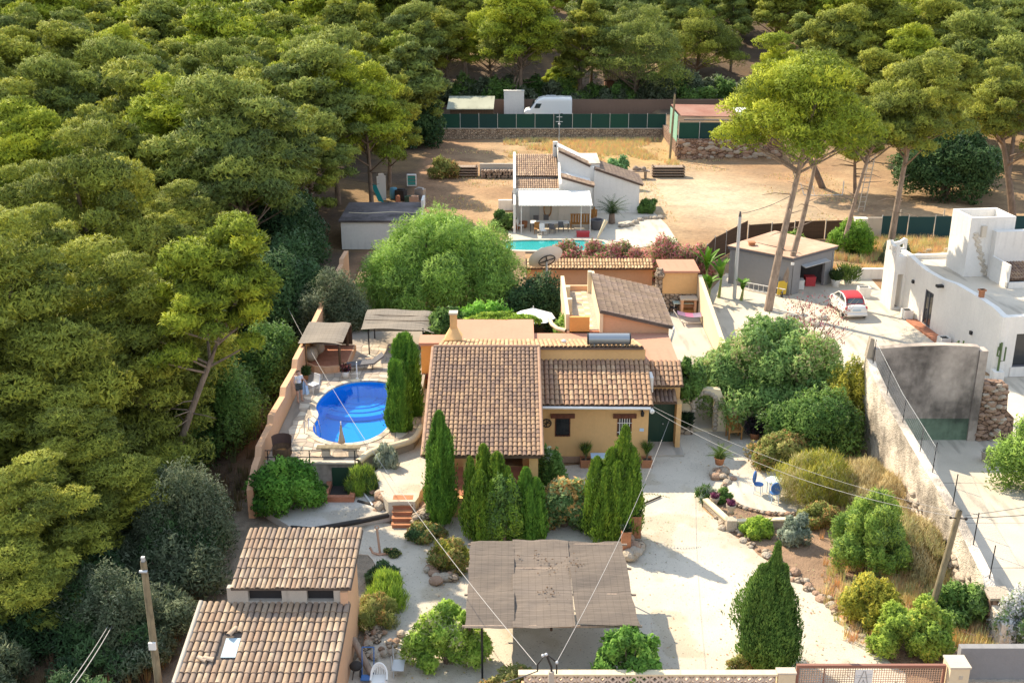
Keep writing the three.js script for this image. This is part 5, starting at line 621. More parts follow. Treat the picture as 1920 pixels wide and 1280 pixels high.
  solo(1668, 472, 1735, 92, 190, { cb: 0.5, k: 60, tr: 0.30, bark: M.barkPale }, 'thick trunked pine with a wide dense crown right of the round bush');
  solo(1545, 352, 1440, 70, 150, { cb: 0.42, tr: 0.32, cols: PINEY }, 'bright yellow green pine at the right end of the reddish stone wall');
  solo(1605, 380, 1600, 205, 90, { cb: 0.5, tr: 0.2 }, 'small straight pine in the dry field near the right pines');
  solo(1900, 420, 1880, 110, 150, { cb: 0.45, tr: 0.35 }, 'pine with a thick trunk at the right edge of the picture');
  solo(1760, 290, 1745, 160, 120, { cb: 0.35, tr: 0.3 }, 'pine with a low forked trunk in the dry ground far right');
  solo(1190, 218, 1195, 5, 170, { cb: 0.25, tr: 0.35, cols: PINE2, k: 80 }, 'big dark spreading pine behind the lane right of the van');
  solo(955, 218, 985, 30, 130, { cb: 0.5, tr: 0.25, forks: 2, bark: M.barkPale }, 'forked pale pine before the white gate pillar');
  solo(1105, 200, 1120, 20, 110, { cb: 0.5, tr: 0.22 }, 'slender pine above the brown cottage behind the lane');
  solo(1055, 192, 1055, 120, 66, { cb: 0.35, tr: 0.2, cols: PINEY }, 'small yellow green pine beside the brown cottage');
  solo(800, 200, 790, 60, 120, { cb: 0.5, tr: 0.22, bark: M.barkPale }, 'pine with two bare trunks left of the lane shed');
  solo(1300, 190, 1320, 10, 150, { cb: 0.25, tr: 0.3, cols: PINE }, 'broad pine behind the shelter at the far right of the lane');
}
const PLANTLATER = [];
// columns of cypress: a bunch of pointed upright spires
const CYP = [[0.052, 0.141, 0.023], [0.079, 0.195, 0.025], [0.118, 0.258, 0.032], [0.172, 0.337, 0.041], [0.25, 0.44, 0.051]];
const CYPY = [[0.064, 0.133, 0.018], [0.102, 0.196, 0.023], [0.151, 0.268, 0.028], [0.216, 0.351, 0.035], [0.318, 0.427, 0.043]];
function cypress(seed, spires, n, cols = CYP, len = 0.19, wid = 0.055, pow = 0.8) {   // spires [x, z, height, radius, foot]
  const R = rng(seed); let t = 0; const acc = spires.map((s) => (t += s[2] * s[3]));
  const samp = (R) => { const k = R() * t; let i = 0; while (acc[i] < k) i++; const s = spires[i], u = R(), f = s[4] ?? 0.04, y = f * s[2] + u * s[2] * (1 - f), a = R() * 6.2832, prof = s[5] ? Math.pow(Math.sin(Math.PI * Math.pow(u * 0.93 + 0.07, 0.6)), 0.38) : Math.pow(1 - u, pow * 0.52) * Math.min(1, 0.6 + u * 2.4), ridge = 1 + 0.44 * (vnoise(a * 1.9 + i * 9, y * 0.8, seed) - 0.5) * 2 + 0.3 * (vnoise(a * 4 + i * 3, y * 1.7, seed + 2) - 0.5) * 2, r = s[3] * prof * ridge * (0.55 + 0.47 * Math.sqrt(R())) * (R() < 0.05 ? 1.25 : 1); const x = Math.cos(a), z = Math.sin(a); return [s[0] + x * r, y, s[1] + z * r, x * 0.9, 0.35, z * 0.9, clamp(0.15 + 0.5 * vnoise(a * 3 + i, y * 1.6, seed + 5) + 0.4 * R(), 0, 0.999)]; };
  return group2(leaves(n, samp, len, wid, cols, R, { out: 0.35, rise: 1.0, wild: 0.4 }), LEAF, spires.map((s) => tube([[s[0], -0.1, s[1]], [s[0], s[2] * 0.75, s[1]]], 0.09, 6, 0.02)), M.bark);
}
{
  const A = (px0, py0, h = 0) => at(px0, py0, h);
  plant(cypress(11, [[0, 0, 5.15, 0.62]], 24000), 'cypress', 'slim dark cypress before the left corner of the main roof', 'cypress', [-2.98, 0, -43.1]);
  plant(cypress(12, [[-0.75, 0.1, 3.7, 0.4], [-0.2, -0.2, 4.1, 0.6], [0.35, 0.1, 3.9, 0.6], [0.75, 0.2, 3.3, 0.5], [-0.35, 0.5, 3.3, 0.55], [0.2, 0.5, 2.9, 0.6]], 32000, CYPY), 'cypress', 'clustered cypress behind the left edge of the carport', 'cypress', [-0.95, 0, -42.0]);
  plant(cypress(13, [[0, 0, 3.3, 0.55], [0.4, 0.1, 2.9, 0.5], [0.15, 0.3, 2.7, 0.5]], 20800), 'cypress', 'broad cypress behind the middle of the carport', 'cypress', [0.55, 0, -41.7]);
  plant(cypress(14, [[0.6, 0, 4.95, 0.5], [0.1, 0.1, 4.0, 0.6], [-0.5, 0.1, 3.6, 0.55], [0.95, 0.3, 4.1, 0.5], [0.3, 0.5, 3.6, 0.6], [-0.2, 0.5, 3.3, 0.6], [0.75, 0.55, 3.3, 0.5]], 48000, CYPY), 'cypress', 'tall many tipped cypress cluster in front of the window', 'cypress', [3.95, 0, -42.2]);
  plant(cypress(15, [[0, 0, 4.6, 0.62], [0.3, 0.2, 4.2, 0.5], [-0.25, 0.1, 4.35, 0.5]], 32000, CYP, 0.19, 0.055, 0.42), 'cypress', 'taller dark cypress at the right end of the blue pool', 'cypress', [-5.15, 0.9, -51.6]);
  plant(cypress(16, [[0, 0, 3.95, 0.55], [0.2, 0.1, 3.6, 0.45]], 24000, CYP, 0.19, 0.055, 0.42), 'cypress', 'shorter cypress before the taller one by the pool', 'cypress', [-5.4, 0.9, -49.7]);
  PLANTLATER.push(() => shrub('shrub', 'bushy light green shrub among the cypresses behind the carport', 'shrub', [-0.35, 0, -41.2], { seed: 99, r: [0.95, 3.4, 0.7], n: 9500, len: 0.15, wid: 0.06, cols: C.mid.concat(C.lime), k: 40, size: 0.24, o: { rise: 0.5 } }));
  const big = cypress(17, [[0, 0, 4.05, 1.02, 0.02, 1], [0.12, 0, 4.95, 0.17, 0.6], [0.05, 0, 4.5, 0.26, 0.6], [0.4, 0, 4.05, 0.3, 0.5], [-0.35, 0.1, 4.1, 0.3, 0.5], [-0.42, 0.2, 3.7, 0.6, 0.05, 1], [0.5, 0.15, 3.4, 0.62, 0.05, 1], [0.05, 0.4, 3.2, 0.7, 0.05, 1]], 67200, [[0.05, 0.115, 0.025], [0.075, 0.16, 0.03], [0.11, 0.21, 0.04], [0.15, 0.26, 0.05], [0.2, 0.32, 0.06]], 0.17, 0.06, 0.5); plant(big, 'cypress', 'plump bright green cypress standing on the drive by the gate', 'cypress', [8.72, 0, -33.4], null, 0, [0.9, 0.95, 0.9]);
}
// shrubs and broadleaved trees
function bush({ seed, r, n, len, wid, cols, k = 20, stem = 0.05, stems = 4, under = 0.4, flat = 0.8, shell = 0.6, o = {}, size = 0.36, m = LEAF2 }) {          // r = [rx, height, rz]
  const R = rng(seed), cl = [], wood = [];
  for (let i = 0; i < k; i++) { const a = i * 2.399 + R(), u = Math.sqrt((i + 0.5) / k), y = r[1] * (0.13 + 0.72 * Math.sqrt(Math.max(0, 1 - u * u)) * (i % 3 ? 0.5 + 0.55 * R() : 0.1 + 0.6 * R())), s = (0.75 + 0.5 * R()) * size, x = Math.cos(a) * u * r[0] * 0.74, z = Math.sin(a) * u * r[2] * 0.74; cl.push([x, y, z, r[0] * s, r[1] * s * flat, r[2] * s, R()]); if (i < stems * 2) wood.push(tube([[x * 0.12, -0.1, z * 0.12], [x * 0.5, y * 0.55, z * 0.5], [x, y, z]], stem, 5, stem * 0.3)); }
  return group2(leaves(Math.round(n * 1.45), clumpSampler(cl, under, shell), len, wid, cols.map((c) => c.map((q) => Math.min(0.7, q * 1.95))), R, { out: 0.1, rise: 0.1, wild: 0.9, ...o }), m, wood, M.bark);
}
const C = {
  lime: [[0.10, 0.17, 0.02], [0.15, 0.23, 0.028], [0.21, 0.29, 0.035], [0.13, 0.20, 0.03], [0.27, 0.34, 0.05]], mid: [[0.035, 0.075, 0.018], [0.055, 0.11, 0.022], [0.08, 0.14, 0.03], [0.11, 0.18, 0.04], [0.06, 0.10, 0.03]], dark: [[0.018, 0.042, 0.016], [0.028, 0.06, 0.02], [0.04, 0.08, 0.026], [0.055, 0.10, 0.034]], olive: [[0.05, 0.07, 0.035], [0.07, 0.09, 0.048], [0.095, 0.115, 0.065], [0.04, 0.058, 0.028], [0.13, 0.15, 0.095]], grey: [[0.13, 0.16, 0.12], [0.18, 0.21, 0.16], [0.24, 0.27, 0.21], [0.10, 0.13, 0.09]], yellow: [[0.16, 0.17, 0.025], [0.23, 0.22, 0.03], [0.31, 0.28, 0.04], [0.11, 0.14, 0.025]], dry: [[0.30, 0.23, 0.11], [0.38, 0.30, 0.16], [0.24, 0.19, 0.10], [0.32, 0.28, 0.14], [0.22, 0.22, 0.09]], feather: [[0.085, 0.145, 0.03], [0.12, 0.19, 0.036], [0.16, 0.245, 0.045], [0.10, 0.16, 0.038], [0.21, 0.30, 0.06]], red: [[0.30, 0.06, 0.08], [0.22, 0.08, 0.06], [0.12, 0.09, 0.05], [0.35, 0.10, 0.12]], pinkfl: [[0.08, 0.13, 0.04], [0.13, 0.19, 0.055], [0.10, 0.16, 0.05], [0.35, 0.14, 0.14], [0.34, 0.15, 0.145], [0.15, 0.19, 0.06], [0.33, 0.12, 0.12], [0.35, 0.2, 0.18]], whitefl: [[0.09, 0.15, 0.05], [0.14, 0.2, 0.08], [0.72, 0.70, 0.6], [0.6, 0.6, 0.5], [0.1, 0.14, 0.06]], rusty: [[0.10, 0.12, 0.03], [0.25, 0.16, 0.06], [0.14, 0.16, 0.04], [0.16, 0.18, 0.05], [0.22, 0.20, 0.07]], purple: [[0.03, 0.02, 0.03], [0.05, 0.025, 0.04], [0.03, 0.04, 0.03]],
};
const shrub = (name, label, cat, base, p, group) => plant(bush(p), name, label, cat, base, group);
const A0 = (x, y, h = 0) => at(x, y, h);
PLANTLATER.forEach((f) => f());
{
  // the feathery tree
  const fe = bush({ seed: 41, r: [6.1, 6.6, 4.6], n: 80000, len: 0.34, wid: 0.06, cols: C.feather.map((c) => c.map((q) => q * 1.15)), k: 80, stem: 0.16, stems: 8, size: 0.21, flat: 0.95, under: 0.6, o: { rise: -0.35, out: 0.35, wild: 0.7 } }); plant(fe, 'pepper_tree', 'wide feathery light green tree behind the pool awnings', 'tree', [-4.4, 0.5, -69.5]);
  shrub('fig_tree', 'bright green leafy tree beside the white parasol', 'tree', [-1.6, 0.4, -61.8], { seed: 42, r: [2.0, 3.6, 1.7], n: 17000, len: 0.26, wid: 0.15, cols: [[0.05, 0.13, 0.015], [0.075, 0.18, 0.02], [0.11, 0.24, 0.025], [0.15, 0.29, 0.035], [0.06, 0.14, 0.02]], k: 26, stem: 0.07, size: 0.34 });
  shrub('vine', 'bright vine leaves spilling over the edge of the pink flat roof', 'vine', [-0.5, 3.3, -59.3], { seed: 43, r: [2.1, 0.65, 0.5], n: 4200, len: 0.26, wid: 0.17, cols: C.lime, k: 18, stem: 0.02, size: 0.3 });
  shrub('vine', 'bright vine climbing behind the arched gallery', 'vine', [-3.6, 1.2, -60.6], { seed: 44, r: [1.5, 2.6, 1.2], n: 4500, len: 0.24, wid: 0.16, cols: C.mid, k: 14 });
  shrub('vine', 'pale leaved creeper on the outer side of the roof terrace parapet', 'vine', [2.6, 0.3, -58.9], { seed: 45, r: [0.5, 3.4, 1.6], n: 4200, len: 0.22, wid: 0.14, cols: C.feather, k: 14, size: 0.36 });
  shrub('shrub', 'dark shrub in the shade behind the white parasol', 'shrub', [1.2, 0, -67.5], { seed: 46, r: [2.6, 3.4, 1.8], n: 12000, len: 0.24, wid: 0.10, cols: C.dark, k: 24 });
  shrub('shrub', 'grey green shrub between gallery and cypresses by the pool', 'shrub', [-4.0, 0.9, -58.6], { seed: 47, r: [1.2, 1.9, 1.2], n: 4800, len: 0.2, wid: 0.1, cols: C.grey, k: 12 });
  // big flowering tree right of the house
  const bg = bush({ seed: 48, r: [4.9, 5.6, 3.8], n: 52000, len: 0.2, wid: 0.1, cols: [[0.06, 0.11, 0.035], [0.085, 0.15, 0.045], [0.115, 0.19, 0.055], [0.15, 0.23, 0.065], [0.19, 0.26, 0.08], [0.24, 0.20, 0.11]], k: 64, stem: 0.11, stems: 10, size: 0.19, flat: 0.9, shell: 0.6 }); plant(bg, 'broadleaf_tree', 'wide leafy tree with sprawling branches right of the yellow house', 'tree', [13.1, 0, -54.6]);
  shrub('shrub', 'leafy climber covering the wall above the wooden armchair', 'shrub', [12.5, 0.9, -52.9], { seed: 49, r: [1.7, 2.4, 0.9], n: 9000, len: 0.2, wid: 0.11, cols: C.mid, k: 20 });
  shrub('shrub', 'leafy climber hanging over the corner of the tiled roof', 'shrub', [8.7, 1.8, -52.6], { seed: 50, r: [0.9, 2.0, 1.0], n: 4500, len: 0.2, wid: 0.13, cols: C.mid, k: 12 });
  shrub('conifer', 'yellow green conifer between the leafy tree and the court wall', 'shrub', [16.3, 0, -52.0], { seed: 51, r: [1.3, 3.9, 1.2], n: 10000, len: 0.24, wid: 0.06, cols: C.yellow, k: 18 });
  shrub('shrub', 'deep green undergrowth below the leafy tree beside the court wall', 'shrub', [14.6, 0, -50.3], { seed: 52, r: [2.6, 3.0, 1.7], n: 16000, len: 0.2, wid: 0.10, cols: C.mid, k: 26 });
  { const b = A0(1500, 545); const R = rng(6), w = []; for (let i = 0; i < 26; i++) { const a = R() * 6.3, l = 0.7 + R(), h = 2.1 + R() * 2.6; w.push(tube([[0, 0, 0], [Math.cos(a) * l * 0.5, h * 0.6, Math.sin(a) * l * 0.5], [Math.cos(a) * l * 1.4, h, Math.sin(a) * l]], 0.035, 4, 0.008)); } plant(group2(leaves(900, (r) => { const a = r() * 6.3, q = 0.6 + r() * 1.2; return [Math.cos(a) * q, 2.1 + r() * 2.6, Math.sin(a) * q, 0, 1, 0, r()]; }, 0.16, 0.08, C.red, R), LEAF2, w, M.barkPale), 'bare_shrub', 'nearly bare shrub with pinkish twigs in front of the grey garage', 'shrub', [16.6, 0, -59.5]); }
  // bed between the drive and the court wall
  shrub('shrub', 'large round green shrub in the middle of the right planted bed', 'shrub', [14.0, 0, -39.6], { seed: 53, r: [1.85, 3.3, 1.7], n: 34000, len: 0.17, wid: 0.045, cols: [[0.075, 0.13, 0.03], [0.11, 0.18, 0.035], [0.16, 0.23, 0.04], [0.21, 0.27, 0.05], [0.08, 0.13, 0.04]], k: 60, size: 0.2, shell: 0.45, stems: 10, o: { rise: 0.5 } });
  shrub('shrub', 'yellow green shrub in front of the large round green shrub', 'shrub', [13.0, 0, -35.8], { seed: 54, r: [1.1, 1.9, 0.9], n: 11000, len: 0.15, wid: 0.07, cols: C.yellow, k: 20 });
  shrub('shrub', 'bright green shrub below the leaning pole near the gate', 'shrub', [13.9, 0, -34.0], { seed: 55, r: [1.6, 2.2, 1.2], n: 22000, len: 0.15, wid: 0.07, cols: [[0.08, 0.13, 0.02], [0.12, 0.18, 0.03], [0.17, 0.24, 0.035], [0.22, 0.28, 0.045], [0.30, 0.30, 0.05]], k: 44, size: 0.22, shell: 0.45 });
  shrub('shrub', 'sparse shrub between the leaning pole and the court wall', 'shrub', [16.2, 0, -35.9], { seed: 56, r: [1.15, 1.6, 1.0], n: 5200, len: 0.17, wid: 0.09, cols: C.mid, k: 14 });
  shrub('shrub', 'rusty flowering shrub by the patio with green and orange leaves', 'shrub', [12.5, 0, -48.7], { seed: 57, r: [1.5, 1.7, 1.1], n: 14000, len: 0.15, wid: 0.075, cols: C.rusty, k: 22 });
  shrub('shrub', 'airy dry shrub with pale twigs behind the blue table', 'shrub', [13.4, 0, -45.3], { seed: 58, r: [2.0, 2.3, 1.5], n: 15000, len: 0.3, wid: 0.022, cols: C.dry.concat(C.yellow), k: 22, o: { rise: 0.8, wild: 0.6 } });
  shrub('shrub', 'straw coloured grassy shrub beside the court wall', 'shrub', [15.6, 0, -45.2], { seed: 59, r: [1.6, 1.6, 2.2], n: 12000, len: 0.36, wid: 0.022, cols: C.dry, k: 20, o: { rise: 0.9, wild: 0.6 } });
  shrub('shrub', 'dry brown bush behind the large round green shrub', 'shrub', [16.0, 0, -40.5], { seed: 60, r: [1.2, 1.5, 2.6], n: 13000, len: 0.34, wid: 0.025, cols: C.dry, k: 20, o: { rise: 0.9, wild: 0.6 } });
  shrub('shrub', 'bright lime green plant below the patio wall', 'shrub', A0(1418, 1003), { seed: 61, r: [0.72, 0.8, 0.55], n: 4200, len: 0.17, wid: 0.07, cols: C.lime, k: 14 });
  shrub('shrub', 'grey blue leaved shrub right of the lime green plant', 'shrub', A0(1488, 1018), { seed: 62, r: [0.65, 1.25, 0.55], n: 4800, len: 0.14, wid: 0.07, cols: C.grey, k: 14 });
  shrub('shrub', 'dark shrub at the foot of the airy dry shrub', 'shrub', A0(1535, 985), { seed: 63, r: [0.9, 1.0, 0.7], n: 4800, len: 0.16, wid: 0.06, cols: C.rusty, k: 14 });
  shrub('oleander', 'white flowering oleander behind the grey wall at the lower right corner', 'shrub', A0(1912, 1205), { seed: 64, r: [1.1, 1.9, 0.9], n: 7600, len: 0.19, wid: 0.075, cols: C.whitefl, k: 18 });
  shrub('shrub', 'thin leaved tree reaching into the court from the right edge', 'tree', [23.3, 0, -46.5], { seed: 65, r: [1.7, 3.4, 1.6], n: 11000, len: 0.2, wid: 0.085, cols: C.feather, k: 24 });
  // bottom foreground
  shrub('shrub', 'bright green shrub left of the carport at the bottom edge', 'shrub', [-2.2, 0, -33.4], { seed: 66, r: [1.75, 2.5, 1.1], n: 15000, len: 0.16, wid: 0.08, cols: [[0.09, 0.15, 0.025], [0.13, 0.21, 0.03], [0.18, 0.27, 0.04], [0.24, 0.32, 0.06], [0.28, 0.27, 0.16]], k: 52, size: 0.19, stems: 12, stem: 0.025 });
  shrub('fruit_tree', 'young green fruit tree below the right front of the carport', 'tree', [3.85, 0, -31.9], { seed: 67, r: [1.5, 2.75, 1.0], n: 8500, len: 0.18, wid: 0.1, cols: [[0.06, 0.13, 0.025], [0.09, 0.18, 0.03], [0.13, 0.24, 0.04], [0.18, 0.29, 0.06]], k: 48, size: 0.17, shell: 0.4, stems: 14, stem: 0.03 });
  shrub('shrub', 'rusty low shrub at the bottom edge before the carport', 'shrub', [0.1, 0, -31.6], { seed: 68, r: [1.3, 1.0, 0.5], n: 6500, len: 0.14, wid: 0.06, cols: C.rusty, k: 16 });
  shrub('shrub', 'low green plant behind the front lattice wall', 'shrub', [1.7, 0, -31.6], { seed: 69, r: [0.9, 0.8, 0.4], n: 2600, len: 0.14, wid: 0.06, cols: C.yellow, k: 10 });
  shrub('shrub', 'orange green tuft at the foot of the plump cypress', 'shrub', A0(1385, 1258), { seed: 70, r: [0.5, 0.5, 0.4], n: 1600, len: 0.15, wid: 0.04, cols: C.rusty, k: 8 });
  shrub('shrub', 'spiky bright green plant in the bed beside the barn', 'shrub', [-4.75, 0, -36.9], { seed: 71, r: [0.75, 1.3, 1.0], n: 4200, len: 0.42, wid: 0.035, cols: C.lime, k: 14, o: { rise: 0.9, wild: 0.5 } });
  shrub('shrub', 'brown dry bush in the bed beside the barn', 'shrub', [-4.95, 0, -35.8], { seed: 72, r: [0.8, 1.1, 0.8], n: 5200, len: 0.22, wid: 0.03, cols: C.rusty, k: 14 });
  shrub('shrub', 'dark low bush at the back corner of the barn', 'shrub', [-5.0, 0, -38.4], { seed: 73, r: [0.7, 0.9, 0.8], n: 3600, len: 0.18, wid: 0.05, cols: C.dark, k: 12 });
  shrub('shrub', 'yellow green rounded shrub left of the carport corner', 'shrub', A0(845, 1062), { seed: 74, r: [0.95, 1.1, 0.8], n: 7500, len: 0.15, wid: 0.05, cols: C.yellow.concat(C.rusty), k: 18 });
  shrub('shrub', 'leafy green bush overhanging the pool wall at its near end', 'shrub', [-9.7, LOW, -44.3], { seed: 75, r: [1.75, 2.0, 1.4], n: 19000, len: 0.17, wid: 0.10, cols: [[0.035, 0.10, 0.014], [0.055, 0.14, 0.018], [0.085, 0.19, 0.024], [0.12, 0.23, 0.035]], k: 28 });
  shrub('olive_tree', 'grey green olive tree in the shade left of the barn roof', 'tree', [-13.0, 0, -40.2], { seed: 76, r: [2.1, 4.4, 2.1], n: 30000, len: 0.14, wid: 0.05, cols: C.olive, k: 40, size: 0.30, stem: 0.1 });
  shrub('olive_tree', 'small grey green tree at the lower left beside the leaning pole', 'tree', [-13.7, 0, -34.2], { seed: 77, r: [1.5, 3.1, 1.4], n: 14000, len: 0.14, wid: 0.05, cols: C.olive, k: 26, stem: 0.07 });
  shrub('olive_tree', 'silvery olive tree behind the thatched gazebo', 'tree', [-10.6, 0.5, -64.6], { seed: 78, r: [2.3, 4.0, 2.0], n: 18000, len: 0.19, wid: 0.065, cols: C.olive, k: 34, stem: 0.1 });
  shrub('shrub', 'dense green thicket outside the pool wall', 'shrub', [-14.6, 0, -51.5], { seed: 79, r: [2.6, 4.4, 3.6], n: 34000, len: 0.18, wid: 0.085, cols: C.mid, k: 46, size: 0.28 });
  shrub('shrub', 'green ivy thicket outside the wall near the gazebo', 'shrub', [-13.2, 0, -57.8], { seed: 80, r: [1.9, 3.6, 2.4], n: 16000, len: 0.2, wid: 0.1, cols: C.mid, k: 28 });
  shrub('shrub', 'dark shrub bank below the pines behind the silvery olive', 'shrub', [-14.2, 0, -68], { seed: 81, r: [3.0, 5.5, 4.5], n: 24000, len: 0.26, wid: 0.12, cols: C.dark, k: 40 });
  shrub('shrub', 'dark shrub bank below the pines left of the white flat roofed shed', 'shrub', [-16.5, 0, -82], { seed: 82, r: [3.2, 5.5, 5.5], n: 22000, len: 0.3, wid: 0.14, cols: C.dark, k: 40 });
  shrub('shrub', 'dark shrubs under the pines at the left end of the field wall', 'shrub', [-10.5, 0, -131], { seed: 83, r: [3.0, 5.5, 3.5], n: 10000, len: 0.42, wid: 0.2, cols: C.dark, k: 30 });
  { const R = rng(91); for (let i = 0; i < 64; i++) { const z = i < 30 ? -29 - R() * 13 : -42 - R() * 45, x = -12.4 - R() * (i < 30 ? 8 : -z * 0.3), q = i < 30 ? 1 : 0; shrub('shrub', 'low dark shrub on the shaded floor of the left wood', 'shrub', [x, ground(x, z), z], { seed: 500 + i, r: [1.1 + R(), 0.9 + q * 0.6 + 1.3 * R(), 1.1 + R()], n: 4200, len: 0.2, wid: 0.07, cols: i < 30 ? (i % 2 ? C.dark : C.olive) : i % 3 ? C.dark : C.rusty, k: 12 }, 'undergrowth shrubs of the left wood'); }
    for (let i = 0; i < 34; i++) { const x = lerp(-9, 33, i / 33) + R() * 2, z = -147.5 - R() * 6; if (x > 11 && x < 20 && z > -156) { R(); } shrub('shrub', 'grey green shrub between the lane wall and the pine wood', 'shrub', [x, ground(x, z), z], { seed: 540 + i, r: [1.7 + R(), 2.2 + 2.2 * R(), 1.5], n: 1500, len: 0.5, wid: 0.24, cols: i % 2 ? C.mid : C.olive, k: 10 }, 'shrubs behind the lane'); } }
  shrub('shrub', 'rounded bright green bush between the leaning pines', 'shrub', [26.0, 0, -84.8], { seed: 84, r: [1.75, 2.6, 1.6], n: 15000, len: 0.2, wid: 0.08, cols: [[0.05, 0.11, 0.012], [0.08, 0.16, 0.016], [0.12, 0.21, 0.022], [0.16, 0.25, 0.03]], k: 26 });
  shrub('shrub', 'pale bush between the round bush and the brown reed fence', 'shrub', [21.6, 0, -85.8], { seed: 85, r: [1.1, 1.5, 0.8], n: 4000, len: 0.24, wid: 0.1, cols: C.feather, k: 12 });
  shrub('shrub', 'grey green scrub at the foot of the thick trunked pine', 'shrub', [28.6, 0, -83.0], { seed: 86, r: [1.1, 1.8, 1.0], n: 4200, len: 0.24, wid: 0.09, cols: C.olive, k: 12 });
  shrub('carob_tree', 'wide dark round tree on the dry ground right of the tall pines', 'tree', [40.0, 0.2, -104.5], { seed: 87, r: [5.6, 6.8, 4.2], n: 26000, len: 0.34, wid: 0.17, cols: C.dark, k: 46, stem: 0.18, size: 0.28 });
  shrub('shrub', 'small green bush beside the right corner of the white villa', 'shrub', [11.9, 0, -98.3], { seed: 88, r: [1.0, 1.4, 0.8], n: 2600, len: 0.26, wid: 0.11, cols: C.mid, k: 10 });
  shrub('shrub', 'green leafy shrub behind the roof of the white villa', 'shrub', [10.0, 0, -108.5], { seed: 89, r: [1.3, 3.0, 1.0], n: 3000, len: 0.36, wid: 0.2, cols: [[0.08, 0.16, 0.06], [0.12, 0.22, 0.09], [0.16, 0.28, 0.12]], k: 12 });
  shrub('shrub', 'dark green shrub at the left of the villa terrace', 'shrub', [-0.6, 0, -92.5], { seed: 90, r: [1.0, 1.6, 0.9], n: 3200, len: 0.24, wid: 0.11, cols: C.mid, k: 10 });
  shrub('shrub', 'dull green scrub on the brown soil left of the log pile', 'shrub', [-6.8, 0, -113], { seed: 98, r: [1.6, 2.2, 1.2], n: 2600, len: 0.4, wid: 0.12, cols: C.rusty, k: 10 });
  const ol = [[3.6, -79.2, 2.0], [6.2, -78.6, 2.3], [8.5, -79.4, 2.0], [10.8, -78.2, 2.5], [12.6, -78.8, 2.1]]; ol.forEach(([x, z, h], i) => shrub('oleander', ['leftmost pink oleander of the hedge, next to the satellite dish', 'second pink oleander of the hedge from the satellite dish', 'pink oleander in the middle of the hedge before the villa pool', 'tallest pink oleander of the hedge, behind the outhouse', 'rightmost pink oleander of the hedge beside the dark fence'][i], 'shrub', [x, 0, z], { seed: 120 + i, r: [1.95, h + 0.5, 1.3], n: 9000, len: 0.22, wid: 0.1, cols: C.pinkfl, k: 22, size: 0.34 }, 'pink oleanders of the hedge'));
  shrub('shrub', 'trailing creeper with orange and green leaves behind the carport', 'shrub', [2.2, 0, -42.9], { seed: 92, r: [1.6, 2.0, 0.9], n: 10500, len: 0.2, wid: 0.13, cols: [[0.05, 0.10, 0.03], [0.09, 0.15, 0.05], [0.16, 0.22, 0.09], [0.42, 0.22, 0.08], [0.3, 0.32, 0.16]], k: 22 });
  shrub('shrub', 'lanky green shrub at the right post of the porch', 'shrub', [1.7, 0, -45.3], { seed: 93, r: [0.7, 2.6, 0.7], n: 5200, len: 0.22, wid: 0.11, cols: C.mid.concat([[0.3, 0.34, 0.26]]), k: 16 });
  shrub('shrub', 'sparse silvery plant in the rockery below the deck edge', 'shrub', [-5.6, 0.75, -46.9], { seed: 94, r: [0.6, 1.2, 0.5], n: 900, len: 0.26, wid: 0.07, cols: C.grey, k: 10, o: { rise: 0.9, wild: 0.5 } });
  shrub('shrub', 'grassy green clump beside the cellar door', 'shrub', [-6.6, LOW, -45.4], { seed: 95, r: [0.75, 1.05, 0.6], n: 4600, len: 0.5, wid: 0.03, cols: C.lime.concat(C.mid), k: 10, o: { rise: 0.9, wild: 0.5 } });
  shrub('shrub', 'dark leaved plant left of the brick kerb of the cellar door', 'shrub', [-8.55, LOW, -45.3], { seed: 96, r: [0.5, 0.5, 0.35], n: 1500, len: 0.18, wid: 0.07, cols: C.purple.concat(C.dark), k: 8 });
  shrub('shrub', 'low dark planting under the slim cypress by the steps', 'shrub', [-3.6, 0, -41.9], { seed: 97, r: [0.9, 0.7, 0.7], n: 4200, len: 0.16, wid: 0.06, cols: C.dark.concat(C.rusty), k: 14 });
}
// ---------------------------------------------------------------- palms, cacti, potted plants
function frond(len, arch, n = 9, w = 0.16) { const pos = [], idx = [], k = []; for (let i = 0; i < n * 2; i++) { const t = (Math.floor(i / 2) + 0.6) / n, x = len * t, y = arch * (t * 1.1 - 1.5 * t * t) * len, s = i % 2 ? 1 : -1, l = w * (1.25 - t) * 2.2, b = pos.length / 3; pos.push(x - 0.015, y, 0, x + 0.02, y, 0, x + l * 0.5, y - l * 0.35, s * l); idx.push(b, b + 1, b + 2); } const g = new THREE.BufferGeometry(); g.setAttribute('position', new THREE.Float32BufferAttribute(pos, 3)); g.setIndex(idx); g.computeVertexNormals(); return mergeGeometries([g.toNonIndexed(), ((q) => { q = q.toNonIndexed(); return q; })(tube([[0, 0, 0], [len * 0.5, arch * (0.55 - 0.375) * len, 0], [len, arch * -0.4 * len, 0]], 0.015, 4, 0.005))].map((q) => { for (const a of Object.keys(q.attributes)) if (!['position', 'normal'].includes(a)) q.deleteAttribute(a); return q; })); }
const leafPlain = (c, t = 0.3) => new THREE.MeshPhysicalMaterial({ color: lin(...c), roughness: 0.6, transmission: t, thickness: 0, side: THREE.DoubleSide, specularIntensity: 0.4 });
const PALM = leafPlain([0.05, 0.10, 0.03]), PALM2 = leafPlain([0.12, 0.19, 0.03]), BANANA = leafPlain([0.12, 0.27, 0.02]), YUC = leafPlain([0.14, 0.19, 0.05]), CACT = mat([0.10, 0.15, 0.06]), PURP = leafPlain([0.05, 0.022, 0.045]);
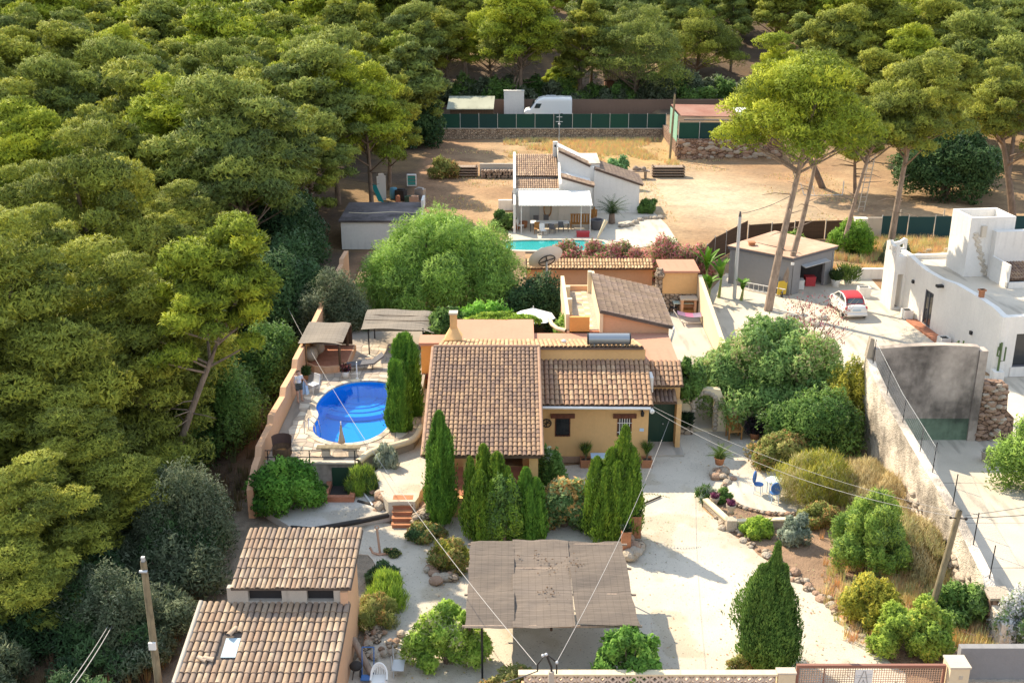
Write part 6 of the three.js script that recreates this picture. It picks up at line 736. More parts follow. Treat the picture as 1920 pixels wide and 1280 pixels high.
function palm(root, y, n, len, arch, m, seed, up0 = 0.2, up1 = 1.2, w = 0.16) { const R = rng(seed); for (let i = 0; i < n; i++) { const f = shade(new THREE.Mesh(frond(len * (0.8 + 0.3 * R()), arch, 12, w), m)); f.name = 'frond'; f.position.y = y; f.rotation.set(0, i * 2.4 + R(), lerp(up0, up1, (i + R()) / n), 'YXZ'); root.add(f); } }
function pot(root, r, h, m, square) { if (square) part('pot', [bx(-r, r, 0, h, -r, -r + 0.03), bx(-r, r, 0, h, r - 0.03, r), bx(-r, -r + 0.03, 0, h, -r + 0.03, r - 0.03), bx(r - 0.03, r, 0, h, -r + 0.03, r - 0.03), bx(-r - 0.02, r + 0.02, h, h + 0.04, r - 0.03, r + 0.02), bx(-r - 0.02, r + 0.02, h, h + 0.04, -r - 0.02, -r + 0.03)], m, root, true); else part('pot', lathe([[0.01, 0], [r * 0.75, 0], [r, h * 0.9], [r * 1.1, h * 0.9], [r * 1.1, h], [r * 0.92, h], [r * 0.88, h * 0.8]], 14), m, root, true); part('soil', cyl(r * 0.85, r * 0.85, 0.02, 0, h * 0.8, 0, 10), M.dark, root, true); }
const tuft = (root, y, n, len, wid, cols, seed, spread = 0.5, rise = 0.8) => { const R = rng(seed), o = shade(new THREE.Mesh(leaves(n, (r) => { const a = r() * 6.28, q = Math.sqrt(r()) * spread, h = r(); return [Math.cos(a) * q, y + h * spread * 1.2, Math.sin(a) * q, Math.cos(a), 0.5, Math.sin(a), r()]; }, len, wid, cols, R, { out: 0.7, rise, wild: 0.4 }), LEAF2)); o.name = 'foliage'; root.add(o); };
{
  const P1 = thing('cycad', 'dark cycad palm with arching fronds before the white villa wall', 'cycad', [8.4, 0, -94.5]); part('trunk', cyl(0.3, 0.22, 0.9, 0, 0, 0, 8), M.bark, P1, true); palm(P1, 0.85, 34, 1.75, 0.5, PALM, 5, 0.1, 1.35, 0.22);
  const P2 = thing('cycad', 'small bright cycad in a terracotta pot on the boulder heap', 'cycad', [at(1348, 885)[0], 0.42, at(1348, 885)[2]]); pot(P2, 0.24, 0.34, M.terracotta); palm(P2, 0.34, 20, 0.75, 0.45, PALM2, 6, 0.15, 1.2, 0.1);
  const P3 = thing('fan_palm', 'tall fan palm with a skirt of dead fronds rising from the wood', 'palm', (() => { const t = up(1481, 75, -205); return [t[0], ground(t[0], -205), -205]; })()); { const top = up(1481, 50, -205)[1] - ground(up(1481, 75, -205)[0], -205); part('trunk', cyl(0.35, 0.3, top, 0, 0, 0, 8), M.barkPale, P3, true); palm(P3, top, 34, 2.0, 0.25, PALM2, 7, -0.3, 1.3, 0.5); const d = part('dead_fronds', Array.from({ length: 26 }, (_, i) => { const a = i * 2.4; return tube([[Math.cos(a) * 0.3, top - 0.2, Math.sin(a) * 0.3], [Math.cos(a) * 1.2, top - 0.9, Math.sin(a) * 1.2], [Math.cos(a) * 0.8, top - 3 + (i % 5) * 0.3, Math.sin(a) * 0.8]], 0.2, 4, 0.08); }), mat([0.34, 0.22, 0.11]), P3, true); }
  const bn = (x, z, h, l, s) => { const B = thing('banana_plant', l, 'banana plant', [x, 0, z]); part('stem', tube([[0, 0, 0], [0.1, h * 0.45, 0]], 0.12, 7, 0.06), mat([0.22, 0.26, 0.08]), B, true); const R = rng(s); for (let i = 0; i < 8; i++) { const g = new THREE.PlaneGeometry(h * 0.55, 0.5, 8, 2), p = g.attributes.position; for (let k = 0; k < p.count; k++) { const t = p.getX(k) / (h * 0.55) + 0.5, y = p.getY(k) * 1.9 * Math.sqrt(Math.max(0.02, t * (1 - t))); p.setXYZ(k, t * h * 0.6, t * (1 - t) * 0.6 - t * t * 0.4 + Math.abs(y) * 0.35, y); } g.computeVertexNormals(); g.deleteAttribute('uv'); const m = shade(new THREE.Mesh(g, BANANA)); m.name = 'leaf'; m.position.set(0.05, h * 0.42, 0); m.scale.setScalar(0.75); m.rotation.set(0, i * 2.4 + R(), 0.95 + 0.55 * R(), 'YXZ'); B.add(m); } };
  bn(13.2, -75.2, 3.9, 'tallest banana plant by the brown screened fence', 3); bn(14.0, -74.2, 3.2, 'second banana plant right of the tallest one', 5); bn(13.1, -73.2, 2.3, 'smallest banana plant at the end of the cream wall', 8); bn(15.4, -73.6, 1.8, 'young banana plant beside the galvanised lamp post', 11);
  const yuc = (x, z, l, h, s) => { const Y = thing('potted_yucca', l, 'potted plant', [x, 0, z]); pot(Y, 0.24, 0.36, M.terracotta, true); part('trunk', tube([[0, 0.3, 0], [0.03, 0.36 + h, 0]], 0.05, 6), M.bark, Y, true); tuft(Y, 0.3 + h, 220, 0.6, 0.045, C.lime.concat(C.feather), s, 0.16, 0.5); };
  yuc(at(1097, 868)[0], at(1097, 868)[2] + 0.3, 'potted yucca between the two barred windows', 0.45, 3); yuc(at(1211, 868)[0], at(1211, 868)[2] + 0.3, 'potted yucca beside the green door', 0.5, 4);
  for (const [x, y, h, l, s] of [[1192, 1003, 0.95, 'taller terracotta planter box behind the carport corner', 5], [1173, 1028, 0.85, 'lower terracotta planter box at the carport corner', 6]]) { const b = at(x, y, 0.35), T = thing('tall_planter', l, 'planter', [b[0], 0.3, b[2]]); pot(T, 0.19, h, M.terracotta, true); tuft(T, h, 160, 0.22, 0.06, C.dark, s, 0.2, 0.4); single('planter_pier', bx(-0.26, 0.26, 0, 0.3, -0.26, 0.26), M.stone, [b[0], 0, b[2]], s === 5 ? 'stone pier carrying the taller terracotta planter' : 'stone pier carrying the lower terracotta planter', 'pier'); }
  for (const [x, y, l, s] of [[1340, 938, 'stone urn with a purple plant at the left of the patio wall', 7], [1370, 968, 'stone urn with a purple plant on the corner of the patio wall', 8]]) { const b = at(x, y, 0.35), U = thing('urn', l, 'urn', [b[0], s === 7 ? 0.1 : 0.5, b[2]]); part('bowl', lathe([[0.01, 0], [0.16, 0], [0.1, 0.1], [0.2, 0.3], [0.22, 0.42], [0.18, 0.42], [0.16, 0.34]], 12), M.stone, U, true); tuft(U, 0.4, 110, 0.2, 0.06, [[0.22, 0.05, 0.14], [0.3, 0.09, 0.2], [0.16, 0.05, 0.1]], s, 0.16, 0.4); }
  shrub('agave', 'bluish spiky plant left of the patio urns', 'agave', at(1322, 938), { seed: 131, r: [0.5, 0.6, 0.45], n: 700, len: 0.4, wid: 0.07, cols: C.grey.concat(C.mid), k: 8, o: { rise: 0.6, wild: 0.5 } }); shrub('shrub', 'low green plant between the two patio urns', 'shrub', at(1358, 940), { seed: 132, r: [0.4, 0.6, 0.4], n: 1200, len: 0.16, wid: 0.06, cols: C.mid, k: 8 });
  const pp = thing('potted_shrub', 'purple leaved shrub in a pot right of the wooden armchair', 'potted plant', at(1415, 822)); pot(pp, 0.26, 0.34, M.terracotta); tuft(pp, 0.35, 900, 0.22, 0.08, C.purple, 14, 0.5, 0.4);
  const gp = thing('potted_shrub', 'dark green bushy plant right of the green door', 'potted plant', at(1281, 812)); part('planter_box', bx(-0.5, 0.45, 0, 0.4, -0.2, 0.2), M.rubble, gp, true); tuft(gp, 0.5, 900, 0.3, 0.07, C.dark, 15, 0.48, 0.4);
  const cact = (x, y, z, l, h, s) => { const Q = thing('cactus', l, 'cactus', [x, y, z]); const R = rng(s), w = [tube([[0, 0, 0], [0, h, 0]], 0.07, 8, 0.06)]; for (let i = 0; i < 3; i++) { const a = i * 2.1 + 0.4, t = h * (0.35 + 0.18 * i), d = 0.2 + 0.08 * R(); w.push(tube([[0, t, 0], [Math.cos(a) * d, t + 0.06, Math.sin(a) * d * 0.5], [Math.cos(a) * d, h * (0.85 + 0.2 * R()), Math.sin(a) * d * 0.5]], 0.055, 7, 0.045)); } part('stem', w, CACT, Q, true); return Q; };
  { const b = at(1869, 712), Q = cact(b[0], 0, b[2], 'tall branching cactus in a white pot before the window of the white house', 1.7, 3); part('pot', [bx(-0.28, 0.28, 0, 0.55, -0.28, 0.28)], M.white, Q, true); Q.children[0].position.y = 0.5; const c = up(1798, 642, -55.5); cact(c[0], 0, -55.5, 'low cactus peeping over the court end wall', c[1] + 0.1, 5); }
  const gpots = [[1567, 536, 0.33, 0.5, M.plasticWhite, 'round white pot with a plant beside the garage door', C.mid, 0.4], [1590, 533, 0.3, 0.35, M.white, 'white pot with a tall palm like plant right of the garage', C.feather, 0.8]]; gpots.forEach(([x, y, r, h, m, l, c, sp2], i) => { const T = thing('potted_shrub', l, 'potted plant', at(x, y)); pot(T, r, h, m); tuft(T, h, 500, 0.5, 0.09, c, 20 + i, sp2, 0.7); });
  { const T = thing('planter', 'white box planter behind the parked car', 'planter', at(1619, 556)); part('box', [bx(-0.4, 0.4, 0, 0.7, -0.3, -0.24), bx(-0.4, 0.4, 0, 0.7, 0.24, 0.3), bx(-0.4, -0.34, 0, 0.7, -0.24, 0.24), bx(0.34, 0.4, 0, 0.7, -0.24, 0.24)], M.white, T, true); part('soil', bx(-0.34, 0.34, 0, 0.6, -0.24, 0.24), M.dark, T, true); }
  const dark = thing('villa_pot', 'large dark round pot beside the cycad on the villa terrace', 'pot', at(1118, 430)); pot(dark, 0.5, 0.85, M.darkGrey);
  { const b = at(1225, 925), F = thing('palm_frond', 'dry palm frond hanging out beside the cypress cluster', 'frond', [4.9, 1.6, -42.4]); const f = shade(new THREE.Mesh(frond(1.6, 0.35, 14, 0.12), YUC)); f.name = 'leaf'; f.rotation.z = 0.15; F.add(f); single('dark_pole', tube([[0, 0.06, 0], [1.1, 0.06, -0.9]], 0.04, 6), M.dark, [5.5, 0, -44.6], 'dark pole lying on the drive beside the cypress cluster', 'pole'); }
}
// ---------------------------------------------------------------- vehicles
function loft(secs, cap = true) { const n = secs[0].length, pos = [], idx = []; for (const s of secs) for (const p of s) pos.push(...p); for (let i = 0; i < secs.length - 1; i++) for (let k = 0; k < n; k++) { const a = i * n + k, b = i * n + (k + 1) % n; idx.push(a, b, a + n, b, b + n, a + n); } if (cap) for (const i of [0, secs.length - 1]) { const c = secs[i].reduce((q, p) => [q[0] + p[0] / n, q[1] + p[1] / n, q[2] + p[2] / n], [0, 0, 0]), m = pos.length / 3; pos.push(...c); for (let k = 0; k < n; k++) idx.push(m, i * n + k, i * n + (k + 1) % n); } const g = new THREE.BufferGeometry(); g.setAttribute('position', new THREE.Float32BufferAttribute(pos, 3)); g.setIndex(idx); g.computeVertexNormals(); return g; }
const sq = (w, y0, y1, z, e = 3.2, n = 28, taper = 0) => Array.from({ length: n }, (_, k) => { const a = k / n * Math.PI * 2, c = Math.cos(a), s = Math.sin(a), x = Math.sign(c) * Math.abs(c) ** (2 / e), y = Math.sign(s) * Math.abs(s) ** (2 / e); return [x * w * (1 - taper * Math.max(0, y)), lerp(y0, y1, (y + 1) / 2), z]; });
const wheel = (car, x, z, r, w) => { const g = part('wheel', (() => { const q = new THREE.TorusGeometry(r - 0.07, 0.085, 8, 18); q.rotateY(Math.PI / 2); q.scale(w / 0.17, 1, 1); q.translate(x, r, z); return q; })(), M.dark, car, true); part('rim', (() => { const q = new THREE.CylinderGeometry(r * 0.68, r * 0.68, w * 0.9, 14); q.rotateZ(Math.PI / 2); q.translate(x, r, z); return q; })(), M.steel, g, true); };
{
  const paint = new THREE.MeshPhysicalMaterial({ color: lin(0.78, 0.76, 0.72), roughness: 0.35, clearcoat: 1, clearcoatRoughness: 0.08 }), soft = mat([0.50, 0.035, 0.05], { roughness: 0.75 }), gl = new THREE.MeshPhysicalMaterial({ color: lin(0.05, 0.06, 0.065), roughness: 0.05, clearcoat: 1 });
  const c = at(1602, 601), car = thing('parked_car', 'small white hatchback with a red fabric roof parked on the pale yard', 'car', [c[0], 0.01, c[2] - 1.75], null, 0.06); BASE.set(car, null);
  part('body', loft([sq(0.5, 0.4, 0.62, -1.78), sq(0.68, 0.25, 0.78, -1.65), sq(0.77, 0.2, 0.9, -1.3), sq(0.80, 0.2, 0.98, -0.8), sq(0.815, 0.2, 1.0, 0), sq(0.82, 0.2, 1.01, 0.8), sq(0.81, 0.22, 1.0, 1.35), sq(0.76, 0.26, 0.97, 1.62), sq(0.62, 0.34, 0.86, 1.76)]), paint, car, true);
  part('cabin_glass', loft([sq(0.62, 0.9, 0.98, -0.95), sq(0.655, 0.9, 1.2, -0.5), sq(0.665, 0.9, 1.42, -0.1, 3.2, 28, 0.12), sq(0.665, 0.9, 1.45, 0.6, 3.2, 28, 0.12), sq(0.65, 0.9, 1.36, 1.15, 3.2, 28, 0.1), sq(0.6, 0.9, 1.0, 1.5)]), gl, car, true);
  part('fabric_roof', loft([sq(0.53, 1.36, 1.42, -0.15, 4), sq(0.565, 1.37, 1.485, 0.1, 4), sq(0.575, 1.36, 1.495, 0.6, 4), sq(0.57, 1.28, 1.44, 1.0, 4), sq(0.56, 1.18, 1.33, 1.2, 4)]), soft, car, true);
  part('rear_window_surround', [tube([[-0.53, 1.24, 1.2], [-0.56, 1.0, 1.46], [0.56, 1.0, 1.46], [0.53, 1.24, 1.2]], 0.035, 6)], soft, car, true);
  part('roof_pillar', [-1, 1].flatMap((s) => [tube([[s * 0.64, 0.98, -0.85], [s * 0.6, 1.38, -0.12], [s * 0.585, 1.43, 0.55], [s * 0.6, 1.3, 1.12], [s * 0.66, 1.0, 1.5]], 0.045, 6), tube([[s * 0.67, 1.0, 0.35], [s * 0.60, 1.42, 0.3]], 0.03, 6)]), paint, car, true);
  for (const s of [-1, 1]) { wheel(car, s * 0.73, -1.12, 0.29, 0.18); wheel(car, s * 0.73, 1.18, 0.29, 0.18); part('tail_light', ball(0.1, s * 0.64, 0.78, 1.63, 1.3, 10), M.red, car, true); part('headlight', ball(0.1, s * 0.56, 0.68, -1.6, 1, 10), M.steel, car, true); const dr = part('door', (() => { const p = new THREE.Shape([[-0.85, 0.32], [0.42, 0.32], [0.45, 0.97], [-0.8, 0.95]].map((q) => new THREE.Vector2(...q))), g = new THREE.ExtrudeGeometry(p, { depth: 0.012, bevelEnabled: false }); g.rotateY(-Math.PI / 2); g.translate(s * 0.818 + 0.006, 0, 0); return g; })(), paint, car, true); part('handle', bx(s * 0.828 - 0.012, s * 0.828 + 0.012, 0.8, 0.83, 0.2, 0.36), M.steel, dr, true); part('wing_mirror', ball(0.08, s * 0.88, 1.0, -0.55, 0.8, 8), paint, car, true); }
  part('bumper', loft([sq(0.74, 0.26, 0.5, 1.6, 4), sq(0.72, 0.26, 0.5, 1.78, 4)]), paint, car, true); part('number_plate', bx(-0.26, 0.26, 0.62, 0.74, 1.72, 1.79), mat([0.45, 0.55, 0.62]), car, true);
  const v = thing('white_van', 'white high roofed panel van parked on the lane behind the green screen', 'van', [at(1027, 215, 1.24)[0], 1.24, -142], null, -Math.PI / 2); BASE.set(v, null);
  const vp = new THREE.MeshPhysicalMaterial({ color: lin(0.78, 0.78, 0.77), roughness: 0.4, clearcoat: 0.6 }); // nose towards -x of the picture: local -z turned left
  const rot = (g) => { return g; };
  part('body', rot(loft([sq(0.75, 0.5, 0.85, 2.95, 4), sq(0.92, 0.35, 1.15, 2.75, 4), sq(0.98, 0.3, 1.3, 2.2, 4), sq(1.0, 0.3, 1.9, 1.75, 5), sq(1.0, 0.3, 2.45, 1.2, 6), sq(1.0, 0.3, 2.6, 0.6, 6), sq(1.0, 0.3, 2.62, -1.5, 6), sq(1.0, 0.3, 2.58, -2.75, 6), sq(0.96, 0.34, 2.5, -2.85, 6)])), vp, v, true);
  for (const s of [-1, 1]) { part('cab_window', slab(v3(s * 1.005, 1.85, 0.85), v3(0, 0.02, 0.65), v3(0, -0.55, 0.25), 0.02), gl, v, true); wheel(v, s * 0.92, 1.85, 0.34, 0.22); wheel(v, s * 0.92, -1.6, 0.34, 0.22); part('wing_mirror', bx(s * 1.08 - 0.08, s * 1.08 + 0.08, 1.35, 1.7, 1.35, 1.5), M.dark, v, true); }
  part('windscreen', slab(v3(-0.85, 2.05, 1.74), v3(1.7, 0, 0), v3(0, -0.72, 0.55), 0.03), gl, v, true); part('roof_hatch', bx(-0.3, 0.3, 2.62, 2.72, -0.9, 0.3), M.galv, v, true);
}
// ---------------------------------------------------------------- things on and about the yellow house
{
  const dc = up(1025, 487, -71.2), D = thing('satellite_dish', 'very large pale satellite dish with a dark ring mount at its back', 'satellite dish', [dc[0], 0, -71.2]);
  const g = new THREE.LatheGeometry(Array.from({ length: 9 }, (_, i) => new THREE.Vector2(i / 8 * 1.15, (i / 8) ** 2 * 0.24)), 36), ring = new THREE.TorusGeometry(0.55, 0.035, 6, 28); ring.rotateX(Math.PI / 2); ring.translate(0, -0.06, 0);
  const dir = v3(-0.30, 0.62, -0.72).normalize(), q = new THREE.Quaternion().setFromUnitVectors(v3(0, 1, 0), dir), m4 = new THREE.Matrix4().compose(v3(0, dc[1], 0), q, v3(1, 1, 1)); g.applyMatrix4(m4);
  part('reflector', g, new THREE.MeshStandardMaterial({ color: lin(0.80, 0.78, 0.75), roughness: 0.6, side: THREE.DoubleSide }), D, true); ring.applyMatrix4(m4); const cr = [tube([[-0.55, -0.08, 0], [0.55, -0.08, 0]], 0.035, 5), tube([[0, -0.08, -0.55], [0, -0.08, 0.55]], 0.035, 5)].map((x) => x.applyMatrix4(m4)); part('ring_mount', [ring, ...cr], M.iron, D, true); part('mast', [tube([[0, 0, 0], [0, dc[1] - 0.1, 0]], 0.07, 8), tube([[0.3, 0, 0.1], [0.05, dc[1] - 0.5, 0]], 0.04, 6)], M.galv, D, true); part('feed_arm', [0, 2.1, 4.2].map((a) => tube([[Math.cos(a) * 1.1, 0.24, Math.sin(a) * 1.1], [0, 1.0, 0]], 0.015, 4).applyMatrix4(m4)), M.galv, D, true);
  const uc = at(1000, 584, 2.5), U = thing('parasol', 'white and pale blue parasol open beside the bright green tree', 'parasol', [uc[0], 0, uc[2]]); for (let i = 0; i < 8; i++) { const a = i * Math.PI / 4 + 0.2, b = a + Math.PI / 4, r = 1.32, h = new THREE.BufferGeometry(); h.setAttribute('position', new THREE.Float32BufferAttribute([0, 2.72, 0, Math.cos(b) * r, 2.18, Math.sin(b) * r, Math.cos(a) * r, 2.18, Math.sin(a) * r], 3)); h.computeVertexNormals(); part('canopy_panel', h, new THREE.MeshStandardMaterial({ color: i % 3 ? lin(0.74, 0.78, 0.84) : lin(0.5, 0.62, 0.8), roughness: 0.9, side: THREE.DoubleSide }), U, true); part('rib', tube([[0, 2.7, 0], [Math.cos(a) * r, 2.17, Math.sin(a) * r]], 0.012, 4), M.plasticWhite, U, true); } part('pole', cyl(0.025, 0.025, 2.85, 0, 0, 0, 8), M.plasticWhite, U, true);
  const T = thing('water_tank', 'horizontal grey solar water tank on the ridge tiles', 'tank', [4.62, 5.0, -51.55]); { const h = new THREE.CylinderGeometry(0.27, 0.27, 1.95, 24); h.rotateZ(Math.PI / 2); h.translate(0, 0.27, 0); part('drum', h, new THREE.MeshStandardMaterial({ color: lin(0.30, 0.33, 0.36), roughness: 0.3, metalness: 0.55 }), T, true); for (const s of [-1, 1]) { const c = new THREE.CylinderGeometry(0.28, 0.28, 0.06, 24); c.rotateZ(Math.PI / 2); c.translate(s * 1.0, 0.27, 0); part('end_cap', c, M.black, T, true); part('cradle', bx(s * 0.7 - 0.03, s * 0.7 + 0.03, -0.12, 0.05, -0.2, 0.2), M.galv, T, true); } }
  single('roof_vent', [cyl(0.05, 0.05, 0.3, 0, -0.1, 0, 8), lathe([[0.02, 0.2], [0.14, 0.2], [0.1, 0.3], [0.02, 0.34]], 10)], M.plasticWhite, [at(1057, 640, 4.75)[0], 4.6, -52.4], 'small white capped vent pipe among the ridge tiles', 'vent');
  const ac = thing('aircon_unit', 'white air conditioner unit on the wall above the green door', 'air conditioner', [6.52, 3.0, -50.75]); part('casing', [bx(-0.13, 0.16, 0, 0.75, -0.4, 0.4)], M.plasticWhite, ac, true); part('fan_grille', bx(0.16, 0.17, 0.15, 0.6, -0.25, 0.25), M.galv, ac, true); part('bracket', bx(-0.13, 0.16, -0.06, 0, -0.35, -0.28), M.galv, ac, true);
  const ws = thing('wall_sundial', 'dark round iron ornament on the wall beside the big roof', 'wall ornament', [1.62, 2.05, -48.93]); { const t = new THREE.TorusGeometry(0.2, 0.03, 6, 16); part('ring', t, M.iron, ws, true); part('star', [tube([[-0.2, 0, 0], [0.2, 0, 0]], 0.02, 4), tube([[0, -0.2, 0], [0, 0.2, 0]], 0.02, 4), tube([[-0.14, -0.14, 0], [0.14, 0.14, 0]], 0.02, 4)], M.iron, ws, true); }
}
function armchair(name, l, base, turn, m, w = 0.62, group) { const c = thing(name, l, 'chair', base, group, turn); BASE.set(c, null); part('seat', [0, 1, 2, 3].map((i) => bx(-w / 2, w / 2, 0.40, 0.43, -0.26 + i * 0.14, -0.15 + i * 0.14)), m, c, true); part('backrest', [0, 1, 2, 3, 4].map((i) => { const g = bx(-w / 2 + 0.04 + i * (w - 0.08) / 5, -w / 2 + 0.04 + (i + 0.8) * (w - 0.08) / 5, 0.42, 1.0, -0.02, 0.02); g.rotateX(-0.22); g.translate(0, 0, -0.19); return g; }).concat([(() => { const g = bx(-w / 2, w / 2, 0.97, 1.05, -0.025, 0.025); g.rotateX(-0.22); g.translate(0, 0, -0.19); return g; })()]), m, c, true); for (const s of [-1, 1]) { part('leg', bx(s * w / 2 - 0.03, s * w / 2 + 0.03, 0, 0.62, 0.22, 0.28), m, c, true); part('leg', bx(s * w / 2 - 0.03, s * w / 2 + 0.03, 0, 0.62, -0.3, -0.24), m, c, true); part('armrest', bx(s * w / 2 - 0.045, s * w / 2 + 0.045, 0.62, 0.65, -0.32, 0.32), m, c, true); } return c; }
function plainChair(l, base, turn, m, group) { const c = thing('garden_chair', l, 'chair', base, group, turn); BASE.set(c, null); part('seat', bx(-0.23, 0.23, 0.42, 0.45, -0.22, 0.24), m, c, true); part('backrest', (() => { const g = bx(-0.22, 0.22, 0.47, 0.92, -0.015, 0.015); g.rotateX(-0.15); g.translate(0, 0, -0.16); return g; })(), m, c, true); for (const x of [-0.2, 0.2]) for (const z of [-0.2, 0.2]) part('leg', tube([[x, 0, z], [x, 0.42, z]], 0.02, 5), m, c, true); return c; }
function table(l, base, w, d, m, legM = m, cat = 'table', round = false) { const t = thing('garden_table', l, cat, base); part('top', round ? cyl(w / 2, w / 2, 0.04, 0, 0.7, 0, 20) : bx(-w / 2, w / 2, 0.7, 0.74, -d / 2, d / 2), m, t, true); const a = round ? w * 0.32 : w / 2 - 0.06, b = round ? w * 0.32 : d / 2 - 0.06; for (const x of [-a, a]) for (const z of [-b, b]) part('leg', tube([[x, 0, z], [x, 0.7, z]], 0.025, 5), legM, t, true); return t; }
{
  armchair('wooden_armchair', 'honey brown slatted wooden armchair before the cream wall', [10.95, 0, -51.75], 0.1, M.teak);
  const b = at(1452, 932); table('small pale round table on the round patio', [b[0], 0.014, b[2] - 0.2], 0.75, 0.75, mat([0.6, 0.72, 0.78]), M.paleBlue, 'table', true);
  const bistro = (l, base, turn) => { const c = thing('bistro_chair', l, 'chair', base, null, turn); BASE.set(c, null); part('seat', cyl(0.22, 0.22, 0.03, 0, 0.44, 0, 16), M.blue, c, true); const r = new THREE.TorusGeometry(0.2, 0.045, 6, 20); r.scale(1, 1.2, 1); r.translate(0, 0.76, -0.2); part('back_ring', [r, (() => { const q = new THREE.CircleGeometry(0.2, 18); q.translate(0, 0.76, -0.2); return q; })()], M.blue, c, true); for (let i = 0; i < 4; i++) { const a = i * Math.PI / 2 + 0.78; part('leg', tube([[Math.cos(a) * 0.18, 0.44, Math.sin(a) * 0.18], [Math.cos(a) * 0.22, 0, Math.sin(a) * 0.22]], 0.018, 5), M.paleBlue, c, true); } };
  bistro('blue metal chair with a round back left of the patio table', [b[0] - 0.65, 0.014, b[2] - 0.35], 1.1); bistro('blue metal chair in front of the patio table', [b[0] - 0.1, 0.014, b[2] + 0.45], Math.PI);
  const W = thing('patio_wall', 'low cream capped wall with a corner post along the front of the patio', 'wall', [10.5, 0, -44.5]); const w0 = at(1322, 948), w1 = at(1370, 992), w2 = at(1545, 985), seg = (p, q, y0, y1, t) => { const L = Math.hypot(q[0] - p[0], q[2] - p[2]), nx = -(q[2] - p[2]) / L * t, nz = (q[0] - p[0]) / L * t; return prism([[p[0] + nx, p[2] + nz], [q[0] + nx, q[2] + nz], [q[0] - nx, q[2] - nz], [p[0] - nx, p[2] - nz]], y0, y1); }; part('wall', [seg(w0, w1, 0, 0.28, 0.09), seg(w1, w2, 0, 0.34, 0.09)], M.stone, W); part('cap', [seg(w0, w1, 0.28, 0.36, 0.13), seg(w1, w2, 0.34, 0.42, 0.12)], M.cream, W); part('post', bx(w1[0] - 0.2, w1[0] + 0.22, 0, 0.5, w1[2] - 0.2, w1[2] + 0.2), M.stone, W);
  // foreground left: stacked chairs and hand cart
  const cb = at(712, 1298); for (let i = 0; i < 3; i++) { const S = thing('plastic_chair', ['lowest white plastic chair of the stack by the barn', 'middle white plastic chair of the stack by the barn', 'topmost white plastic chair of the stack by the barn'][i], 'chair', [cb[0], i * 0.075, cb[2] + i * 0.015], 'stack of white plastic chairs', 0.05); BASE.set(S, null); const bk = []; for (let k = 0; k <= 12; k++) { const a = Math.PI * k / 12; bk.push([Math.cos(a) * 0.26, 0.55 + Math.sin(a) * 0.30, -0.05 - Math.sin(a) * 0.2]); } part('back_rim', tube([[0.27, 0.5, 0.2], ...bk, [-0.27, 0.5, 0.2]], 0.03, 6), M.plasticWhite, S, true); part('backrest', Array.from({ length: 7 }, (_, k) => tube([[-0.16 + k * 0.053, 0.42, -0.2], [-0.18 + k * 0.06, 0.8 - Math.abs(k - 3) * 0.02, -0.25]], 0.018, 5)), M.plasticWhite, S, true); part('seat', bx(-0.24, 0.24, 0.40, 0.43, -0.22, 0.24), M.plasticWhite, S, true); if (i === 0 || 1) for (const x of [-0.25, 0.25]) for (const z of [-0.22, 0.24]) part('leg', tube([[x, 0, z * 1.1], [x * 0.96, 0.5, z * 0.95]], 0.028, 6), M.plasticWhite, S, true); }
  const hc = at(690, 1270), K = thing('hand_cart', 'blue hand cart with small wheels beside the barn', 'hand cart', hc); part('frame', [tube([[-0.2, 0.1, 0], [-0.2, 1.0, -0.3]], 0.02, 5), tube([[0.2, 0.1, 0], [0.2, 1.0, -0.3]], 0.02, 5), tube([[-0.2, 1.0, -0.3], [0.2, 1.0, -0.3]], 0.02, 5)], M.blue, K, true); part('tray', bx(-0.22, 0.22, 0.08, 0.12, 0, 0.3), M.blue, K, true); for (const x of [-0.25, 0.25]) part('wheel', (() => { const t = new THREE.TorusGeometry(0.1, 0.035, 6, 14); t.rotateY(Math.PI / 2); t.translate(x, 0.13, -0.03); return t; })(), M.dark, K, true);
  const kt = at(668, 1268), Kt = thing('charcoal_grill', 'small dark kettle grill in the shade by the barn wall', 'grill', kt); part('bowl', ball(0.22, 0, 0.42, 0, 0.7), M.dark, Kt, true); for (let i = 0; i < 3; i++) part('leg', tube([[Math.cos(i * 2.1) * 0.12, 0.35, Math.sin(i * 2.1) * 0.12], [Math.cos(i * 2.1) * 0.22, 0, Math.sin(i * 2.1) * 0.22]], 0.015, 5), M.iron, Kt, true);
  const an = at(718, 1038), An = thing('anchor_ornament', 'rusty anchor standing on the gravel between barn and steps', 'anchor', an); part('shank', [tube([[-0.12, 0, 0], [-0.22, 1.05, -0.15]], 0.05, 6)], M.rust, An, true); part('arms', tube([[-0.5, 0.35, 0.1], [-0.4, 0.12, 0.12], [-0.12, 0.02, 0.1], [0.2, 0.1, 0.1], [0.4, 0.3, 0.1]], 0.05, 6), M.rust, An, true); part('ring', (() => { const t = new THREE.TorusGeometry(0.08, 0.025, 6, 12); t.translate(-0.22, 1.12, -0.15); return t; })(), M.rust, An, true); shrub('shrub', 'small dark plant at the foot of the rusty anchor', 'shrub', [an[0] + 0.35, 0, an[2] + 0.1], { seed: 133, r: [0.4, 0.3, 0.3], n: 900, len: 0.14, wid: 0.05, cols: C.rusty.concat(C.dark), k: 6 });
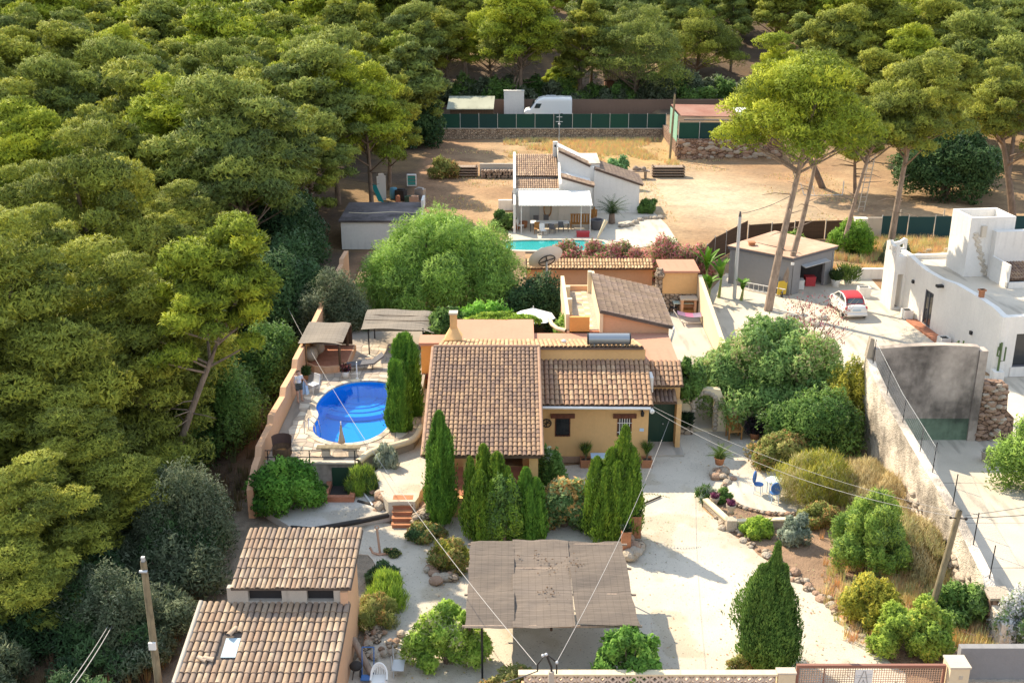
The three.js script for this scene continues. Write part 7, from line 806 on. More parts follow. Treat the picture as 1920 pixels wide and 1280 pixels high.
  single('green_trolley', [bx(-0.1, 0.3, 0.3, 0.34, -0.3, 0.3), tube([[-0.1, 0.9, -0.3], [-0.1, 0.32, -0.3], [0.3, 0.32, -0.3]], 0.025, 5), tube([[-0.1, 0.9, 0.3], [-0.1, 0.32, 0.3], [0.3, 0.32, 0.3]], 0.025, 5), tube([[-0.05, 0, 0.25], [-0.05, 0.3, 0.25]], 0.025, 5), tube([[-0.05, 0, -0.25], [-0.05, 0.3, -0.25]], 0.025, 5)], M.galv, at(742, 1262), 'light metal garden seat half hidden by the bright green shrub', 'seat');
  // on the pool deck
  const dk = (x, y) => at(x, y, DECK);
  plainChair('white chair beside the standing woman at the pool', [dk(588, 735)[0], DECK + 0.02, dk(588, 735)[2]], -0.7, M.plasticWhite);
  const tw = thing('towel', 'pale blue towel hanging from the hand of the woman by the pool', 'towel', [dk(573, 748)[0], DECK + 0.25, dk(573, 748)[2]]); { const g = new THREE.PlaneGeometry(0.42, 0.78, 8, 10), p = g.attributes.position; for (let k = 0; k < p.count; k++) { const y = p.getY(k), s = (0.39 - y) / 0.78; p.setXYZ(k, p.getX(k) * (0.25 + 0.75 * s), y + 0.39, 0.06 * Math.sin(p.getX(k) * 26) * (0.4 + s)); } g.computeVertexNormals(); part('cloth', g, M.paleBlue, tw, true); }
  const st = thing('garden_ornament', 'slim pale pointed ornament standing at the near edge of the pool', 'ornament', [dk(641, 838)[0], DECK + 0.02, dk(641, 838)[2]]); part('cloth', lathe([[0.02, 1.15], [0.05, 1.0], [0.08, 0.7], [0.15, 0.35], [0.17, 0.22], [0.04, 0.2]], 10), M.stone, st, true); part('pole', cyl(0.03, 0.03, 1.25, 0, 0, 0, 6), M.plasticWhite, st, true); part('foot', cyl(0.24, 0.2, 0.08, 0, 0, 0, 12), M.stone, st, true);
  const hd = dk(532, 862), Hc = thing('wicker_chair', 'dark wicker armchair with a tan cushion in the corner of the pool deck', 'chair', [hd[0], DECK + 0.02, hd[2] + 0.25]); part('shell', lathe([[0.3, 0.0], [0.36, 0.3], [0.44, 0.42], [0.42, 0.75], [0.40, 0.75], [0.36, 0.45], [0.02, 0.4]], 16), M.wood, Hc, true); part('backrest', (() => { const g = new THREE.CylinderGeometry(0.46, 0.42, 0.5, 14, 2, true, Math.PI * 0.55, Math.PI * 0.9); g.translate(0, 0.95, 0); return g; })(), new THREE.MeshStandardMaterial({ color: lin(0.1, 0.06, 0.05), side: THREE.DoubleSide }), Hc, true); part('cushion', ball(0.3, 0, 0.52, 0.05, 0.4), M.teak, Hc, true);
  const lo = dk(683, 692), Lo = thing('sun_lounger', 'dark sun lounger near the ramada by the pool', 'sun lounger', [lo[0], DECK + 0.02, lo[2]], null, 0.3); BASE.set(Lo, null); part('mattress', [bx(-0.9, 0.5, 0.3, 0.38, -0.3, 0.3), (() => { const g = bx(0, 0.7, 0, 0.08, -0.3, 0.3); g.rotateZ(0.6); g.translate(0.5, 0.3, 0); return g; })()], M.darkGrey, Lo, true); for (const x of [-0.8, 0.4]) for (const z of [-0.26, 0.26]) part('leg', tube([[x, 0, z], [x, 0.3, z]], 0.02, 5), M.iron, Lo, true);
  const wp = dk(648, 708), Wp = thing('potted_shrub', 'white pot with a reddish plant beside the gazebo post', 'potted plant', [wp[0], DECK + 0.02, wp[2]]); pot(Wp, 0.2, 0.36, M.plasticWhite); tuft(Wp, 0.36, 300, 0.2, 0.07, C.red.concat(C.purple), 31, 0.28, 0.4);
  const gpz = dk(572, 712), Gz = thing('potted_shrub', 'dark green plant at the left post of the gazebo', 'potted plant', [gpz[0], DECK + 0.02, gpz[2]]); pot(Gz, 0.2, 0.3, M.terracotta); tuft(Gz, 0.3, 400, 0.25, 0.08, C.mid, 32, 0.3, 0.4);
  const fp = thing('potted_flowers', 'pot of pink flowers at the foot of the orange gallery', 'potted plant', [at(800, 718, PATH)[0], PATH, at(800, 718, PATH)[2]]); pot(fp, 0.2, 0.25, M.terracotta); tuft(fp, 0.25, 260, 0.14, 0.08, [[0.5, 0.1, 0.2], [0.6, 0.2, 0.3], [0.1, 0.2, 0.05]], 33, 0.25, 0.4);
  const lb = at(640, 650, DECK + 0.4); for (const [x, z, l] of [[-10.75, -57.6, 'round woven basket on the gazebo platform'], [-10.55, -58.6, 'second woven basket further back on the gazebo platform']]) single('basket', [ball(0.38, 0, 0.42, 0, 1.1, 12)], M.stone, [x, DECK + 0.4, z], l, 'basket');
  for (const [x, y, l, m, r] of [[515, 893, 'terracotta pot under the bush by the deck wall', M.terracotta, 0.16], [521, 895, 'white drum lying by the deck wall', M.plasticWhite, 0.13], [553, 893, 'dark gas bottle standing by the deck wall', M.galv, 0.18]]) single('yard_pot', lathe([[0.01, 0], [r, 0], [r * 1.15, r * 1.7], [r * 0.7, r * 2.4], [0.01, r * 2.4]], 12), m, [at(x, y, LOW)[0], LOW, at(x, y, LOW)[2]], l, 'pot');
  // villa terrace
  const vt = (x, y) => at(x, y, 0.01); table('long white topped table under the villa awning', vt(1030, 432), 3.2, 0.95, mat([0.66, 0.66, 0.66]), M.dark);
  [[1007, 438, 0, M.teak], [1018, 441, 0.3, M.plasticWhite], [1036, 438, 2.8, M.darkGrey], [1052, 434, 3.0, M.darkGrey], [1005, 425, 0, M.darkGrey], [1024, 424, 0, M.darkGrey], [976, 432, 1.2, M.plasticWhite]].forEach(([x, y, t, m], i) => plainChair(['brown chair at the near left end of the villa table', 'white chair in front of the villa table', 'dark chair in front of the villa table', 'dark chair at the near right end of the villa table', 'dark chair behind the left end of the villa table', 'dark chair behind the middle of the villa table', 'white chair apart at the left of the villa terrace'][i], vt(x, y), t, m));
  const bb = vt(1092, 428), Vb = thing('wooden_bench', 'brown slatted wooden bench under the villa awning', 'bench', bb); part('seat', bx(-1, 1, 0.4, 0.46, -0.25, 0.25), M.teak, Vb, true); part('backrest', Array.from({ length: 9 }, (_, i) => bx(-0.97 + i * 0.23, -0.8 + i * 0.23, 0.46, 1.1, -0.27, -0.23)).concat([bx(-1, 1, 1.1, 1.18, -0.28, -0.22)]), M.teak, Vb, true); for (const x of [-0.95, 0.95]) for (const z of [-0.22, 0.22]) part('leg', bx(x - 0.04, x + 0.04, 0, 0.6, z - 0.04, z + 0.04), M.teak, Vb, true);
  const ea = vt(1150, 0) && vt(1100, 425), Ea = thing('wooden_easel', 'tall brown wooden stand at the right end of the awning', 'stand', [ea[0] + 0.6, 0, ea[2]]); part('frame', [tube([[-0.3, 0, 0.2], [0, 1.7, 0]], 0.05, 5), tube([[0.3, 0, 0.2], [0, 1.7, 0]], 0.05, 5), tube([[0, 0, -0.3], [0, 1.7, 0]], 0.05, 5), bx(-0.35, 0.35, 0.6, 0.66, 0, 0.3), bx(-0.25, 0.25, 0.9, 1.5, 0.0, 0.05)], M.teak, Ea, true);
  single('red_crate', [bx(-0.5, 0.5, 0, 0.35, -0.3, 0.3), bx(-0.53, 0.53, 0.35, 0.4, -0.33, 0.33)], M.red, vt(1093, 443), 'red box on the villa terrace near the pool', 'box'); const fpz = vt(1120, 449), Fu = thing('folded_parasol', 'closed cream parasol leaning at the right of the villa terrace', 'parasol', fpz); part('cloth', tube([[0, 0.1, 0], [0.7, 1.5, -0.3]], 0.06, 8, 0.17), M.cream, Fu, true); part('pole', tube([[-0.05, 0, 0], [0.75, 1.6, -0.32]], 0.02, 5), M.plasticWhite, Fu, true);
  for (const [x, y, l] of [[969, 430, 'terracotta pot on the far left of the villa terrace'], [983, 426, 'small terracotta pot near the villa table']]) single('yard_pot', lathe([[0.01, 0], [0.2, 0], [0.3, 0.5], [0.26, 0.5], [0.24, 0.4]], 12), M.terracotta, vt(x, y), l, 'pot');
  for (let i = 0; i < 9; i++) { const p = vt(1165 + i * 9, 425 - i * 2.4 + 3 * Math.sin(i)); single('rock', blob(0.26, i + 400, 1.2, 0.8, 1), M.stone, [p[0], 0.08, p[2]], 'stone edging the cycad bed before the white villa', 'rock', 'stones edging the cycad bed'); }
  table('pale blue table against the ochre wall behind the cypress cluster', [4.1, 0, -48.2], 0.9, 0.6, M.paleBlue, M.plasticWhite);
  { const Rr = rng(81); for (let i = 0; i < 26; i++) single('rock', blob(0.2 + 0.18 * Rr(), i + 460, 1.2, 0.8, 1), M.stone, [30.5 + Rr() * 7, 0.12 + 0.2 * Rr(), -82.2 - Rr() * 3.2], 'pale stone of the rubble heap behind the white house', 'rock', 'stones of the rubble heap behind the white house'); }
  // side yard
  const sy = (x, y) => at(x, y, 0.003); table('green glass topped table in the side yard', sy(1282, 585), 1.5, 0.9, mat([0.5, 0.62, 0.55], { roughness: 0.2 }), M.plasticWhite); plainChair('dark chair left of the glass table in the side yard', sy(1262, 588), 1.5, M.dark); plainChair('green chair behind the glass table in the side yard', sy(1273, 572), 0, mat([0.05, 0.16, 0.12]));
  const hm = sy(1300, 606), Hm = thing('hammock', 'striped purple and red hammock on a stand in the side yard', 'hammock', hm); for (let i = 0; i < 4; i++) { const g = new THREE.PlaneGeometry(0.5, 0.8, 6, 4); g.rotateX(-Math.PI / 2); const p = g.attributes.position; for (let k = 0; k < p.count; k++) { const x = p.getX(k) - 0.75 + i * 0.5; p.setXYZ(k, x, 0.45 + 0.25 * (x / 1.2) ** 2 + 0.1 * (p.getZ(k) / 0.4) ** 2, p.getZ(k)); } g.computeVertexNormals(); part('cloth', g, new THREE.MeshStandardMaterial({ color: lin(...[[0.22, 0.14, 0.24], [0.40, 0.14, 0.26], [0.25, 0.2, 0.3], [0.45, 0.10, 0.09]][i]), roughness: 1, side: THREE.DoubleSide }), Hm, true); } part('stand', [tube([[-1.3, 0.9, 0], [-0.7, 0.05, 0], [0.7, 0.05, 0], [1.3, 0.9, 0]], 0.035, 6), tube([[-0.7, 0.05, -0.45], [-0.7, 0.05, 0.45]], 0.03, 5), tube([[0.7, 0.05, -0.45], [0.7, 0.05, 0.45]], 0.03, 5)], M.plasticWhite, Hm, true);
  single('stone_bench', [bx(-0.7, 0.7, 0.38, 0.46, -0.25, 0.25), bx(-0.6, -0.4, 0, 0.38, -0.2, 0.2), bx(0.4, 0.6, 0, 0.38, -0.2, 0.2)], M.darkGrey, sy(1258, 560), 'dark stone bench before the outhouse wall', 'bench');
  // garage yard
  const ld = thing('ladder', 'white ladder lying on its side along the grey garage wall', 'ladder', [16.2, 0, -76.0]); { const a = [15.9, -76.1], b = [18.5, -74.3]; part('rail', [tube([[a[0], 0.08, a[1]], [b[0], 0.08, b[1]]], 0.035, 5), tube([[a[0], 0.55, a[1]], [b[0], 0.55, b[1]]], 0.035, 5)], M.plasticWhite, ld); for (let i = 0; i < 9; i++) { const x = lerp(a[0], b[0], (i + 0.5) / 9), z = lerp(a[1], b[1], (i + 0.5) / 9); part('rung', tube([[x, 0.08, z], [x, 0.55, z]], 0.02, 4), M.plasticWhite, ld); } }
  const yb = at(1469, 556), Yb = thing('wheelbarrow', 'bright yellow wheelbarrow tipped up by the leaning pine', 'wheelbarrow', yb); part('tray', slab(v3(-0.3, 1.0, -0.3), v3(0.6, 0.05, 0), v3(-0.15, -0.85, 0.35), 0.12), mat([0.65, 0.42, 0.02], { roughness: 0.5 }), Yb, true); part('wheel', (() => { const t = new THREE.TorusGeometry(0.16, 0.05, 6, 14); t.rotateY(Math.PI / 2); t.translate(-0.15, 0.2, 0.12); return t; })(), M.dark, Yb, true); part('handle', [tube([[-0.25, 0.9, -0.35], [-0.2, 1.25, -0.5]], 0.02, 5), tube([[0.25, 0.9, -0.35], [0.3, 1.25, -0.5]], 0.02, 5)], M.iron, Yb, true);
  single('white_hoop', (() => { const t = new THREE.TorusGeometry(0.42, 0.06, 6, 18); t.translate(0, 0.48, 0); return t; })(), M.plasticWhite, at(1437, 541), 'white plastic hoop leaning by the ladder', 'hoop'); single('white_slab', bx(-0.6, 0.6, 0, 0.16, -0.3, 0.3), M.paleConcrete, at(1468, 597), 'pale slab lying behind the leafy tree', 'slab'); for (let i = 0; i < 7; i++) single('rock', blob(0.3, i + 430, 1.2, 0.8, 1), M.paleConcrete, [at(1475 + i * 11, 598 + (i % 3) * 6)[0], 0.1, at(1475 + i * 11, 598 + (i % 3) * 6)[2]], 'pale boulder behind the leafy tree by the drive', 'rock', 'pale boulders behind the leafy tree');
  const bk = at(1852, 864), Bk = thing('bucket', 'grey bucket standing on the shaded court floor', 'bucket', bk); part('body', lathe([[0.01, 0], [0.24, 0], [0.33, 0.5], [0.36, 0.5], [0.36, 0.54], [0.30, 0.54], [0.22, 0.05]], 16), M.concrete, Bk, true); part('handle', tube([[-0.33, 0.5, 0], [0, 0.68, 0.1], [0.33, 0.5, 0]], 0.012, 5), M.iron, Bk, true);
  const hs = at(1828, 1178, 0.1), Hs = []; for (let i = 0; i < 5; i++) { const t = new THREE.TorusGeometry(0.55 + 0.07 * i, 0.025, 5, 30); t.scale(1.2, 0.8, 1); t.rotateX(-Math.PI / 2 + 0.2); t.translate(0.06 * i, 0.06 + i * 0.04, 0); Hs.push(t); } single('hose', Hs, mat([0.55, 0.35, 0.36]), hs, 'coil of pale red garden hose on the straw by the court wall', 'hose');
  // junk by the shed
  const jk = (x, y) => at(x, y, 0); single('barrel', lathe([[0.01, 0], [0.32, 0], [0.36, 0.5], [0.32, 1.0], [0.01, 1.02]], 14), mat([0.10, 0.26, 0.36]), jk(738, 372), 'blue barrel among the scrap behind the white shed', 'barrel'); single('tarpaulin', [slab(v3(-0.5, 1.7, 0), v3(0.5, -0.1, 0), v3(0.7, -1.6, 0.3), 0.05)], mat([0.01, 0.24, 0.27]), jk(706, 378), 'bright teal board leaning behind the white shed', 'board');
  const cg = jk(772, 348), Cr = thing('drawer_crate', 'white and green slatted crate on the brown soil behind the shed', 'crate', cg); part('frame', [bx(-0.45, 0.45, 0, 0.08, -0.2, 0.2), bx(-0.45, 0.45, 1.02, 1.1, -0.2, 0.2), bx(-0.45, -0.37, 0.08, 1.02, -0.2, 0.2), bx(0.37, 0.45, 0.08, 1.02, -0.2, 0.2)], M.plasticWhite, Cr, true); for (let i = 0; i < 3; i++) part('slat', bx(-0.37, 0.37, 0.14 + i * 0.3, 0.34 + i * 0.3, -0.15, 0.15), mat([0.06, 0.32, 0.28]), Cr, true);
  const R = rng(71); [[716, 375, M.galv, 'grey sheet leaning under the pines behind the shed', [0.8, 2.2, 0.1]], [752, 374, M.dark, 'dark motor block in the scrap behind the shed', [0.9, 0.9, 0.7]], [766, 378, M.greenDoor, 'dark green tub in the scrap behind the shed', [0.7, 0.5, 0.6]], [746, 380, M.redTile, 'red can in the scrap behind the shed', [0.4, 0.6, 0.4]], [776, 378, M.rust, 'rusty crate in the scrap behind the shed', [0.8, 0.5, 0.6]], [788, 374, M.steel, 'bright metal rack in the scrap behind the shed', [0.9, 1.0, 0.5]]].forEach(([x, y, m, l, s], i) => single('scrap', [bx(-s[0] / 2, s[0] / 2, 0, s[1], -s[2] / 2, s[2] / 2), bx(-s[0] * 0.3, s[0] * 0.35, s[1], s[1] * 1.12, -s[2] * 0.3, s[2] * 0.3)], m, jk(x, y), l, 'scrap', null, null, R() * 1.2 - 0.6));
  // field bits
  const tr = thing('goal_trolley', 'white frame standing on the dry field near the pines', 'frame', at(1528, 365)); part('frame', [tube([[-1.4, 1.1, 0], [-1.0, 0, 0], [-0.1, 0, 0.3]], 0.05, 5), tube([[-0.4, 1.5, -0.3], [-0.1, 0, 0.3], [2.6, 0, 0]], 0.04, 5), tube([[2.6, 0, 0], [2.6, 1.3, 0]], 0.05, 5)], M.plasticWhite, tr, true);
  { const b = at(1615, 396), t = up(1637, 288, b[2]), L = thing('lattice_mast', 'pale ladder like mast standing beside the slender pine', 'mast', b); const h = t[1], dx = t[0] - b[0], rail = (o) => tube([[o, 0, 0], [o + dx, h, 0]], 0.05, 5); part('rail', [rail(-0.25), rail(0.25)], M.paleConcrete, L, true); for (let i = 1; i < 12; i++) part('rung', tube([[-0.25 + dx * i / 12, h * i / 12, 0], [0.25 + dx * i / 12, h * i / 12, 0]], 0.03, 4), M.paleConcrete, L, true); }
}
// ---------------------------------------------------------------- poles and cables
const wire = (label, a, b, sag, r, m) => { a = v3(...a); b = v3(...b); const pts = []; for (let i = 0; i <= 24; i++) { const t = i / 24, p = a.clone().lerp(b, t); p.y -= sag * 4 * t * (1 - t); pts.push(p); } const o = single('cable', tube(pts.map((p) => p.clone().sub(a)), r, 5), m, a.toArray(), label, 'cable'); return o; };
{
  const cm = mat([0.40, 0.39, 0.38], { roughness: 0.8 }), dm = mat([0.10, 0.10, 0.10]);
  const fz = -24.8, ft = up(1034, 1258, fz), Fp = thing('concrete_pole', 'round concrete pole top with cable brackets at the bottom edge', 'utility pole', [ft[0], 0, fz]); part('shaft', cyl(0.11, 0.075, ft[1], 0, 0, 0, 12), M.concrete, Fp, true); const bl = up(1008, 1258, fz), br = up(1044, 1241, fz), bm = up(1024, 1226, fz), rl = (p, y = 0) => [p[0] - ft[0], p[1] + y, 0]; part('bracket', [tube([rl(bl), rl(bl, 0.2), rl(bm), rl(br), rl(br, -0.35)], 0.022, 6), tube([[0, ft[1] - 0.3, 0], [0, ft[1] + 0.12, 0], rl(bm)], 0.03, 6)], M.dark, Fp, true); for (const p of [bm, br, up(1018, 1228, fz)]) part('insulator', ball(0.045, rl(p)[0], p[1], 0.02), M.galv, Fp, true);
  const far = up(540, 578, -64); wire('thick pale cable crossing from the concrete pole over the pool to the wood', up(1006, 1246, fz), far, 1.05, 0.009, cm); wire('thick pale cable from the concrete pole to the corner by the green door', br, up(1256, 785, -50.4), 0.55, 0.008, cm);
  wire('dark cable hanging left from the concrete pole', up(1008, 1258, fz), [ft[0] - 3.2, ft[1] - 0.75, fz + 0.2], 0.1, 0.016, dm);
  const hb = [6.45, 3.0, -48.3], rb = at(1741, 1166), rt = up(1800, 957, rb[2]); const Rp = thing('utility_pole', 'leaning greenish wooden pole among the shrubs near the gate', 'utility pole', rb); part('shaft', tube([[0, 0, 0], [rt[0] - rb[0], rt[1], 0]], 0.13, 10, 0.1), M.poleWood, Rp, true); part('fitting', [tube([[rt[0] - rb[0] - 0.3, rt[1] - 0.25, 0.05], [rt[0] - rb[0] + 0.25, rt[1] - 0.3, 0.05]], 0.025, 5), ball(0.06, rt[0] - rb[0] + 0.25, rt[1] - 0.3, 0.05), ball(0.05, rt[0] - rb[0] - 0.3, rt[1] - 0.25, 0.05)], M.dark, Rp, true);
  wire('thicker pale cable from the roof corner to the leaning pole', hb, [rt[0], rt[1] - 0.25, rb[2]], 0.75, 0.009, cm); wire('thin pale cable beside the thicker one above the drive', [hb[0], hb[1] + 0.15, hb[2]], [rt[0], rt[1] - 0.1, rb[2]], 0.45, 0.007, cm); wire('dark cable leaving the leaning pole over the court', [rt[0] + 0.2, rt[1] - 0.3, rb[2]], [30, 5.5, -38], 0.5, 0.014, dm); wire('second dark cable leaving the leaning pole over the court', [rt[0] + 0.2, rt[1] - 0.2, rb[2]], [30, 5.9, -39.5], 0.45, 0.01, dm);
  const lt = up(268, 1052, -30.4), Lp = thing('utility_pole', 'weathered wooden pole with a small white box at the lower left', 'utility pole', [lt[0], 0, -30.4]); part('shaft', tube([[0, 0, 0], [0, lt[1], 0]], 0.125, 10, 0.095), M.poleWood, Lp, true); part('meter', bx(-0.11, 0.11, lt[1] - 3.05, lt[1] - 2.8, 0.1, 0.18), M.plasticWhite, Lp, true); part('fitting', [bx(-0.05, 0.05, lt[1], lt[1] + 0.15, -0.05, 0.05), tube([[-0.12, lt[1] - 0.3, 0.1], [0.12, lt[1] - 0.3, 0.1]], 0.05, 6)], M.galv, Lp, true);
  const c0 = up(240, 1112, -38), c1 = up(138, 1285, -26), c2 = up(236, 1112, -38), c3 = up(128, 1285, -26); wire('upper of the two dark cables at the lower left', c2, c3, 0.12, 0.013, cm); wire('lower of the two dark cables at the lower left', c0, c1, 0.16, 0.015, cm);
  const lg = at(1377, 560), lgt = up(1388, 406, lg[2]); const Lg = thing('lamp_post', 'tall galvanised pole beside the banana plants', 'pole', lg); part('shaft', tube([[0, 0, 0], [lgt[0] - lg[0], lgt[1], 0]], 0.13, 10, 0.1), M.galv, Lg, true); part('cap', cyl(0.11, 0.05, 0.35, lgt[0] - lg[0], lgt[1], 0, 8), M.darkGrey, Lg, true); wire('thin cable rising right from the galvanised pole to the pines', [lgt[0], lgt[1] + 0.2, lg[2]], up(1510, 350, -80), 0.3, 0.02, dm);
  const bp = at(1256, 299), bt = up(1266, 176, bp[2]); const Bp = thing('utility_pole', 'slim wooden pole beside the shelter at the back of the field', 'utility pole', bp); part('shaft', tube([[0, 0, 0], [bt[0] - bp[0], bt[1], 0]], 0.14, 8, 0.1), M.poleWood, Bp, true); part('cap', ball(0.1, bt[0] - bp[0], bt[1], 0), M.dark, Bp, true);
}
// ---------------------------------------------------------------- front wall and gate
{
  const z = -31.15, Fw = thing('lattice_wall', 'low front wall topped with pierced lattice blocks', 'wall', [4.8, 0, z]); part('base', bx(0.3, 8.5, 0, 0.86, z - 0.1, z + 0.1), M.peach, Fw); part('coping', bx(0.2, 8.55, 1.2, 1.27, z - 0.13, z + 0.13), M.cream, Fw);
  const ringS = new THREE.Shape(rect(-0.165, 0.165, -0.165, 0.165).map((p) => new THREE.Vector2(...p))); const dia = (s) => new THREE.Path([[s, 0], [0, s], [-s, 0], [0, -s]].map((p) => new THREE.Vector2(...p))); ringS.holes.push(dia(0.085)); for (const [x, y] of [[1, 1], [-1, 1], [1, -1], [-1, -1]]) ringS.holes.push(new THREE.Path([[x * 0.145, y * 0.145], [x * 0.145, y * 0.03], [x * 0.03, y * 0.145]].map((p) => new THREE.Vector2(...p)))); const bg = new THREE.ExtrudeGeometry(ringS, { depth: 0.14, bevelEnabled: false }); uvm(bg.toNonIndexed()); const bm = mat([0.66, 0.55, 0.45]), bg2 = bg; bg2.deleteAttribute('uv');
  for (let i = 0; i < 24; i++) { const b = shade(new THREE.Mesh(bg2, bm)); b.name = 'lattice_block'; b.position.set(0.55 + i * 0.338 - 4.8, 1.03, -0.07); Fw.add(b); }
  const G = thing('entrance_gate', 'wide brown metal gate of fine square mesh with a white plaque', 'gate', [11.6, 0, z]); part('frame', [bx(9.15, 13.95, 1.47, 1.56, z - 0.05, z + 0.05), bx(9.15, 13.95, 0.1, 0.18, z - 0.05, z + 0.05), bx(9.15, 9.23, 0.18, 1.47, z - 0.05, z + 0.05), bx(13.87, 13.95, 0.18, 1.47, z - 0.05, z + 0.05), bx(10.05, 10.08, 0.18, 1.47, z - 0.02, z + 0.02)], mat([0.26, 0.12, 0.085], { roughness: 0.6 }), G); const mm = []; for (let x = 9.26; x < 13.86; x += 0.078) mm.push(bx(x - 0.008, x + 0.008, 0.18, 1.47, z - 0.008, z + 0.008)); for (let y = 0.24; y < 1.46; y += 0.085) mm.push(bx(9.23, 13.87, y - 0.008, y + 0.008, z + 0.009, z + 0.022)); part('mesh_bars', mm, mat([0.42, 0.27, 0.19], { roughness: 0.6 }), G);
  const pq = part('plaque', bx(11.05, 11.62, 0.82, 1.38, z + 0.03, z + 0.05), M.plasticWhite, G), ln = mat([0.42, 0.40, 0.37]), cx = 11.335, l = (a, b, r = 0.012) => tube([[cx + a[0], 1.1 + a[1], z + 0.055], [cx + b[0], 1.1 + b[1], z + 0.055]], r, 4); part('emblem', [l([-0.17, -0.26], [-0.02, 0.25], 0.016), l([0.15, -0.26], [0.03, 0.25], 0.016), l([-0.09, 0.0], [0.09, 0.0], 0.014), l([-0.06, -0.26], [0, -0.08]), l([0.06, -0.26], [0, -0.08]), l([-0.26, 0.06], [-0.1, 0.09], 0.008), l([-0.27, -0.02], [-0.13, 0.01], 0.008), l([0.08, 0.1], [0.25, 0.12], 0.008), l([0.1, 0.02], [0.26, 0.03], 0.008)], ln, pq);
  const Pl = thing('gate_post', 'square cream gate post right of the mesh gate', 'gate post', [14.3, 0, z]); part('post', bx(14.0, 14.62, 0, 1.6, z - 0.35, z + 0.28), M.cream, Pl); part('cap', bx(13.97, 14.65, 1.6, 1.66, z - 0.38, z + 0.31), M.paleConcrete, Pl); part('number_plate', bx(14.3, 14.42, 1.2, 1.32, z + 0.28, z + 0.295), M.paleConcrete, Pl); const P2 = thing('gate_post', 'square cream gate post left of the mesh gate at the bottom edge', 'gate post', [8.8, 0, z]); part('post', bx(8.56, 9.12, 0, 1.28, z - 0.14, z + 0.14), M.cream, P2); part('cap', bx(8.52, 9.14, 1.28, 1.34, z - 0.16, z + 0.16), M.paleConcrete, P2);
  const Sw = thing('street_wall', 'plain grey rendered wall in shade right of the gate', 'wall', [17.5, 0, -31.8]); part('wall', [bx(14.64, 26, 0.55, 1.75, -32.0, -31.75)], M.midGrey, Sw); part('plinth', [bx(14.64, 26, 0, 0.55, -32.05, -31.6)], M.stone, Sw);
}
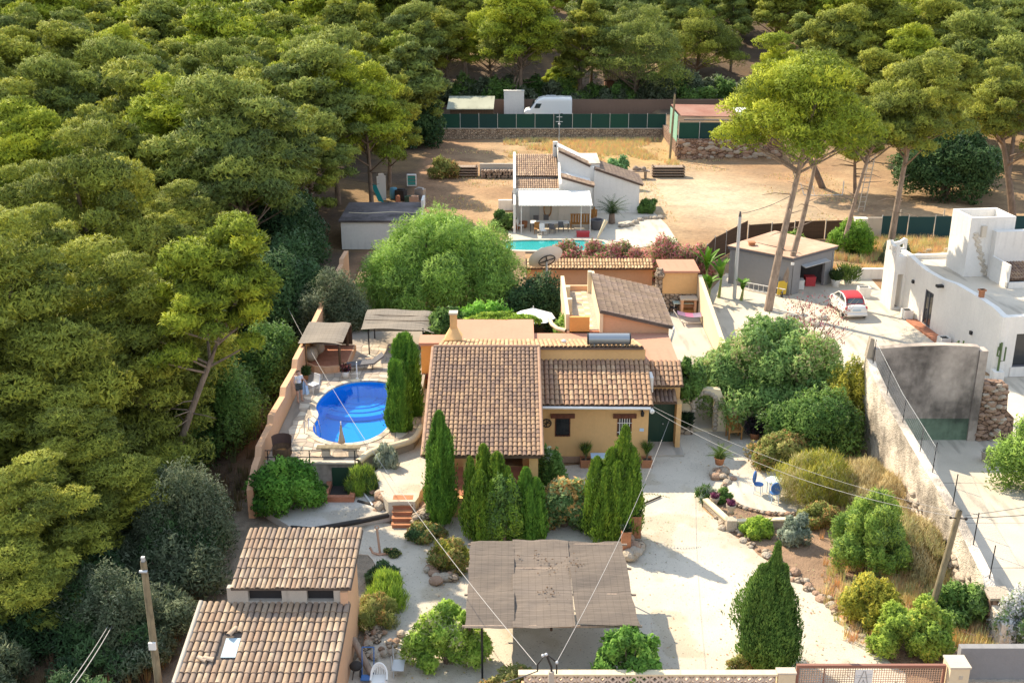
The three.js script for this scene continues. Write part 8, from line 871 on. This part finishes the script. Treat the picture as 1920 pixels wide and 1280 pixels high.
// ---------------------------------------------------------------- the woman by the pool
{
  const J = { head: [0, 1.53, 0.02, 0.105], neck0: [0, 1.42, 0, 0.05], chest: [0, 1.27, 0, 0.125], waist: [0, 1.06, 0.01, 0.105], hip: [0, 0.92, 0, 0.14], shL: [-0.17, 1.36, 0, 0.052], shR: [0.17, 1.36, 0, 0.052], elL: [-0.24, 1.1, 0.0, 0.038], elR: [0.27, 1.13, 0.05, 0.038], haL: [-0.23, 0.86, 0.08, 0.028], haR: [0.33, 0.98, 0.22, 0.028], hL: [-0.09, 0.88, 0, 0.09], hR: [0.09, 0.88, 0, 0.09], kL: [-0.1, 0.48, 0.04, 0.058], kR: [0.12, 0.48, -0.02, 0.058], aL: [-0.1, 0.08, 0.02, 0.036], aR: [0.14, 0.08, -0.1, 0.036], tL: [-0.11, 0.03, 0.17, 0.03], tR: [0.16, 0.03, 0.05, 0.03] };
  const bones = [['head', 'head'], ['head', 'neck0'], ['neck0', 'chest'], ['chest', 'waist'], ['waist', 'hip'], ['shL', 'shR'], ['shL', 'elL'], ['elL', 'haL'], ['shR', 'elR'], ['elR', 'haR'], ['hip', 'hL'], ['hip', 'hR'], ['hL', 'kL'], ['kL', 'aL'], ['hR', 'kR'], ['kR', 'aR'], ['aL', 'tL'], ['aR', 'tR']].map(([a, b]) => [J[a], J[b], a[0] === 'n' ? 0.05 : 1]);
  for (const [h, s] of [['haL', -1], ['haR', 1]]) for (let i = 0; i < 5; i++) { const p = J[h], o = (i - 2) * 0.016; bones.push([[p[0] + o, p[1] - 0.02, p[2], 0.011], [p[0] + o * 1.3 + (i === 0 ? -s * 0.02 : 0), p[1] - (i === 0 ? 0.06 : 0.10 - Math.abs(i - 2) * 0.012), p[2] + 0.03, 0.008]]); }
  bones.push([[0, 1.525, 0.12, 0.014], [0, 1.50, 0.135, 0.016]]);
  const cap = (x, y, z, a, b) => { const dx = b[0] - a[0], dy = b[1] - a[1], dz = b[2] - a[2], l = dx * dx + dy * dy + dz * dz || 1e-9, t = clamp(((x - a[0]) * dx + (y - a[1]) * dy + (z - a[2]) * dz) / l); return Math.hypot(x - a[0] - dx * t, y - a[1] - dy * t, z - a[2] - dz * t) - lerp(a[3], b[3], t); };
  const body = (x, y, z) => { let d = 9; for (const [a, b] of bones) { const k = 0.035, e = cap(x, y, z, a, b), h = clamp(0.5 + 0.5 * (d - e) / k); d = lerp(d, e, h) - k * h * (1 - h); } return d; };
  const meshOf = (f, res = 110) => { const mc = new MarchingCubes(res, M.peach, false, false, 120000); mc.isolation = 0; const half = mc.halfsize ?? res / 2, S = 0.9; for (let k = 0; k < res; k++) for (let j = 0; j < res; j++) for (let i = 0; i < res; i++) { const x = (i - half) / half * S, y = (j - half) / half * S + 0.83, z = (k - half) / half * S; mc.field[i + j * res + k * res * res] = Math.abs(x) > 0.5 || Math.abs(z) > 0.45 ? -1 : -f(x, y, z); } mc.update(); const n = mc.count, g = new THREE.BufferGeometry(); g.setAttribute('position', new THREE.BufferAttribute(mc.positionArray.slice(0, n * 3), 3)); g.setAttribute('normal', new THREE.BufferAttribute(mc.normalArray.slice(0, n * 3), 3)); g.scale(S, S, S); g.translate(0, 0.83, 0); return g; };
  const ps = at(562, 753, DECK), W = thing('person', 'woman in white top and dark shorts standing at the pool with a towel', 'person', [ps[0], DECK + 0.02, ps[2]], null, 0.5); BASE.set(W, null);
  const bod = part('body', meshOf(body), mat([0.55, 0.32, 0.23], { roughness: 0.6 }), W, true); part('top', meshOf((x, y, z) => Math.max(body(x, y, z) - 0.014, 1.02 - y, y - 1.40, Math.abs(x) - 0.21)), mat([0.75, 0.74, 0.75]), W, true); part('shorts', meshOf((x, y, z) => Math.max(body(x, y, z) - 0.02, 0.62 - y, y - 1.03, Math.abs(x) - 0.215)), mat([0.07, 0.075, 0.07]), W, true);
  part('hair', [(() => { const g = ball(0.118, 0, 1.55, 0.0, 1.05, 14); return g; })(), tube([[0, 1.5, -0.08], [0, 1.35, -0.12], [0, 1.22, -0.12]], 0.085, 8, 0.05)].map((g) => { const p = g.attributes.position; for (let i = 0; i < p.count; i++) if (p.getZ(i) > 0.05 && p.getY(i) < 1.585) p.setZ(i, 0.05); return g; }), mat([0.05, 0.025, 0.015]), W, true); for (const s of [-1, 1]) { part('eye', ball(0.012, s * 0.035, 1.545, 0.118, 1, 8), M.black, W, true); part('ear', ball(0.022, s * 0.105, 1.53, 0.02, 1.3, 8), mat([0.55, 0.32, 0.23]), W, true); } part('mouth', bx(-0.022, 0.022, 1.468, 1.475, 0.105, 0.118), mat([0.4, 0.14, 0.12]), W, true);
}
// ---------------------------------------------------------------- grasses
{
  const blade = (() => { const pos = [], idx = [], R = rng(3); for (let i = 0; i < 9; i++) { const a = R() * 6.28, r = R() * 0.12, x = Math.cos(a) * r, z = Math.sin(a) * r, l = 0.28 + 0.3 * R(), dx = Math.cos(a) * 0.14 * R(), dz = Math.sin(a) * 0.14 * R(), b = pos.length / 3, w = 0.018; pos.push(x - w, 0, z, x + w, 0, z, x + dx, l, z + dz); idx.push(b, b + 1, b + 2); } const g = new THREE.BufferGeometry(); g.setAttribute('position', new THREE.Float32BufferAttribute(pos, 3)); g.setIndex(idx); g.computeVertexNormals(); return g; })();
  const scatter = (name, label, n, seed, where, m, smin, smax) => { const R = rng(seed), im = new THREE.InstancedMesh(blade, m, n), o = new THREE.Object3D(); let c = 0; for (let t = 0; t < n * 12 && c < n; t++) { const p = where(R); if (!p) continue; o.position.set(p[0], (p[2] ?? ground(p[0], p[1])) - 0.02, p[1]); o.rotation.y = R() * 6.28; o.scale.setScalar(lerp(smin, smax, R())); o.updateMatrix(); im.setMatrixAt(c, o.matrix); im.setColorAt(c, lin(0.75 + 0.5 * R(), 0.75 + 0.45 * R(), 0.8)); c++; } im.count = c; im.castShadow = im.receiveShadow = true; im.name = name; info(im, label, null, null, 'stuff'); scene.add(im); };
  const straw = new THREE.MeshStandardMaterial({ color: lin(0.74, 0.60, 0.36), roughness: 1, side: THREE.DoubleSide }), straw2 = new THREE.MeshStandardMaterial({ color: lin(0.70, 0.56, 0.32), roughness: 1, side: THREE.DoubleSide }), scrub = new THREE.MeshStandardMaterial({ color: lin(0.17, 0.13, 0.07), roughness: 1, side: THREE.DoubleSide });
  scatter('dry_grass', 'golden dry grass below the field wall at the back', 5200, 5, (R) => { const x = -1 + R() * 18.5, z = -133.8 + R() * 15; return vnoise(x * 0.35, z * 0.35, 3) * 0.9 + sstep(-119, -130, z) * 0.5 * sstep(-1, 5, x) * (1 - sstep(14, 17.5, x)) > 0.5 + 0.4 * R() ? [x, z] : null; }, straw, 0.5, 1.2);
  scatter('field_grass', 'sparse dry grass over the open field', 5000, 6, (R) => { const x = -8 + R() * 40, z = -86 - R() * 46; return vnoise(x * 0.3, z * 0.3, 9) > 0.55 && !(x > -1 && x < 13 && z > -104) && !(x > 14 && x < 24 && z > -116) && x < 33 ? [x, z] : null; }, straw, 0.2, 0.5);
  scatter('yard_grass', 'golden dry grass around the round bush and behind the white house', 4200, 7, (R) => { const x = 22.5 + R() * 18, z = -79.2 - R() * 10; return vnoise(x * 0.5, z * 0.5, 4) > 0.42 ? [x, z] : null; }, straw, 0.6, 1.5);
  scatter('bed_grass', 'straw and weeds in the planted bed beside the court wall', 4200, 8, (R) => { const z = -33 - R() * 16, x = lerp(12.2 + (z + 40) * -0.3, 16.9, Math.pow(R(), 0.5)); return x > 11.5 && vnoise(x * 0.8, z * 0.8, 4) > 0.45 ? [x, z] : null; }, straw2, 0.4, 1.2);
  scatter('wood_litter', 'brown weeds and dry grass on the floor of the left wood', 5000, 9, (R) => { const z = -27 - R() * 40, x = -11.8 - R() * (4 + -z * 0.42); return [x, z]; }, scrub, 0.6, 1.7);
}
{ // leaf litter and pebbles on the drive
  const fl = new THREE.BufferGeometry(); fl.setAttribute('position', new THREE.Float32BufferAttribute([-0.05, 0.004, 0, 0.03, 0.012, 0.028, 0.035, 0.004, -0.03], 3)); fl.computeVertexNormals();
  const R = rng(55), n = 1300, im = new THREE.InstancedMesh(fl, new THREE.MeshStandardMaterial({ color: lin(0.36, 0.29, 0.19), roughness: 1, side: THREE.DoubleSide }), n), o = new THREE.Object3D(), src = [[8.7, -33.4, 2.2], [11.5, -38, 2.4], [10, -44, 2], [10.5, -49, 2.6], [-3, -34, 2.5], [-2.5, -40, 3], [4.5, -42, 2.2], [6, -37, 5], [13, -33, 2.2], [16, -60, 4], [21, -66, 5]]; for (let i = 0; i < n; i++) { const q = src[i % src.length], a = R() * 6.28, r = q[2] * Math.sqrt(R()) * (0.6 + 0.6 * R()); o.position.set(q[0] + Math.cos(a) * r, 0.008, q[1] + Math.sin(a) * r); o.rotation.set((R() - 0.5) * 0.4, R() * 6.28, 0); o.scale.setScalar(0.4 + 0.8 * R()); o.updateMatrix(); im.setMatrixAt(i, o.matrix); im.setColorAt(i, lin(0.6 + 0.8 * R(), 0.6 + 0.6 * R(), 0.7)); } im.name = 'leaf_litter'; im.castShadow = im.receiveShadow = true; info(im, 'scattered dry leaves on the pale gravel drive', null, null, 'stuff'); scene.add(im);
}
renderer.render(scene, camera);
